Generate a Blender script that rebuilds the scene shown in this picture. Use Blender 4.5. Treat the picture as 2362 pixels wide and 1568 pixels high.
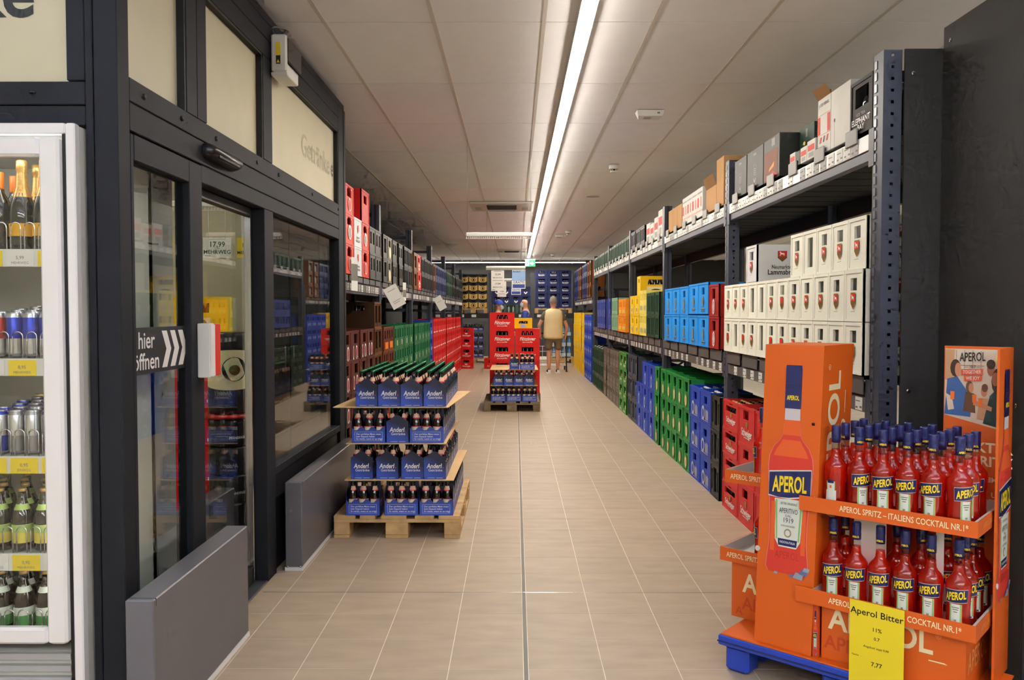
import bpy, bmesh, math, random
from mathutils import Vector, Matrix, Euler

for _o in list(bpy.data.objects):
    bpy.data.objects.remove(_o)
SC = bpy.context.scene
COL = SC.collection
R = random.Random(7)
PI = math.pi

# ------------------------------------------------------------------ camera, world, exposure
CAM_Z = 1.44
cam_data = bpy.data.cameras.new('camera')
cam = bpy.data.objects.new('camera', cam_data)
COL.objects.link(cam)
cam.location = (0, 0, CAM_Z)
cam.rotation_euler = (math.radians(90 - 1.934), 0, math.radians(0.24))
cam_data.sensor_width = 36.0
cam_data.lens = 36.0 * 1895 / 2362
cam_data.clip_start = 0.05
SC.camera = cam

world = bpy.data.worlds.new('room_air')
SC.world = world
world.use_nodes = True
world.node_tree.nodes['Background'].inputs[0].default_value = (0.9, 0.93, 1.0, 1)
world.node_tree.nodes['Background'].inputs[1].default_value = 0.10

SC.view_settings.view_transform = 'Standard'
SC.view_settings.look = 'None'
SC.view_settings.gamma = 1.0
SC.view_settings.use_curve_mapping = False
SC.view_settings.exposure = 0.25
SC.cycles.use_denoising = True
SC.cycles.max_bounces = 7
SC.cycles.diffuse_bounces = 3
SC.cycles.glossy_bounces = 3
SC.cycles.transmission_bounces = 4
SC.cycles.transparent_max_bounces = 14
SC.cycles.use_adaptive_sampling = True
SC.cycles.adaptive_threshold = 0.08
SC.cycles.adaptive_min_samples = 12
SC.cycles.caustics_reflective = False
SC.cycles.caustics_refractive = False
SC.cycles.sample_clamp_indirect = 6.0

WARM = (1.0, 0.91, 0.79)
NEUTRAL = (1.0, 0.96, 0.94)
STRIP_WARM = 70.0      # emission of the aisle light line
FILL_NEUTRAL = 40.0   # emission of the added fill lamps behind the camera
STRIP_SIDE = 22.0
FILL_UP = 30.0         # upward side of the added fill lamps, brightening the ceiling

CEIL_Z = 3.09

# ------------------------------------------------------------------ helpers
def lin(c):
    def f(v):
        v /= 255.0
        return v / 12.92 if v <= 0.04045 else ((v + 0.055) / 1.055) ** 2.4
    return (f(c[0]), f(c[1]), f(c[2]), 1.0)

MATS = {}
def M(name, rgb, rough=0.5, metal=0.0, vary=0.08, vscale=6.0, bump=0.0, bscale=200.0, spec=0.5, coat=0.0, emit=None, estr=0.0, rand=0.0):
    """A node material: principled with a soft noise variation of its colour and, if asked, fine relief."""
    if name in MATS:
        return MATS[name]
    m = bpy.data.materials.new(name)
    m.use_nodes = True
    nt = m.node_tree
    p = nt.nodes['Principled BSDF']
    p.inputs['Roughness'].default_value = rough
    p.inputs['Metallic'].default_value = metal
    p.inputs['Specular IOR Level'].default_value = spec
    if coat:
        p.inputs['Coat Weight'].default_value = coat
        p.inputs['Coat Roughness'].default_value = 0.06
    c = lin(rgb)
    p.inputs['Base Color'].default_value = c
    if vary or rand:
        tc = nt.nodes.new('ShaderNodeTexCoord')
        nz = nt.nodes.new('ShaderNodeTexNoise')
        nz.inputs['Scale'].default_value = vscale
        nz.inputs['Detail'].default_value = 3.0
        nt.links.new(tc.outputs['Object'], nz.inputs['Vector'])
        rp = nt.nodes.new('ShaderNodeMapRange')
        rp.inputs['From Min'].default_value = 0.25
        rp.inputs['From Max'].default_value = 0.75
        rp.inputs['To Min'].default_value = 1.0 - vary
        rp.inputs['To Max'].default_value = 1.0 + vary
        nt.links.new(nz.outputs['Fac'], rp.inputs['Value'])
        fac = rp.outputs['Result']
        if rand:
            oi = nt.nodes.new('ShaderNodeObjectInfo')
            r2 = nt.nodes.new('ShaderNodeMapRange')
            r2.inputs['To Min'].default_value = 1.0 - rand
            r2.inputs['To Max'].default_value = 1.0 + rand
            nt.links.new(oi.outputs['Random'], r2.inputs['Value'])
            mu = nt.nodes.new('ShaderNodeMath'); mu.operation = 'MULTIPLY'
            nt.links.new(fac, mu.inputs[0]); nt.links.new(r2.outputs['Result'], mu.inputs[1])
            fac = mu.outputs[0]
        mx = nt.nodes.new('ShaderNodeVectorMath'); mx.operation = 'SCALE'
        mx.inputs[0].default_value = c[:3]
        nt.links.new(fac, mx.inputs['Scale'])
        nt.links.new(mx.outputs[0], p.inputs['Base Color'])
    if bump:
        n2 = nt.nodes.new('ShaderNodeTexNoise')
        n2.inputs['Scale'].default_value = bscale
        bp = nt.nodes.new('ShaderNodeBump')
        bp.inputs['Strength'].default_value = bump
        bp.inputs['Distance'].default_value = 0.002
        nt.links.new(n2.outputs['Fac'], bp.inputs['Height'])
        nt.links.new(bp.outputs['Normal'], p.inputs['Normal'])
    if emit:
        p.inputs['Emission Color'].default_value = (*emit, 1)
        p.inputs['Emission Strength'].default_value = estr
    MATS[name] = m
    return m

def schlick(nt, f0=0.04):
    """Mirror share of a glass skin, the same from both sides."""
    lw = nt.nodes.new('ShaderNodeLayerWeight'); lw.inputs['Blend'].default_value = 0.5
    pw = nt.nodes.new('ShaderNodeMath'); pw.operation = 'POWER'; pw.inputs[1].default_value = 5.0
    nt.links.new(lw.outputs['Facing'], pw.inputs[0])
    mr = nt.nodes.new('ShaderNodeMapRange'); mr.inputs['To Min'].default_value = f0
    nt.links.new(pw.outputs[0], mr.inputs['Value'])
    return mr.outputs['Result']

def glass_pane_mat(name, tint=(0.93, 0.96, 0.95), ior=1.5, rough=0.0):
    m = bpy.data.materials.new(name); m.use_nodes = True
    nt = m.node_tree; nt.nodes.clear()
    out = nt.nodes.new('ShaderNodeOutputMaterial')
    mix = nt.nodes.new('ShaderNodeMixShader')
    tr = nt.nodes.new('ShaderNodeBsdfTransparent'); tr.inputs[0].default_value = (*tint, 1)
    gl = nt.nodes.new('ShaderNodeBsdfGlossy'); gl.inputs['Roughness'].default_value = rough
    nt.links.new(schlick(nt), mix.inputs[0]); nt.links.new(tr.outputs[0], mix.inputs[1]); nt.links.new(gl.outputs[0], mix.inputs[2])
    nt.links.new(mix.outputs[0], out.inputs[0])
    MATS[name] = m
    return m

def liquid_mat(name, tint, body, clear=0.5, ior=1.45):
    """Coloured liquid in a glass: partly see-through, partly scattering, with a glossy glass skin."""
    m = bpy.data.materials.new(name); m.use_nodes = True
    nt = m.node_tree; nt.nodes.clear()
    out = nt.nodes.new('ShaderNodeOutputMaterial')
    tr = nt.nodes.new('ShaderNodeBsdfTransparent'); tr.inputs[0].default_value = (*tint, 1)
    df = nt.nodes.new('ShaderNodeBsdfDiffuse'); df.inputs[0].default_value = (*body, 1)
    tl = nt.nodes.new('ShaderNodeBsdfTranslucent'); tl.inputs[0].default_value = (*body, 1)
    a = nt.nodes.new('ShaderNodeMixShader'); a.inputs[0].default_value = 0.6
    nt.links.new(df.outputs[0], a.inputs[1]); nt.links.new(tl.outputs[0], a.inputs[2])
    b = nt.nodes.new('ShaderNodeMixShader'); b.inputs[0].default_value = clear
    nt.links.new(a.outputs[0], b.inputs[1]); nt.links.new(tr.outputs[0], b.inputs[2])
    gl = nt.nodes.new('ShaderNodeBsdfGlossy'); gl.inputs['Roughness'].default_value = 0.04
    c = nt.nodes.new('ShaderNodeMixShader')
    nt.links.new(schlick(nt, 0.07), c.inputs[0]); nt.links.new(b.outputs[0], c.inputs[1]); nt.links.new(gl.outputs[0], c.inputs[2])
    nt.links.new(c.outputs[0], out.inputs[0])
    MATS[name] = m
    return m

def emit_mat(name, col, strength):
    m = bpy.data.materials.new(name); m.use_nodes = True
    nt = m.node_tree; nt.nodes.clear()
    out = nt.nodes.new('ShaderNodeOutputMaterial')
    e = nt.nodes.new('ShaderNodeEmission')
    e.inputs[0].default_value = (*col, 1); e.inputs[1].default_value = strength
    nt.links.new(e.outputs[0], out.inputs[0])
    MATS[name] = m
    return m

class MB:
    """Collects shapes; mesh() turns them into one mesh datablock."""
    def __init__(s):
        s.v = []; s.f = []; s.m = []; s.mats = []; s.sm = []
        s.X = None
    def mi(s, mat):
        if isinstance(mat, str): mat = MATS[mat]
        if mat not in s.mats: s.mats.append(mat)
        return s.mats.index(mat)
    def add(s, vs, fs, mat, smooth=False):
        b = len(s.v); k = s.mi(mat)
        if s.X is not None: vs = [tuple(s.X @ Vector(p)) for p in vs]
        s.v.extend(tuple(p) for p in vs)
        for f in fs:
            s.f.append(tuple(b + i for i in f)); s.m.append(k); s.sm.append(smooth)
        return s
    def box(s, x0, y0, z0, x1, y1, z1, mat):
        vs = [(x0,y0,z0),(x1,y0,z0),(x1,y1,z0),(x0,y1,z0),(x0,y0,z1),(x1,y0,z1),(x1,y1,z1),(x0,y1,z1)]
        return s.add(vs, [(3,2,1,0),(4,5,6,7),(0,1,5,4),(1,2,6,5),(2,3,7,6),(3,0,4,7)], mat)
    def cbox(s, x0, y0, z0, x1, y1, z1, mat, c=0.004):
        """Box with chamfered vertical and top edges."""
        c = min(c, (x1-x0)*.45, (y1-y0)*.45, (z1-z0)*.45)
        def ring(i, z):
            a, b, d, e = x0+i, x1-i, y0+i, y1-i
            return [(a+c,d,z),(b-c,d,z),(b,d+c,z),(b,e-c,z),(b-c,e,z),(a+c,e,z),(a,e-c,z),(a,d+c,z)]
        vs = ring(c,z0)+ring(0,z0+c)+ring(0,z1-c)+ring(c,z1)
        fs = [tuple(range(7,-1,-1)), tuple(range(24,32))]
        for k in range(3):
            for i in range(8):
                j = (i+1)%8
                fs.append((k*8+i,k*8+j,k*8+8+j,k*8+8+i))
        return s.add(vs, fs, mat)
    def panel(s, o, u, v, n, w, h, t, holes, mat):
        """Slab w x h from corner o along u, v; thickness t along n (inwards); rectangular holes (x0,x1,z0,z1)."""
        o, u, v, n = Vector(o), Vector(u), Vector(v), Vector(n)
        xs = sorted({0.0, w, *[a for hh in holes for a in hh[:2]]})
        zs = sorted({0.0, h, *[a for hh in holes for a in hh[2:4]]})
        def solid(i, j):
            if not (0 <= i < len(xs)-1 and 0 <= j < len(zs)-1): return False
            cx, cz = (xs[i]+xs[i+1])/2, (zs[j]+zs[j+1])/2
            return not any(a < cx < b and c < cz < d for a, b, c, d in holes)
        P = lambda x, z, k: tuple(o + u*x + v*z + n*(t*k))
        vs, fs = [], []
        def quad(*q):
            b = len(vs); vs.extend(q); fs.append((b, b+1, b+2, b+3))
        for i in range(len(xs)-1):
            for j in range(len(zs)-1):
                if not solid(i, j): continue
                a, b, c, d = xs[i], xs[i+1], zs[j], zs[j+1]
                quad(P(a,c,0), P(b,c,0), P(b,d,0), P(a,d,0))
                quad(P(a,c,1), P(a,d,1), P(b,d,1), P(b,c,1))
                if not solid(i-1,j): quad(P(a,c,0), P(a,d,0), P(a,d,1), P(a,c,1))
                if not solid(i+1,j): quad(P(b,c,0), P(b,c,1), P(b,d,1), P(b,d,0))
                if not solid(i,j-1): quad(P(a,c,0), P(a,c,1), P(b,c,1), P(b,c,0))
                if not solid(i,j+1): quad(P(a,d,0), P(b,d,0), P(b,d,1), P(a,d,1))
        return s.add(vs, fs, mat)
    def lathe(s, prof, n, mats, cx=0, cy=0, cz=0, smooth=True, cap0=True, cap1=True):
        """prof: [(r,z)], mats: one material or one per segment."""
        vs = []
        for r, z in prof:
            for k in range(n):
                a = 2*PI*k/n
                vs.append((cx+r*math.cos(a), cy+r*math.sin(a), cz+z))
        if not isinstance(mats, (list, tuple)): mats = [mats]*(len(prof)-1)
        base = len(s.v)
        if s.X is not None: vs = [tuple(s.X @ Vector(p)) for p in vs]
        s.v.extend(vs)
        for i in range(len(prof)-1):
            k = s.mi(mats[i])
            for q in range(n):
                p = (q+1)%n
                s.f.append((base+i*n+q, base+i*n+p, base+(i+1)*n+p, base+(i+1)*n+q)); s.m.append(k); s.sm.append(smooth)
        if cap0: s.f.append(tuple(base+q for q in range(n-1,-1,-1))); s.m.append(s.mi(mats[0])); s.sm.append(False)
        if cap1:
            b = base+(len(prof)-1)*n
            s.f.append(tuple(b+q for q in range(n))); s.m.append(s.mi(mats[-1])); s.sm.append(False)
        return s
    def arc(s, r, a0, a1, z0, z1, mat, n=8, edge=None, cx=0, cy=0):
        """Curved label patch round a bottle; edge(t) may give (z0, z1) at each step t in 0..1."""
        vs, fs = [], []
        for i in range(n+1):
            t = i/n; a = a0+(a1-a0)*t
            q0, q1 = edge(t) if edge else (z0, z1)
            vs += [(cx+r*math.cos(a), cy+r*math.sin(a), q0), (cx+r*math.cos(a), cy+r*math.sin(a), q1)]
        for i in range(n):
            fs.append((2*i, 2*i+2, 2*i+3, 2*i+1))
        return s.add(vs, fs, mat, True)
    def tube(s, pts, r, mat, n=6, closed=False):
        pts = [Vector(p) for p in pts]
        vs, fs = [], []
        L = len(pts)
        for i, p in enumerate(pts):
            a = pts[i-1] if (i or closed) else p
            b = pts[(i+1)%L] if (i < L-1 or closed) else p
            d = (b-a).normalized()
            up = Vector((0,0,1)) if abs(d.z) < 0.9 else Vector((1,0,0))
            e = d.cross(up).normalized(); g = e.cross(d)
            rr = r[i] if isinstance(r, (list, tuple)) else r
            for k in range(n):
                an = 2*PI*k/n
                vs.append(tuple(p + e*(rr*math.cos(an)) + g*(rr*math.sin(an))))
        for i in range(L if closed else L-1):
            j = (i+1)%L
            for k in range(n):
                q = (k+1)%n
                fs.append((i*n+k, i*n+q, j*n+q, j*n+k))
        if not closed:
            fs.append(tuple(range(n-1,-1,-1))); fs.append(tuple((L-1)*n+k for k in range(n)))
        return s.add(vs, fs, mat, True)
    def poly(s, pts, o, u, v, mat, n=None, t=0.0):
        """Flat polygon pts (a,b) at o + a*u + b*v; with n and t a slab of that thickness along n."""
        o, u, v = Vector(o), Vector(u), Vector(v)
        a = [tuple(o + u*x + v*y) for x, y in pts]
        L = len(a)
        if not t:
            return s.add(a, [tuple(range(L))], mat)
        n = Vector(n)
        b = [tuple(Vector(p) + n*t) for p in a]
        fs = [tuple(range(L)), tuple(range(2*L-1, L-1, -1))]
        for i in range(L):
            j = (i+1)%L
            fs.append((i, i+L, j+L, j))
        return s.add(a+b, fs, mat)
    def text(s, body, size, o, u, v, mat, align='CENTER', shear=0.0, bold=0.0, width=None, bend=None):
        """Lettering laid on the plane (o, u, v); bend=(cx, cy, r, a): wrapped on a cylinder."""
        vs, fs, w = text_geo(body, size, align, shear, bold)
        k = 1.0
        if width and w > 1e-6: k = width / w
        if bend:
            cx, cy, r, a, z = bend
            pts = [(cx + r*math.cos(a + x*k/r), cy + r*math.sin(a + x*k/r), z + y) for x, y in vs]
        else:
            o, u, v = Vector(o), Vector(u), Vector(v)
            pts = [tuple(o + u*(x*k) + v*y) for x, y in vs]
        return s.add(pts, fs, mat)
    def mesh(s, name):
        me = bpy.data.meshes.new(name)
        me.from_pydata(s.v, [], s.f)
        for m in s.mats: me.materials.append(m)
        me.polygons.foreach_set('material_index', s.m)
        me.polygons.foreach_set('use_smooth', s.sm)
        me.update()
        return me
    def build(s, name, parent=None, loc=(0,0,0), rotz=0.0):
        return put(name, s.mesh(name), parent, loc, rotz)

_TXT = {}
def text_geo(body, size, align='CENTER', shear=0.0, bold=0.0):
    key = (body, round(size,5), align, shear, bold)
    if key in _TXT: return _TXT[key]
    cu = bpy.data.curves.new('lettering', 'FONT')
    cu.body = body; cu.size = size; cu.align_x = align; cu.align_y = 'CENTER'
    cu.shear = shear; cu.offset = bold*size; cu.resolution_u = 2 if size < 0.05 else 4
    ob = bpy.data.objects.new('lettering', cu)
    COL.objects.link(ob)
    me = ob.to_mesh()
    vs = [(p.co.x, p.co.y) for p in me.vertices]
    fs = [tuple(p.vertices) for p in me.polygons]
    ob.to_mesh_clear()
    bpy.data.objects.remove(ob); bpy.data.curves.remove(cu)
    w = (max(p[0] for p in vs) - min(p[0] for p in vs)) if vs else 0
    _TXT[key] = (vs, fs, w)
    return _TXT[key]

def put(name, me, parent=None, loc=(0,0,0), rotz=0.0):
    o = bpy.data.objects.new(name, me)
    COL.objects.link(o)
    if parent is not None: o.parent = parent
    o.location = loc
    if rotz: o.rotation_euler = (0, 0, rotz)
    return o

def empty(name, loc=(0,0,0), rotz=0.0):
    o = bpy.data.objects.new(name, None)
    o.empty_display_size = 0.1
    COL.objects.link(o); o.location = loc
    if rotz: o.rotation_euler = (0, 0, rotz)
    return o

def tag(o, label, cat, group=None):
    o['label'] = label; o['category'] = cat
    if group: o['group'] = group
    return o

def struct(o):
    o['kind'] = 'structure'
    return o

def stuff(o, label=None, cat=None):
    o['kind'] = 'stuff'
    if label: o['label'] = label
    if cat: o['category'] = cat
    return o

ORD = ['zeroth','first','second','third','fourth','fifth','sixth','seventh','eighth','ninth','tenth','eleventh','twelfth','thirteenth','fourteenth','fifteenth','sixteenth','seventeenth','eighteenth','nineteenth','twentieth']
XU, YU, ZU = (1,0,0), (0,1,0), (0,0,1)

# ------------------------------------------------------------------ materials
M('anthracite', (35,36,41), 0.6, spec=0.15, vary=0.05, bump=0.05, bscale=600)
M('anthracite_dark', (34,35,38), 0.5)
M('guard_metal', (98,96,101), 0.36, vary=0.04, bump=0.05, bscale=500)
M('rubber', (14,14,15), 0.6)
M('alu', (240,241,244), 0.34, metal=0.0, vary=0.02)
M('alu_dark', (120,122,126), 0.3, metal=0.7)
M('chrome', (205,205,208), 0.12, metal=1.0, vary=0)
M('frosted', (200,192,162), 0.55, vary=0.03)
M('frost_print', (108,104,88), 0.6, vary=0)
M('frost_faint', (172,165,138), 0.6, vary=0)
M('black_print', (32,32,32), 0.6, vary=0)
M('white', (232,232,230), 0.45, vary=0.03)
M('white_print', (236,236,236), 0.5, vary=0)
M('white_plastic', (226,226,222), 0.35, vary=0.03)
M('paper', (232,231,226), 0.7, vary=0.03)
M('black_plastic', (22,22,24), 0.3)
M('rack_blue', (58,63,78), 0.42, vary=0.06)
M('rack_black', (25,26,29), 0.5)
M('panel_grey', (60,59,58), 0.6, spec=0.15, vary=0.04, bump=0.05, bscale=400)
M('flap_grey', (88,84,82), 0.5)
M('label_grey', (170,168,166), 0.6)
M('label_white', (225,224,220), 0.6)
M('wall_dark', (66,66,68), 0.8, vary=0.04)
M('cream_wall', (226,218,190), 0.7, vary=0.03)
M('ceiling_panel', (243,243,245), 0.9, vary=0.02, rand=0.012)
M('ceiling_bar', (205,198,188), 0.6, vary=0.02)
M('ceiling_void', (70,68,66), 0.9)
M('floor_grout', (232,222,208), 0.8)
M('metal_joint', (205,203,200), 0.22, metal=0.8)
M('groove', (128,120,108), 0.7)
M('wood', (196,160,110), 0.75, vary=0.3, vscale=9, bump=0.3, bscale=90)
M('wood_old', (130,112,88), 0.8, vary=0.3, vscale=9, bump=0.3, bscale=90)
M('cardboard', (190,146,98), 0.8, vary=0.07)
M('cardboard_light', (214,176,126), 0.8, vary=0.07)
M('navy_card', (27,38,88), 0.5, vary=0.25, vscale=5)
M('blue_card', (40,62,150), 0.45, vary=0.45, vscale=4)
M('card_red_dot', (214,30,60), 0.5, vary=0)
M('brown_glass', (20,10,7), 0.06, vary=0, spec=0.6, coat=0.6)
M('green_glass', (14,44,22), 0.06, vary=0, spec=0.6, coat=0.6)
M('black_glass', (9,11,9), 0.06, vary=0, spec=0.6, coat=0.6)
M('clear_bottle', (176,186,186), 0.08, vary=0, spec=0.6)
M('cap_green', (22,112,70), 0.3, metal=0.4)
M('cap_gold', (186,150,90), 0.35, metal=0.5)
M('bottle_label_pink', (236,190,165), 0.6)
M('bottle_label_cream', (226,214,190), 0.6)
M('orange_card', (208,90,14), 0.5, vary=0.03)
M('orange_deep', (188,66,18), 0.5, vary=0.03)
M('orange_faint', (208,84,26), 0.5, vary=0)
M('tray_inner', (208,204,200), 0.6)
M('spirit_blue', (28,36,92), 0.3, vary=0.05)
M('spirit_yellow', (246,214,20), 0.45, vary=0)
M('spirit_white', (226,234,226), 0.5, vary=0)
M('spirit_green', (130,190,110), 0.5, vary=0)
M('spirit_orange', (224,86,26), 0.5, vary=0)
M('pallet_blue', (28,62,170), 0.45, vary=0.08)
M('sheet_yellow', (238,216,36), 0.6, vary=0.03)
M('price_yellow', (232,204,30), 0.6, vary=0.03)
M('skin', (205,150,120), 0.55, vary=0.05)
M('hair_grey', (128,118,104), 0.85, vary=0.45, vscale=40)
M('vest', (222,204,156), 0.85, vary=0.05, bump=0.2, bscale=30)
M('shorts', (116,100,80), 0.85, vary=0.08)
M('shirt_grey', (96,90,78), 0.85)
M('polo_blue', (38,62,140), 0.8)
M('cap_blue', (30,62,170), 0.7)
M('mask', (190,205,212), 0.7)
M('shoe', (40,48,66), 0.6)
M('shoe_white', (235,240,235), 0.5)
M('exit_green', (10,160,80), 0.5, emit=(0.02,0.5,0.16), estr=0.6, vary=0)
M('exit_white', (235,245,238), 0.5, emit=(0.9,1,0.93), estr=0.7, vary=0)
M('poster_blue', (40,70,150), 0.5, vary=0.1)
M('poster_sky', (140,175,220), 0.5, vary=0.15, vscale=3)
glass_pane_mat('clear_glass')
glass_pane_mat('fridge_glass', (0.97, 0.98, 0.97))
glass_pane_mat('bottle_clear_glass', (0.86, 0.88, 0.87), 1.45)
liquid_mat('red_liquor', (0.98, 0.13, 0.04), (0.92, 0.04, 0.008), 0.64)
emit_mat('strip_warm', WARM, STRIP_WARM)
emit_mat('fill_neutral', NEUTRAL, FILL_NEUTRAL)
emit_mat('strip_side', WARM, STRIP_SIDE)
emit_mat('fill_up', (0.82, 0.97, 1.2), FILL_UP)
M('deck_black', (13,13,14), 0.75)
emit_mat('fill_dim', NEUTRAL, 2.0)
emit_mat('fridge_led', (1.0, 0.97, 0.9), 14.0)
emit_mat('vestibule_fill', (1.0, 0.95, 0.8), 5.0)

def tile_mat():
    m = M('floor_tile', (172,153,131), 0.5, spec=0.3, vary=0.10, vscale=2.2, rand=0.03, bump=0.04, bscale=120)
    nt = m.node_tree
    tc = next(n for n in nt.nodes if n.type == 'TEX_COORD')
    nz = next(n for n in nt.nodes if n.type == 'TEX_NOISE')
    geo = nt.nodes.new('ShaderNodeNewGeometry')
    mp = nt.nodes.new('ShaderNodeMapping'); mp.inputs['Scale'].default_value = (2.0, 6.0, 2.0)
    nt.links.new(geo.outputs['Position'], mp.inputs['Vector'])
    nt.links.new(mp.outputs[0], nz.inputs['Vector'])
    nz.inputs['Detail'].default_value = 6.0
    return m
tile_mat()

# ================================================================== SETTING
# ---- floor: slab of grout with single tiles laid on it
TP = 0.302                       # tile pitch
XJ = 0.043                       # centre of the drain groove
Y0 = 4.18                        # a movement joint runs across here
floor = struct(MB().box(-3.6, -6.0, -0.08, 7.2, 27.0, -0.0008, 'floor_grout').build('floor'))
def tile_mb(x, y, mb):
    g = 0.0016
    return mb.cbox(x+g, y+g, -0.012, x+TP-g, y+TP-g, 0.0, 'floor_tile', 0.0012)
_tile = MB(); _g = 0.0016
_tile.box(_g, _g, -0.012, TP-_g, TP-_g, 0.0, 'floor_tile')
_tile_me = _tile.mesh('floor_tile')
rest = MB()
def tile_x(i):
    return XJ + 0.010 + i*TP if i >= 0 else XJ - 0.010 + i*TP
for j in range(-32, 69):
    y = Y0 + j*TP
    for i in range(-9, 8):
        x = tile_x(i)
        if -4 <= i <= 4 and -6 <= j < 27:
            put('floor_tile', _tile_me, floor, (x, y, 0))
        elif -5 <= i <= 5 or y < 8:
            rest.box(x+_g, y+_g, -0.012, x+TP-_g, y+TP-_g, 0.0, 'floor_tile')
stuff(rest.build('floor_tile_field', floor))
MB().box(XJ-0.0085, -6, -0.01, XJ+0.0085, 24, -0.0004, 'groove').build('drain_groove', floor)
for dx in (-0.005, 0.0, 0.005):
    MB().box(XJ+dx-0.0008, -6, -0.01, XJ+dx+0.0008, 24, -0.0001, 'flap_grey').build('groove_line', floor)
for yj in (Y0, Y0+16*TP, Y0+32*TP):
    MB().box(-1.3, yj-0.002, -0.01, 1.6, yj+0.002, 0.0006, 'metal_joint').build('movement_joint', floor)

# ---- ceiling: dark void, single panels, wide bars
ceiling = struct(MB().box(-3.6, -6.0, CEIL_Z+0.02, 7.2, 27.0, CEIL_Z+0.10, 'ceiling_void').build('ceiling'))
CW, CD, CX0, CY0 = 0.625, 1.255, 0.1615, 4.735
_cp = MB().box(0.011, 0.0055, 0.0, CW-0.011, CD-0.0055, 0.018, 'ceiling_panel').mesh('ceiling_panel')
crest = MB()
for i in range(-6, 11):
    for j in range(-9, 18):
        x, y = CX0 + i*CW, CY0 + j*CD
        if y + CD > 26.6 or x < -3.6 : continue
        if -6 <= i <= 6 and j >= -2:
            put('ceiling_panel', _cp, ceiling, (x, y, CEIL_Z))
        else:
            crest.box(x+0.011, y+0.0035, CEIL_Z, x+CW-0.011, y+CD-0.0035, CEIL_Z+0.018, 'ceiling_panel')
    MB().box(CX0+i*CW-0.011, -6, CEIL_Z-0.003, CX0+i*CW+0.011, 26.6, CEIL_Z+0.018, 'ceiling_bar').build('ceiling_bar', ceiling)
stuff(crest.build('ceiling_panel_field', ceiling))

# ---- walls
struct(MB().box(-3.6, 26.6, 0, 7.2, 26.8, 3.2, 'wall_dark').build('wall_back'))
struct(MB().box(-3.6, 6.45, 0, -3.4, 26.6, 3.2, 'wall_dark').build('wall_left'))
struct(MB().box(-3.6, -6, 0, -3.4, 6.45, 3.2, 'cream_wall').build('wall_entrance'))
struct(MB().box(7.0, -6, 0, 7.2, 26.6, 3.2, 'cream_wall').build('wall_right'))
struct(MB().box(-3.6, -6.2, 0, 7.2, -6, 3.2, 'cream_wall').build('wall_front'))

# ---- glazed entrance lobby: side towards the aisle
PX = -1.32
wall_lobby = struct(empty('wall_lobby'))
def lob(name, x0, y0, z0, x1, y1, z1, mat='anthracite', parent=wall_lobby, c=0.003):
    return MB().cbox(x0, y0, z0, x1, y1, z1, mat, c).build(name, parent)
lob('corner_post', PX-0.08, 2.745, 0, PX, 2.83, 2.98)
lob('mullion', PX-0.08, 3.326, 2.245, PX, 3.434, 2.79)
lob('mullion', PX-0.08, 3.437, 2.245, PX, 3.542, 2.79)
lob('mullion', PX-0.08, 4.334, 2.245, PX, 4.49, 2.79)
lob('door_jamb', PX-0.10, 4.334, 0, PX, 4.49, 1.985)
lob('end_post', PX-0.08, 6.16, 0, PX, 6.33, 2.98)
lob('end_post', PX-0.08, 6.333, 0, PX+0.004, 6.39, 2.985)
lob('top_beam', PX-0.08, 2.83, 2.89, PX, 6.16, 2.98)
lob('top_beam', PX-0.08, 2.83, 2.79, PX, 6.16, 2.888)
lob('middle_beam', PX-0.08, 2.83, 2.163, PX, 6.16, 2.245)
lob('middle_beam', PX-0.09, 2.83, 2.063, PX, 6.16, 2.16)
lob('door_header', PX-0.09, 3.47, 1.985, PX, 6.16, 2.06)
lob('lower_panel', PX-0.06, 4.49, 0.0, PX-0.02, 6.16, 0.545, 'anthracite_dark')
lob('lower_rail', PX-0.08, 4.49, 0.545, PX, 6.16, 0.59)
lob('sill', PX-0.08, 2.83, 0.0, PX, 4.334, 0.012, 'alu_dark')
for y0, y1 in ((2.83, 3.326), (3.542, 4.334), (4.49, 6.16)):
    MB().box(PX-0.045, y0, 2.245, PX-0.035, y1, 2.79, 'frosted').build('frosted_pane', wall_lobby)
    # dark reveal round the pane
    MB().box(PX-0.036, y0, 2.78, PX-0.004, y1, 2.79, 'rubber').box(PX-0.036, y1-0.012, 2.245, PX-0.004, y1, 2.79, 'rubber').build('pane_gasket', wall_lobby)
pt = MB()
pt.text('Getränke', 0.20, (PX-0.0335, 5.62, 2.50), YU, ZU, 'frost_faint', bold=0.01, width=0.78)
pt.text('e', 0.17, (PX-0.0333, 6.09, 2.495), YU, ZU, 'frost_print', bold=0.02)
pt.build('pane_lettering', wall_lobby)
MB().box(PX-0.045, 4.49, 0.59, PX-0.037, 6.16, 1.985, 'clear_glass').build('glass_pane', wall_lobby)
for y in (2.94, 3.27, 3.646, 4.22, 4.60, 5.36, 6.14):
    b = MB(); b.X = Matrix.Translation((PX, y, 2.205)) @ Matrix.Rotation(PI/2, 4, 'Y')
    b.lathe([(0.011, -0.002), (0.011, 0.004), (0.006, 0.007)], 10, 'rubber', smooth=False)
    b.build('screw_cover', wall_lobby)
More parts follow.
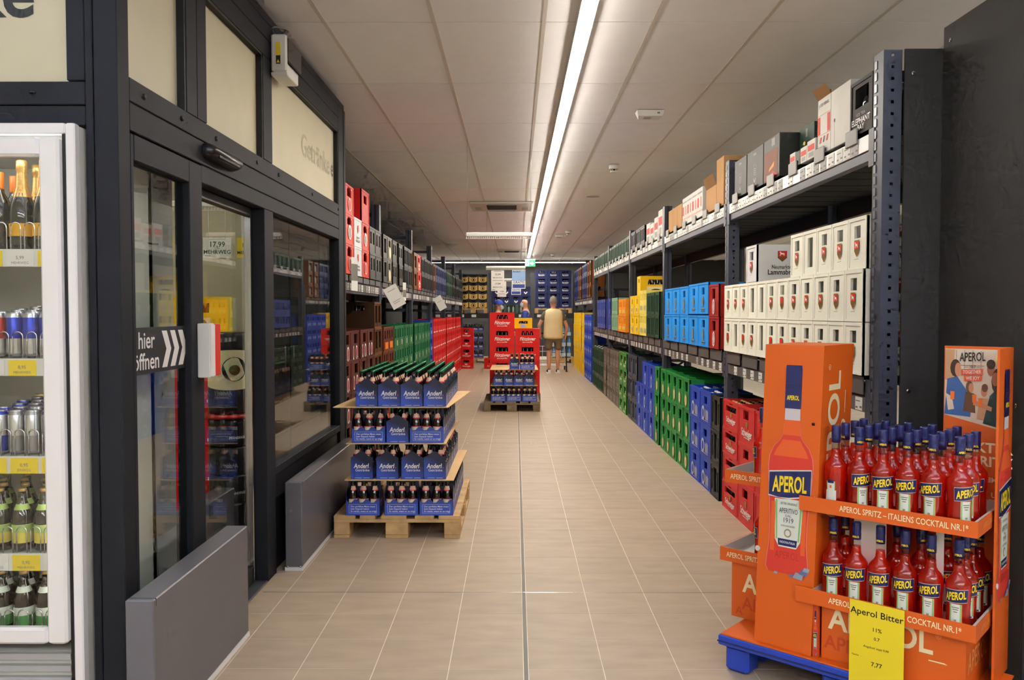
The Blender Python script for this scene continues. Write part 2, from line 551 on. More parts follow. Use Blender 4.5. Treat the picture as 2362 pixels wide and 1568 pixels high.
# lobby side towards the camera, the drinks cooler stands in its opening
wall_lobby_front = struct(empty('wall_lobby_front'))
def lof(name, x0, y0, z0, x1, y1, z1, mat='anthracite'):
    return MB().cbox(x0, y0, z0, x1, y1, z1, mat, 0.003).build(name, wall_lobby_front)
lof('corner_board', -1.425, 2.74, 0, PX-0.081, 2.82, 2.98)
lof('head_rail', -3.4, 2.745, 2.06, -1.427, 2.82, 2.125)
lof('head_rail', -3.4, 2.745, 2.128, -1.427, 2.82, 2.205)
lof('pane_stile', -1.487, 2.742, 2.207, -1.427, 2.82, 2.80)
lof('top_rail', -3.4, 2.745, 2.80, -1.427, 2.82, 2.98)
lof('cooler_post', -2.20, 2.745, 0, -2.11, 2.82, 2.06)
MB().box(-3.4, 2.765, 2.205, -1.487, 2.775, 2.80, 'frosted').build('frosted_pane', wall_lobby_front)
MB().text('Getränke', 0.23, (-1.600, 2.7635, 2.495), XU, ZU, 'black_print', align='RIGHT', bold=0.02).build('pane_lettering', wall_lobby_front)
MB().lathe([(0.011, 0), (0.008, 0.008)], 10, 'rubber').build('screw_cover', wall_lobby_front, (-1.6, 2.742, 2.165))
# lobby end wall and its lining
lobby_end = struct(MB().box(-3.4, 6.20, 0, PX-0.09, 6.30, 2.98, 'cream_wall').build('wall_lobby_back'))
struct(MB().box(-3.4, 2.83, 2.985, PX-0.005, 6.39, 3.03, 'anthracite').build('ceiling_lobby'))

# sliding door leaves
door_1 = struct(empty('door_1'))
def d1(name, *a): return MB().cbox(*a, 0.003).build(name, door_1)
d1('stile', PX-0.06, 3.335, 0.02, PX+0.002, 3.468, 2.055, 'anthracite')
d1('stile', PX-0.06, 2.832, 0.02, PX, 2.855, 2.055, 'anthracite')
d1('top_rail', PX-0.06, 2.855, 1.965, PX+0.002, 3.335, 2.055, 'anthracite')
d1('bottom_rail', PX-0.06, 2.855, 0.02, PX+0.002, 3.335, 0.11, 'anthracite')
MB().box(PX-0.034, 2.855, 0.11, PX-0.026, 3.335, 1.965, 'clear_glass').build('glass_pane', door_1)
st = MB()
st.box(PX-0.0255, 2.86, 1.215, PX-0.0245, 3.333, 1.385, 'anthracite_dark')
ox = PX-0.0238
st.text('hier', 0.085, (ox, 2.985, 1.335), YU, ZU, 'white_print', bold=0.012)
st.text('öffnen', 0.085, (ox, 2.985, 1.258), YU, ZU, 'white_print', bold=0.012)
for k in range(3):
    y = 3.115 + k*0.075
    st.poly([(0,-0.07),(0.045,-0.07),(0.085,0),(0.045,0.07),(0,0.07),(0.04,0)], (ox, y, 1.30), YU, ZU, 'white_print')
st.build('open_here_sticker', door_1)
door_2 = struct(empty('door_2'))
def d2(name, *a): return MB().cbox(*a, 0.003).build(name, door_2)
d2('stile', PX-0.10, 4.295, 0.02, PX-0.06, 4.332, 1.983, 'chrome')
d2('top_rail', PX-0.10, 3.47, 1.94, PX-0.06, 4.295, 1.983, 'anthracite_dark')
d2('bottom_rail', PX-0.10, 3.47, 0.015, PX-0.06, 4.295, 0.10, 'anthracite_dark')
MB().box(PX-0.086, 3.47, 0.10, PX-0.078, 4.295, 1.94, 'clear_glass').build('glass_pane', door_2)
# handle guard on the meeting edge
dg = empty('door_grip', (PX+0.032, 3.45, 1.168))
MB().cbox(-0.03, -0.055, 0, 0.022, 0.0, 0.226, 'white_plastic', 0.003).build('grip_plate', dg)
MB().box(0.0225, -0.048, 0.006, 0.0265, -0.006, 0.22, 'white_print').build('edge_strip', dg)
M('signal_red', (216,44,22), 0.45)
MB().cbox(-0.026, 0.0, 0.004, 0.022, 0.07, 0.222, 'signal_red', 0.002).build('red_flap', dg)
tag(dg, 'white and red grip plate on the edge of the sliding glass door', 'door grip')

# ---- lobby interior: added lamp, slotted upright, grey panel, drum tower, crates come later
lamp = empty('lobby_fill_lamp', (-2.4, 4.15, 2.898))  # unseen lamp, added to light the lobby interior
MB().cbox(-0.32, -0.9, 0.02, 0.32, 0.9, 0.085, 'white_plastic').build('housing', lamp)
MB().box(-0.29, -0.87, 0.008, 0.29, 0.87, 0.0195, 'vestibule_fill').build('diffuser', lamp)
tag(lamp, 'added flat lamp that lights the glazed entrance lobby from inside', 'lamp')
up = empty('shelf_upright', (-1.50, 3.30, 0))
u = MB()
for s_ in (-1, 1):
    u.box(-0.018*s_-0.006, -0.02, 0, -0.018*s_+0.006, 0.02, 2.2, 'white_plastic')
for k in range(44):
    z = 0.03 + k*0.05
    u.box(-0.012, -0.02, z, 0.012, 0.02, z+0.022, 'white_plastic')
u.build('slotted_post', up)
MB().box(0.03, 0.03, 0.0, 0.034, 0.22, 2.2, 'label_grey').build('side_panel', up)
MB().cbox(-0.03, -0.03, 0.0, 0.03, 0.24, 0.012, 'white_plastic').build('foot', up)
tag(up, 'white slotted shelf upright behind the sliding glass door', 'shelf post')

# ---- bumper guards in front of the lobby
def guard(name, y0, y1, label):
    g = empty(name, (-1.235, (y0+y1)/2, 0))
    L = (y1-y0)/2
    MB().cbox(-0.047, -L, 0.02, 0.047, L, 0.495, 'guard_metal', 0.004).build('guard_body', g)
    MB().box(-0.05, -L-0.003, 0, 0.05, L+0.003, 0.02, 'alu').build('floor_plate', g)
    for sx in (-0.036, 0.036):
        MB().lathe([(0.007,0),(0.007,0.008)], 8, 'chrome').build('bolt', g, (sx, -L-0.001, 0.02))
    MB().box(-0.0475, -L+0.02, 0.47, 0.0475, -L+0.022, 0.4955, 'anthracite').build('seam', g)
    return tag(g, label, 'guard rail')
guard('bumper_guard', 2.66, 3.61, 'grey sheet-metal bumper guard nearest the cooler, before the sliding door')
guard('bumper_guard', 4.53, 6.15, 'grey sheet-metal bumper guard beside the wooden pallet of six-packs')
g3 = empty('inner_guard', (-1.56, 3.98, 0))
MB().cbox(-0.05, -0.4, 0.02, 0.05, 0.4, 0.50, 'guard_metal').build('guard_body', g3)
MB().box(-0.053, -0.403, 0, 0.053, 0.403, 0.02, 'alu').build('floor_plate', g3)
tag(g3, 'grey bumper guard inside the lobby behind the glass', 'guard rail')

# ---- things on the lobby front
sn = empty('door_sensor', (PX, 3.67, 2.125))
b = MB()
prof = [(-0.19,0.010),(-0.185,0.024),(-0.16,0.034),(0.16,0.034),(0.185,0.024),(0.19,0.010)]
ring = []
vs, fs = [], []
n = 10
for (yy, rr) in prof:
    for k in range(n):
        a = -PI/2 + PI*k/(n-1)
        vs.append((rr*1.7*math.cos(a), yy, rr*math.sin(a)))
for i in range(len(prof)-1):
    for k in range(n-1):
        fs.append((i*n+k, i*n+k+1, (i+1)*n+k+1, (i+1)*n+k))
fs.append(tuple(range(n-1,-1,-1))); fs.append(tuple((len(prof)-1)*n+k for k in range(n)))
b.add(vs, fs, 'black_plastic', True)
b.build('sensor_shell', sn)
MB().box(0.045, -0.13, -0.022, 0.0535, 0.13, -0.002, 'rubber').build('lens_window', sn)
tag(sn, 'black rounded motion sensor above the sliding door', 'sensor')

pj = empty('air_unit', (PX+0.004, 4.46, 2.735))
MB().cbox(0.0, 0.0, 0.0, 0.085, 0.025, 0.20, 'white_plastic', 0.008).build('end_cap', pj)
MB().cbox(0.0, 0.025, 0.0, 0.07, 0.30, 0.195, 'white_plastic', 0.008).build('housing', pj)
MB().cbox(0.07, 0.025, 0.06, 0.088, 0.30, 0.19, 'black_plastic', 0.006).build('black_front', pj)
MB().cbox(0.0, 0.0, -0.022, 0.09, 0.22, -0.001, 'white_plastic', 0.004).build('bracket', pj)
MB().box(0.028, -0.0012, 0.085, 0.052, -0.0002, 0.155, 'price_yellow').box(0.028, -0.0012, 0.04, 0.052, -0.0002, 0.085, 'black_print').build('warning_sticker', pj)
MB().poly([(0,0),(0.018,0),(0.009,0.018)], (0.031, -0.0016, 0.046), XU, ZU, 'price_yellow').build('warning_triangle', pj)
tag(pj, 'small white wall unit with yellow warning sticker under the ceiling', 'wall unit')
cb = MB()
for r_, dz in ((0.05, 0.0), (0.042, 0.008), (0.058, -0.004)):
    cb.tube([(PX+0.02+0.02+r_*math.cos(a)*0.9, 4.5+0.02*math.sin(a*2), 2.955+dz+r_*0.5*math.sin(a)) for a in [2*PI*k/14 for k in range(14)]], 0.0035, 'alu_dark', 5, True)
co = cb.build('cable_coil'); tag(co, 'grey coil of cable on top of the white wall unit', 'cable')

# ---- lamps
def strip(name, x, y0, y1, z, w, mat, label, group, along='y', up=False, wire=False):
    L = (y1-y0)/2
    g = empty(name, (x, (y0+y1)/2, z) if along == 'y' else ((y0+y1)/2, x, z), 0 if along == 'y' else PI/2)
    MB().box(-w/2-0.006, -L, 0.002, w/2+0.006, L, 0.05, 'white_plastic').build('housing', g)
    MB().box(-w/2, -L+0.003, -0.006, w/2, L-0.003, 0.0015, mat).build('diffuser', g)
    if wire:
        for s_ in (-0.8, 0.8):
            MB().tube([(0, L*s_, 0.05), (0, L*s_, CEIL_Z-z)], 0.0015, 'alu_dark', 5).build('hanger_wire', g)
    if up:
        MB().box(-w/2, -L+0.004, 0.0505, w/2, L-0.004, 0.056, 'fill_up').build('upward_diffuser', g)
        for s_ in (-0.8, 0.8):
            MB().tube([(0, L*s_, 0.05), (0, L*s_, CEIL_Z-z)], 0.0015, 'alu_dark', 5).build('hanger_wire', g)
    return tag(g, label, 'lamp', group)
k = 0
y = 4.05
while y < 23.9:
    k += 1
    strip('strip_light', 0.385, y, min(y+1.52, 24.0), CEIL_Z-0.055, 0.075, 'strip_warm',
          'glowing white strip lamp over the aisle, %s segment of its line' % ORD[k], 'strip lamps of the aisle line')
    y += 1.524
for q in range(3):
    strip('strip_light', 25.6, -3.2+q*1.8, -1.42+q*1.8, 2.98, 0.07, 'strip_warm', 'thin strip lamp along the far dark wall, %s from the cardboard pallets' % ORD[q+1], 'strip lamps at the far wall', 'x', wire=True)
# unseen fill lamps added in place of a camera flash, shining down and up
q = 0
for x0 in (-2.6, -0.9, 0.8, 2.5):
    q += 1
    pl_ = strip('fill_strip', 1.5, x0, x0+1.5, 2.72, 0.14, 'fill_dim', 'added out-of-view lamp that brightens the ceiling over the entrance zone, %s of four' % ORD[q], 'added fill lamps that shine upward', 'x', True)
q = 0
for yy in (-1.4, -3.6):
    for x0 in (-2.6, -0.9, 0.8, 2.5):
        q += 1
        strip('fill_strip', yy, x0, x0+1.5, 2.72, 0.14, 'fill_neutral', 'added white fill lamp hanging behind the camera, %s of eight' % ORD[q], 'added fill lamps behind the camera', 'x', True)
# neighbouring aisle behind the shelves
for q in range(4):
    strip('strip_light', 4.3, 4.0+q*5.0, 8.5+q*5.0, CEIL_Z-0.055, 0.075, 'strip_side', 'strip lamp of the aisle behind the shelves, %s of four' % ORD[q+1], 'strip lamps of the next aisle')

# ================================================================== RACKS
def perforated(mb, x, y0, y1, z0, z1, step, hole, mat, axis='x', t=0.003):
    """Upright face with a line of square holes: two strips and the bridges between the holes. axis: the face's normal."""
    mid = (y0+y1)/2
    def bx(a, b, c, d):
        if axis == 'x': mb.box(x, a, c, x+t, b, d, mat)
        else: mb.box(a, x, c, b, x+t, d, mat)
    bx(y0, mid-hole/2, z0, z1); bx(mid+hole/2, y1, z0, z1)
    z = z0
    while z < z1:
        bx(mid-hole/2, mid+hole/2, z, min(z+step-hole, z1))
        z += step

def upright(parent, x, sgn, y, top, detail):
    """Open channel post, 8 cm by 10 cm, its web with holes turned to the camera."""
    xa, xb = (x, x+0.08) if sgn > 0 else (x-0.08, x)
    m = MB()
    if detail:
        perforated(m, y-0.05, xa+0.003, xb-0.003, 0, top, 0.05, 0.013, 'rack_blue', 'y', 0.004)
    else:
        m.box(xa, y-0.05, 0, xb, y-0.046, top, 'rack_blue')
    # side flanges with a crimped edge
    m.box(xa, y-0.05, 0, xa+0.003, y+0.05, top, 'rack_blue')
    m.box(xb-0.003, y-0.05, 0, xb, y+0.05, top, 'rack_blue')
    m.box(xa, y+0.046, 0, xa+0.026, y+0.05, top, 'rack_blue'); m.box(xb-0.026, y+0.046, 0, xb, y+0.05, top, 'rack_blue')
    if not detail:
        m.box(xa+0.03, y-0.054, 0, xb-0.03, y-0.05, top, 'rack_black')
    m.box(xa, y-0.0505, 0, xb, y+0.0505, 0.006, 'rack_black')
    m.build('upright', parent)
    if detail:
        n = MB()
        fx = x if sgn > 0 else x
        z = 0.1
        while z < top-0.06:
            n.box(fx-0.0035*sgn if sgn > 0 else fx, y+0.008, z, fx if sgn > 0 else fx+0.0035, y+0.03, z+0.035, 'alu_dark')
            z += 0.05
        n.build('tooth_strip', parent)

_pl = MB().box(-0.0005, -0.037, 0, 0.0015, 0.037, 0.06, 'label_white').mesh('price_label')
_plg = MB().box(-0.0005, -0.037, 0, 0.0015, 0.037, 0.06, 'label_grey').mesh('price_label')
_lp = MB().box(0.0016, -0.033, 0.04, 0.0019, 0.015, 0.044, 'flap_grey').box(0.0016, 0.012, 0.012, 0.0019, 0.033, 0.02, 'flap_grey').box(0.0016, -0.033, 0.008, 0.0019, -0.012, 0.016, 'flap_grey').mesh('price_print')
def rack(name, label, xf, sgn, ys, top, levels, depth=0.85, detail=2):
    """Pallet rack run: open posts, beams, price rails with single labels, ribbed decks, braces."""
    g = empty(name, (0, 0, 0))
    xr = xf + sgn*depth
    for i, y in enumerate(ys):
        upright(g, xf, sgn, y, top, i < detail)
        upright(g, xr - sgn*0.08, sgn, y, top, False)
        a, b = sorted((xf+sgn*0.08, xr-sgn*0.08))
        for z in (0.25, 0.75, 1.45, top-0.12):
            MB().box(a, y-0.015, z, b, y+0.015, z+0.04, 'rack_blue').build('brace', g)
        MB().tube([(xf+sgn*0.09, y, 0.3), (xr-sgn*0.09, y, 0.76)], 0.014, 'rack_blue', 4).build('diagonal_brace', g)
    for bi in range(len(ys)-1):
        ya, yb = ys[bi]+0.052, ys[bi+1]-0.052
        for L in levels:
            z = L['z']
            def xb(a, b): return sorted((xf+sgn*a, xf+sgn*b))
            p, q = xb(0.004, 0.045)
            MB().cbox(p, ya, L['beam'][0], q, yb, L['beam'][1], 'rack_blue' if L.get('blue', True) else 'rack_black', 0.004).build('beam', g)
            p, q = xb(depth-0.045, depth-0.004)
            MB().box(p, ya, L['beam'][0], q, yb, L['beam'][1], 'rack_black').build('beam', g)
            for e in (ya, yb):   # hook plates at the beam ends
                p, q = xb(-0.005, 0.0)
                MB().cbox(p, e-0.028, L['beam'][0]-0.03, q, e+0.028, L['beam'][1]+0.02, 'rack_blue', 0.002).build('beam_hook', g)
            nr = 10 if bi < 3 else 6
            for r_ in range(nr):
                yy = ya + (yb-ya)*(r_+0.5)/nr
                wd = (yb-ya)/nr*0.46
                p, q = xb(0.046, depth-0.046)
                MB().box(p, yy-wd, z-0.03, q, yy+wd, z-0.002, 'deck_black').build('deck_plank', g)
            lz0, lz1 = L['label']
            p, q = xb(-0.004, 0.004)
            rail = MB().cbox(p, ya+0.03, lz0-0.004, q, yb-0.03, lz1+0.006, L.get('railmat', 'flap_grey'), 0.001).build('price_rail', g)
            k = 0; yy = ya+0.09
            rr = random.Random(bi*7+int(z*10))
            xo = xf - sgn*0.0048
            while yy < yb-0.08:
                if rr.random() < L.get('fill', 0.8):
                    o = put('price_label', _pl if rr.random() < 0.75 else _plg, rail, (xo, yy, lz0), PI if sgn > 0 else 0)
                    if bi < 2: put('price_print', _lp, rail, (xo, yy, lz0), PI if sgn > 0 else 0)
                yy += L.get('pitch', 0.16)*(0.85+0.3*rr.random()); k += 1
            if L.get('flap'):
                f0, f1 = L['flap']; n = L.get('nflap', 6)
                for r_ in range(n):
                    yy = ya + (yb-ya)*(r_+0.5)/n
                    wd = (yb-ya)/n*L.get('wflap', 0.42)
                    p, q = xb(-0.014, -0.006)
                    MB().cbox(p, yy-wd, f0, q, yy+wd, f1, L.get('flapmat', 'flap_grey'), 0.003).build('clip_plate', g)
    return tag(g, label, 'rack')

LV_MID = dict(z=1.155, beam=(0.985, 1.12), label=(0.992, 1.052), flap=(1.066, 1.15), pitch=0.21, fill=0.9, railmat='flap_grey', nflap=6)
LV_TOP = dict(z=2.255, beam=(2.115, 2.235), label=(2.168, 2.228), flap=(2.215, 2.288), pitch=0.095, fill=0.95, railmat='alu', nflap=6, wflap=0.16, flapmat='label_grey')
LV_UP = dict(z=1.755, beam=(1.60, 1.73), label=(1.625, 1.685), flap=(1.70, 1.752), pitch=0.12, fill=0.95, nflap=6)
RX, LX = 1.58, -1.40
YR = [3.62, 6.17, 8.8, 11.4, 14.0, 16.6]
YL = [6.46, 8.52, 11.14, 13.76, 16.38, 19.0, 21.6]
rack('pallet_rack', 'long blue-grey pallet rack of two shelves beside the orange display', RX, 1, YR, 2.565, [LV_MID, LV_TOP])
rack('pallet_rack', 'blue-grey pallet rack at the far end behind the yellow crates', RX, 1, [16.75, 19.3, 21.9], 2.0, [LV_UP], detail=0)
rack('pallet_rack', 'blue-grey pallet rack behind the glazed lobby with dark crates on top', LX, -1, YL, 2.545, [LV_UP], detail=0)

# dark gable panels: one closes the end of the near rack, one belongs to the rack that stands across, with its slotted upright
ge = empty('gable_panel', (1.665, 3.555, 0))
MB().cbox(0, 0, 0.0, 0.19, 0.010, 2.565, 'panel_grey', 0.001).build('panel_sheet', ge)
for zz in (2.46, 1.10, 0.3):
    b = MB(); b.X = Matrix.Translation((0.035, 0, zz)) @ Matrix.Rotation(PI/2, 4, 'X')
    b.lathe([(0.009, 0), (0.009, 0.004), (0.005, 0.006)], 6, 'chrome', smooth=False).build('bolt', ge)
tag(ge, 'narrow dark grey panel closing the rack end beside the near post', 'panel')
gp = empty('gable_panel', (1.825, 3.24, 0))
MB().cbox(0, -0.31, 0.0, 0.012, 0.31, 2.65, 'panel_grey', 0.002).build('panel_sheet', gp)
for yy, zz in ((-0.25, 2.58), (0.25, 2.58), (0.25, 1.10), (-0.25, 1.10)):
    b = MB(); b.X = Matrix.Translation((0, yy, zz)) @ Matrix.Rotation(-PI/2, 4, 'Y')
    b.lathe([(0.009, 0), (0.009, 0.004), (0.005, 0.006)], 6, 'chrome', smooth=False).build('bolt', gp)
tag(gp, 'tall plain dark grey gable panel of the crosswise rack', 'panel')
cp = empty('slotted_post', (1.823, 2.88, 0))
m = MB(); m.box(0, -0.045, 0, 0.004, -0.012, 2.66, 'rack_blue'); m.box(0, 0.012, 0, 0.004, 0.045, 2.66, 'rack_blue')
for k in range(53): m.box(0, -0.012, k*0.05, 0.004, 0.012, k*0.05+0.024, 'rack_blue')
m.box(0.004, 0.041, 0, 0.09, 0.045, 2.66, 'rack_blue'); m.box(0.004, -0.045, 0, 0.09, -0.041, 2.66, 'rack_blue')
m.build('post_body', cp)
MB().box(0.03, -0.04, 0.0, 0.034, 0.04, 2.66, 'rack_black').build('post_back', cp)
tag(cp, 'dark post with punched slots at the edge of the gable panel', 'rack post')

# ================================================================== BOTTLES IN CRATES
PROF = {  # r as share of radius, z as share of height
    'euro': [(0.86,0),(1,0.02),(1,0.52),(0.93,0.60),(0.66,0.72),(0.42,0.82),(0.36,0.90),(0.40,0.955)],
    'long': [(0.90,0),(1,0.02),(1,0.58),(0.90,0.66),(0.48,0.76),(0.40,0.90),(0.44,0.955)],
}
def bottle_small(kind, glass, cap, label, h=0.24, r=0.034, n=8):
    mb = MB()
    pr = PROF[kind]
    mb.lathe([(a*r, b*h) for a, b in pr], n, glass, cap1=False)
    mb.lathe([(0.45*r, 0.95*h), (0.45*r, 0.995*h), (0.3*r, h)], n, cap, cap0=False)
    if label:
        mb.lathe([(1.015*r, 0.14*h), (1.015*r, 0.44*h)], n, label, cap0=False, cap1=False)
    return mb
BK = {
    'brown': bottle_small('euro', 'brown_glass', 'cap_gold', 'bottle_label_cream'),
    'green': bottle_small('long', 'green_glass', 'cap_green', 'bottle_label_pink'),
    'black': bottle_small('long', 'black_glass', 'alu_dark', 'bottle_label_cream'),
    'clear': bottle_small('long', 'clear_bottle', 'white_plastic', None),
    'pale': bottle_small('long', 'green_glass', 'white_plastic', 'bottle_label_cream'),
}
BK['dark'] = bottle_small('long', 'black_glass', 'white_plastic', None)
BK_ME = {k: b.mesh('beer_bottle') for k, b in BK.items()}
STUFF_B = MB()
def stuff_bottle(kind, M4, s=1.0):
    src = BK[kind]
    old = STUFF_B.X
    b = len(STUFF_B.v)
    STUFF_B.v.extend(tuple(M4 @ Vector((p[0], p[1], p[2]*s))) for p in src.v)
    remap = [STUFF_B.mi(m) for m in src.mats]
    for f, mi, sm in zip(src.f, src.m, src.sm):
        STUFF_B.f.append(tuple(b+i for i in f)); STUFF_B.m.append(remap[mi]); STUFF_B.sm.append(sm)

# ================================================================== CRATES
CT = {}
def crate_type(key, name, w, dep, h, mat, holes, logo=None, shole=True, rim=None, bottles=None, side=None):
    g = 0.002
    W, H = w-2*g, h-0.002
    mb = MB()
    hs = [(a*W, b*W, c*H, d*H) for a, b, c, d in holes]
    t = 0.012
    mb.panel((-W/2, 0, 0), XU, ZU, YU, W, H, t, hs, mat)
    D = dep
    sh = [(0.32*D, 0.68*D, 0.66*H, 0.86*H)] if shole else []
    mb.panel((-W/2, D, 0), (0,-1,0), ZU, XU, D, H, t, sh, mat)
    mb.panel((W/2, 0, 0), YU, ZU, (-1,0,0), D, H, t, sh, mat)
    mb.panel((W/2, D, 0), (-1,0,0), ZU, (0,-1,0), W, H, t, [], mat)
    mb.box(-W/2+t, t, 0.004, W/2-t, D-t, 0.012, mat)
    e = 0.004
    rm = rim or mat
    for z0, z1 in ((H-0.016, H), (0.0, 0.012)):
        mb.box(-W/2-0.0005, -e, z0, W/2+0.0005, 0, z1, rm)
    mb.box(-W/2-0.0005, -e, 0.012, -W/2+0.014, 0, H-0.016, rm)
    mb.box(W/2-0.014, -e, 0.012, W/2+0.0005, 0, H-0.016, rm)
    lg = None
    if logo or side:
        l = MB()
        if logo: logo(l, W, H)
        if side: side(l, W, H, D)
        lg = l.mesh('logo')
    CT[key] = dict(me=mb.mesh(name), logo=lg, w=w, dep=dep, h=h, name=name, holes=holes, bottles=bottles)

FY = -0.0048
def T(l, s, size, z, mat, shear=0.0, bold=0.01, width=None, x=0.0):
    l.text(s, size, (x, FY, z), XU, ZU, mat, shear=shear, bold=bold, width=width)
def OVAL(l, cx, cz, rx, rz, mat, n=14, y=FY):
    l.poly([(rx*math.cos(2*PI*k/n), rz*math.sin(2*PI*k/n)) for k in range(n)], (cx, y, cz), XU, ZU, mat)
def RECT(l, x0, x1, z0, z1, mat, y=FY):
    l.poly([(x0,z0),(x1,z0),(x1,z1),(x0,z1)], (0, y, 0), XU, ZU, mat)
def SHIELD(l, cx, cz, w, h, mat, y=FY):
    l.poly([(-w/2,h/2),(-w/2,-h*0.15),(0,-h/2),(w/2,-h*0.15),(w/2,h/2)][::-1], (cx, y, cz), XU, ZU, mat)

C = lambda n, rgb, r=0.45: M(n, tuple(min(250, v*1.10) for v in rgb), r, vary=0.06, rand=0.04, spec=0.25)
C('p_red', (192,38,40)); C('p_red2', (200,30,28)); C('p_redorange', (206,54,36)); C('p_green', (34,130,60)); C('p_green2', (72,140,66)); C('p_dkgreen', (38,66,48)); C('p_forest', (24,104,66))
C('p_blue', (30,66,176)); C('p_navy', (34,44,92)); C('p_violet', (62,76,150)); C('p_sky', (24,142,240)); C('p_black', (46,46,46)); C('p_grey', (62,60,57)); C('p_bronze', (52,34,18)); C('p_taupe', (104,96,86)); C('p_slate', (62,66,78))
C('p_yellow', (238,186,18)); C('p_paleyellow', (232,208,100)); C('p_orange', (236,138,28)); C('p_white', (236,228,214)); C('p_whitecool', (206,208,210)); C('p_brown', (84,38,30)); C('p_brownor', (112,66,28)); C('p_mint', (120,160,130)); C('p_beige', (205,172,104))
C('ink_white', (236,232,226)); C('ink_pale', (184,186,196)); C('ink_gold', (150,120,50)); C('ink_red', (200,36,34)); C('ink_brown', (110,72,28)); C('ink_palegreen', (190,190,150)); C('ink_pinkoval', (206,150,110)); C('ink_paleblue', (150,172,222)); C('ink_grey', (120,118,112)); C('ink_darkred', (150,30,26)); C('ink_cream', (226,214,176)); C('ink_dark', (30,28,28)); C('ink_green', (50,120,70)); C('ink_orange', (232,120,30))

def lg_sch(sz, zf):
    def f(l, W, H):
        T(l, 'Schweiger', sz, H*zf, 'ink_white', 0.0, 0.02, W*0.62, x=W*0.05)
        SHIELD(l, W*0.05, H*(zf+0.2), 0.04, 0.045, 'ink_gold')
        RECT(l, -W*0.12, W*0.22, H*(zf-0.13), H*(zf-0.115), 'ink_white')
    return f
crate_type('red_small', 'red_beer_crate', 0.40, 0.30, 0.2, 'p_red', [(0.14,0.86,0.58,0.80),(0.40,0.60,0.86,0.93)], lg_sch(0.055, 0.30), bottles=('brown', 4))
crate_type('red_tall', 'red_beer_crate', 0.395, 0.30, 0.268, 'p_red', [(0.30,0.62,0.66,0.90)], lg_sch(0.072, 0.34), bottles=('brown', 2))
crate_type('black_slim', 'black_beer_crate', 0.275, 0.33, 0.264, 'p_black', [(0.36,0.66,0.14,0.88),(0.12,0.24,0.2,0.8),(0.78,0.88,0.2,0.8)], None, bottles=('black', 1))
def lg_bw(l, W, H):
    OVAL(l, -W*0.16, H*0.30, 0.055, 0.06, 'ink_pale'); OVAL(l, -W*0.16, H*0.30, 0.035, 0.038, 'p_blue', y=FY-0.0004)
    for k in range(4): RECT(l, W*(0.04+0.07*k), W*(0.08+0.07*k), H*0.12, H*(0.44-0.04*(k % 2)), 'ink_pale')
    RECT(l, -W*0.3, W*0.3, H*0.075, H*0.095, 'ink_pale')
crate_type('blue_wide', 'blue_beer_crate', 0.398, 0.33, 0.267, 'p_blue', [(0.36,0.64,0.58,0.82)], lg_bw, bottles=('dark', 1))
def lg_green(l, W, H):
    OVAL(l, 0, H*0.30, W*0.20, H*0.25, 'p_green2', 16); OVAL(l, 0, H*0.28, W*0.155, H*0.19, 'ink_pinkoval', 14, FY-0.0004); OVAL(l, 0, H*0.28, W*0.11, H*0.15, 'ink_cream', 14, FY-0.0008); OVAL(l, 0, H*0.28, W*0.05, H*0.10, 'ink_pinkoval', 10, FY-0.0012)
crate_type('green_one', 'green_beer_crate', 0.287, 0.40, 0.281, 'p_green', [(0.24,0.74,0.62,0.88),(0.30,0.68,0.55,0.62)], lg_green, bottles=('green', 1))
def lg_bm(l, W, H):
    OVAL(l, 0, H*0.30, 0.06, 0.07, 'ink_paleblue'); OVAL(l, 0, H*0.30, 0.035, 0.045, 'p_blue', y=FY-0.0004)
crate_type('blue_mid', 'blue_beer_crate', 0.45, 0.33, 0.28, 'p_blue', [(0.36,0.62,0.6,0.86)], lg_bm, bottles=('dark', 1))
crate_type('slate', 'slate_beer_crate', 0.418, 0.33, 0.29, 'p_slate', [(0.14,0.42,0.16,0.86),(0.56,0.86,0.16,0.86)], None, bottles=('clear', 2))
crate_type('green_low', 'green_beer_crate', 0.40, 0.30, 0.215, 'p_green2', [(0.2,0.8,0.3,0.78)], lambda l, W, H: RECT(l, -W*0.25, W*0.25, H*0.08, H*0.22, 'ink_palegreen'), bottles=('green', 3))
def lg_taupe(l, W, H): RECT(l, -W*0.3, W*0.3, H*0.16, H*0.3, 'ink_grey')
crate_type('taupe', 'taupe_beer_crate', 0.405, 0.30, 0.277, 'p_taupe', [(0.16,0.36,0.52,0.78),(0.62,0.82,0.52,0.78)], lg_taupe, bottles=('brown', 2))
crate_type('dkgreen', 'dark_green_beer_crate', 0.405, 0.30, 0.26, 'p_dkgreen', [(0.08,0.26,0.12,0.8),(0.31,0.48,0.12,0.8),(0.53,0.70,0.12,0.8),(0.75,0.92,0.12,0.8)], None, bottles=('pale', 4))
def lg_dots(mat):
    def f(l, W, H):
        RECT(l, -W*0.3, -W*0.05, H*0.14, H*0.34, mat); RECT(l, W*0.08, W*0.3, H*0.14, H*0.34, mat)
    return f
crate_type('yellow_far', 'yellow_beer_crate', 0.352, 0.30, 0.286, 'p_yellow', [(0.14,0.4,0.52,0.8),(0.58,0.84,0.52,0.8)], lg_dots('p_paleyellow'), bottles=None)
crate_type('blue_far', 'blue_beer_crate', 0.42, 0.30, 0.28, 'p_blue', [(0.14,0.4,0.52,0.8),(0.58,0.84,0.52,0.8)], lg_dots('ink_paleblue'), bottles=None)

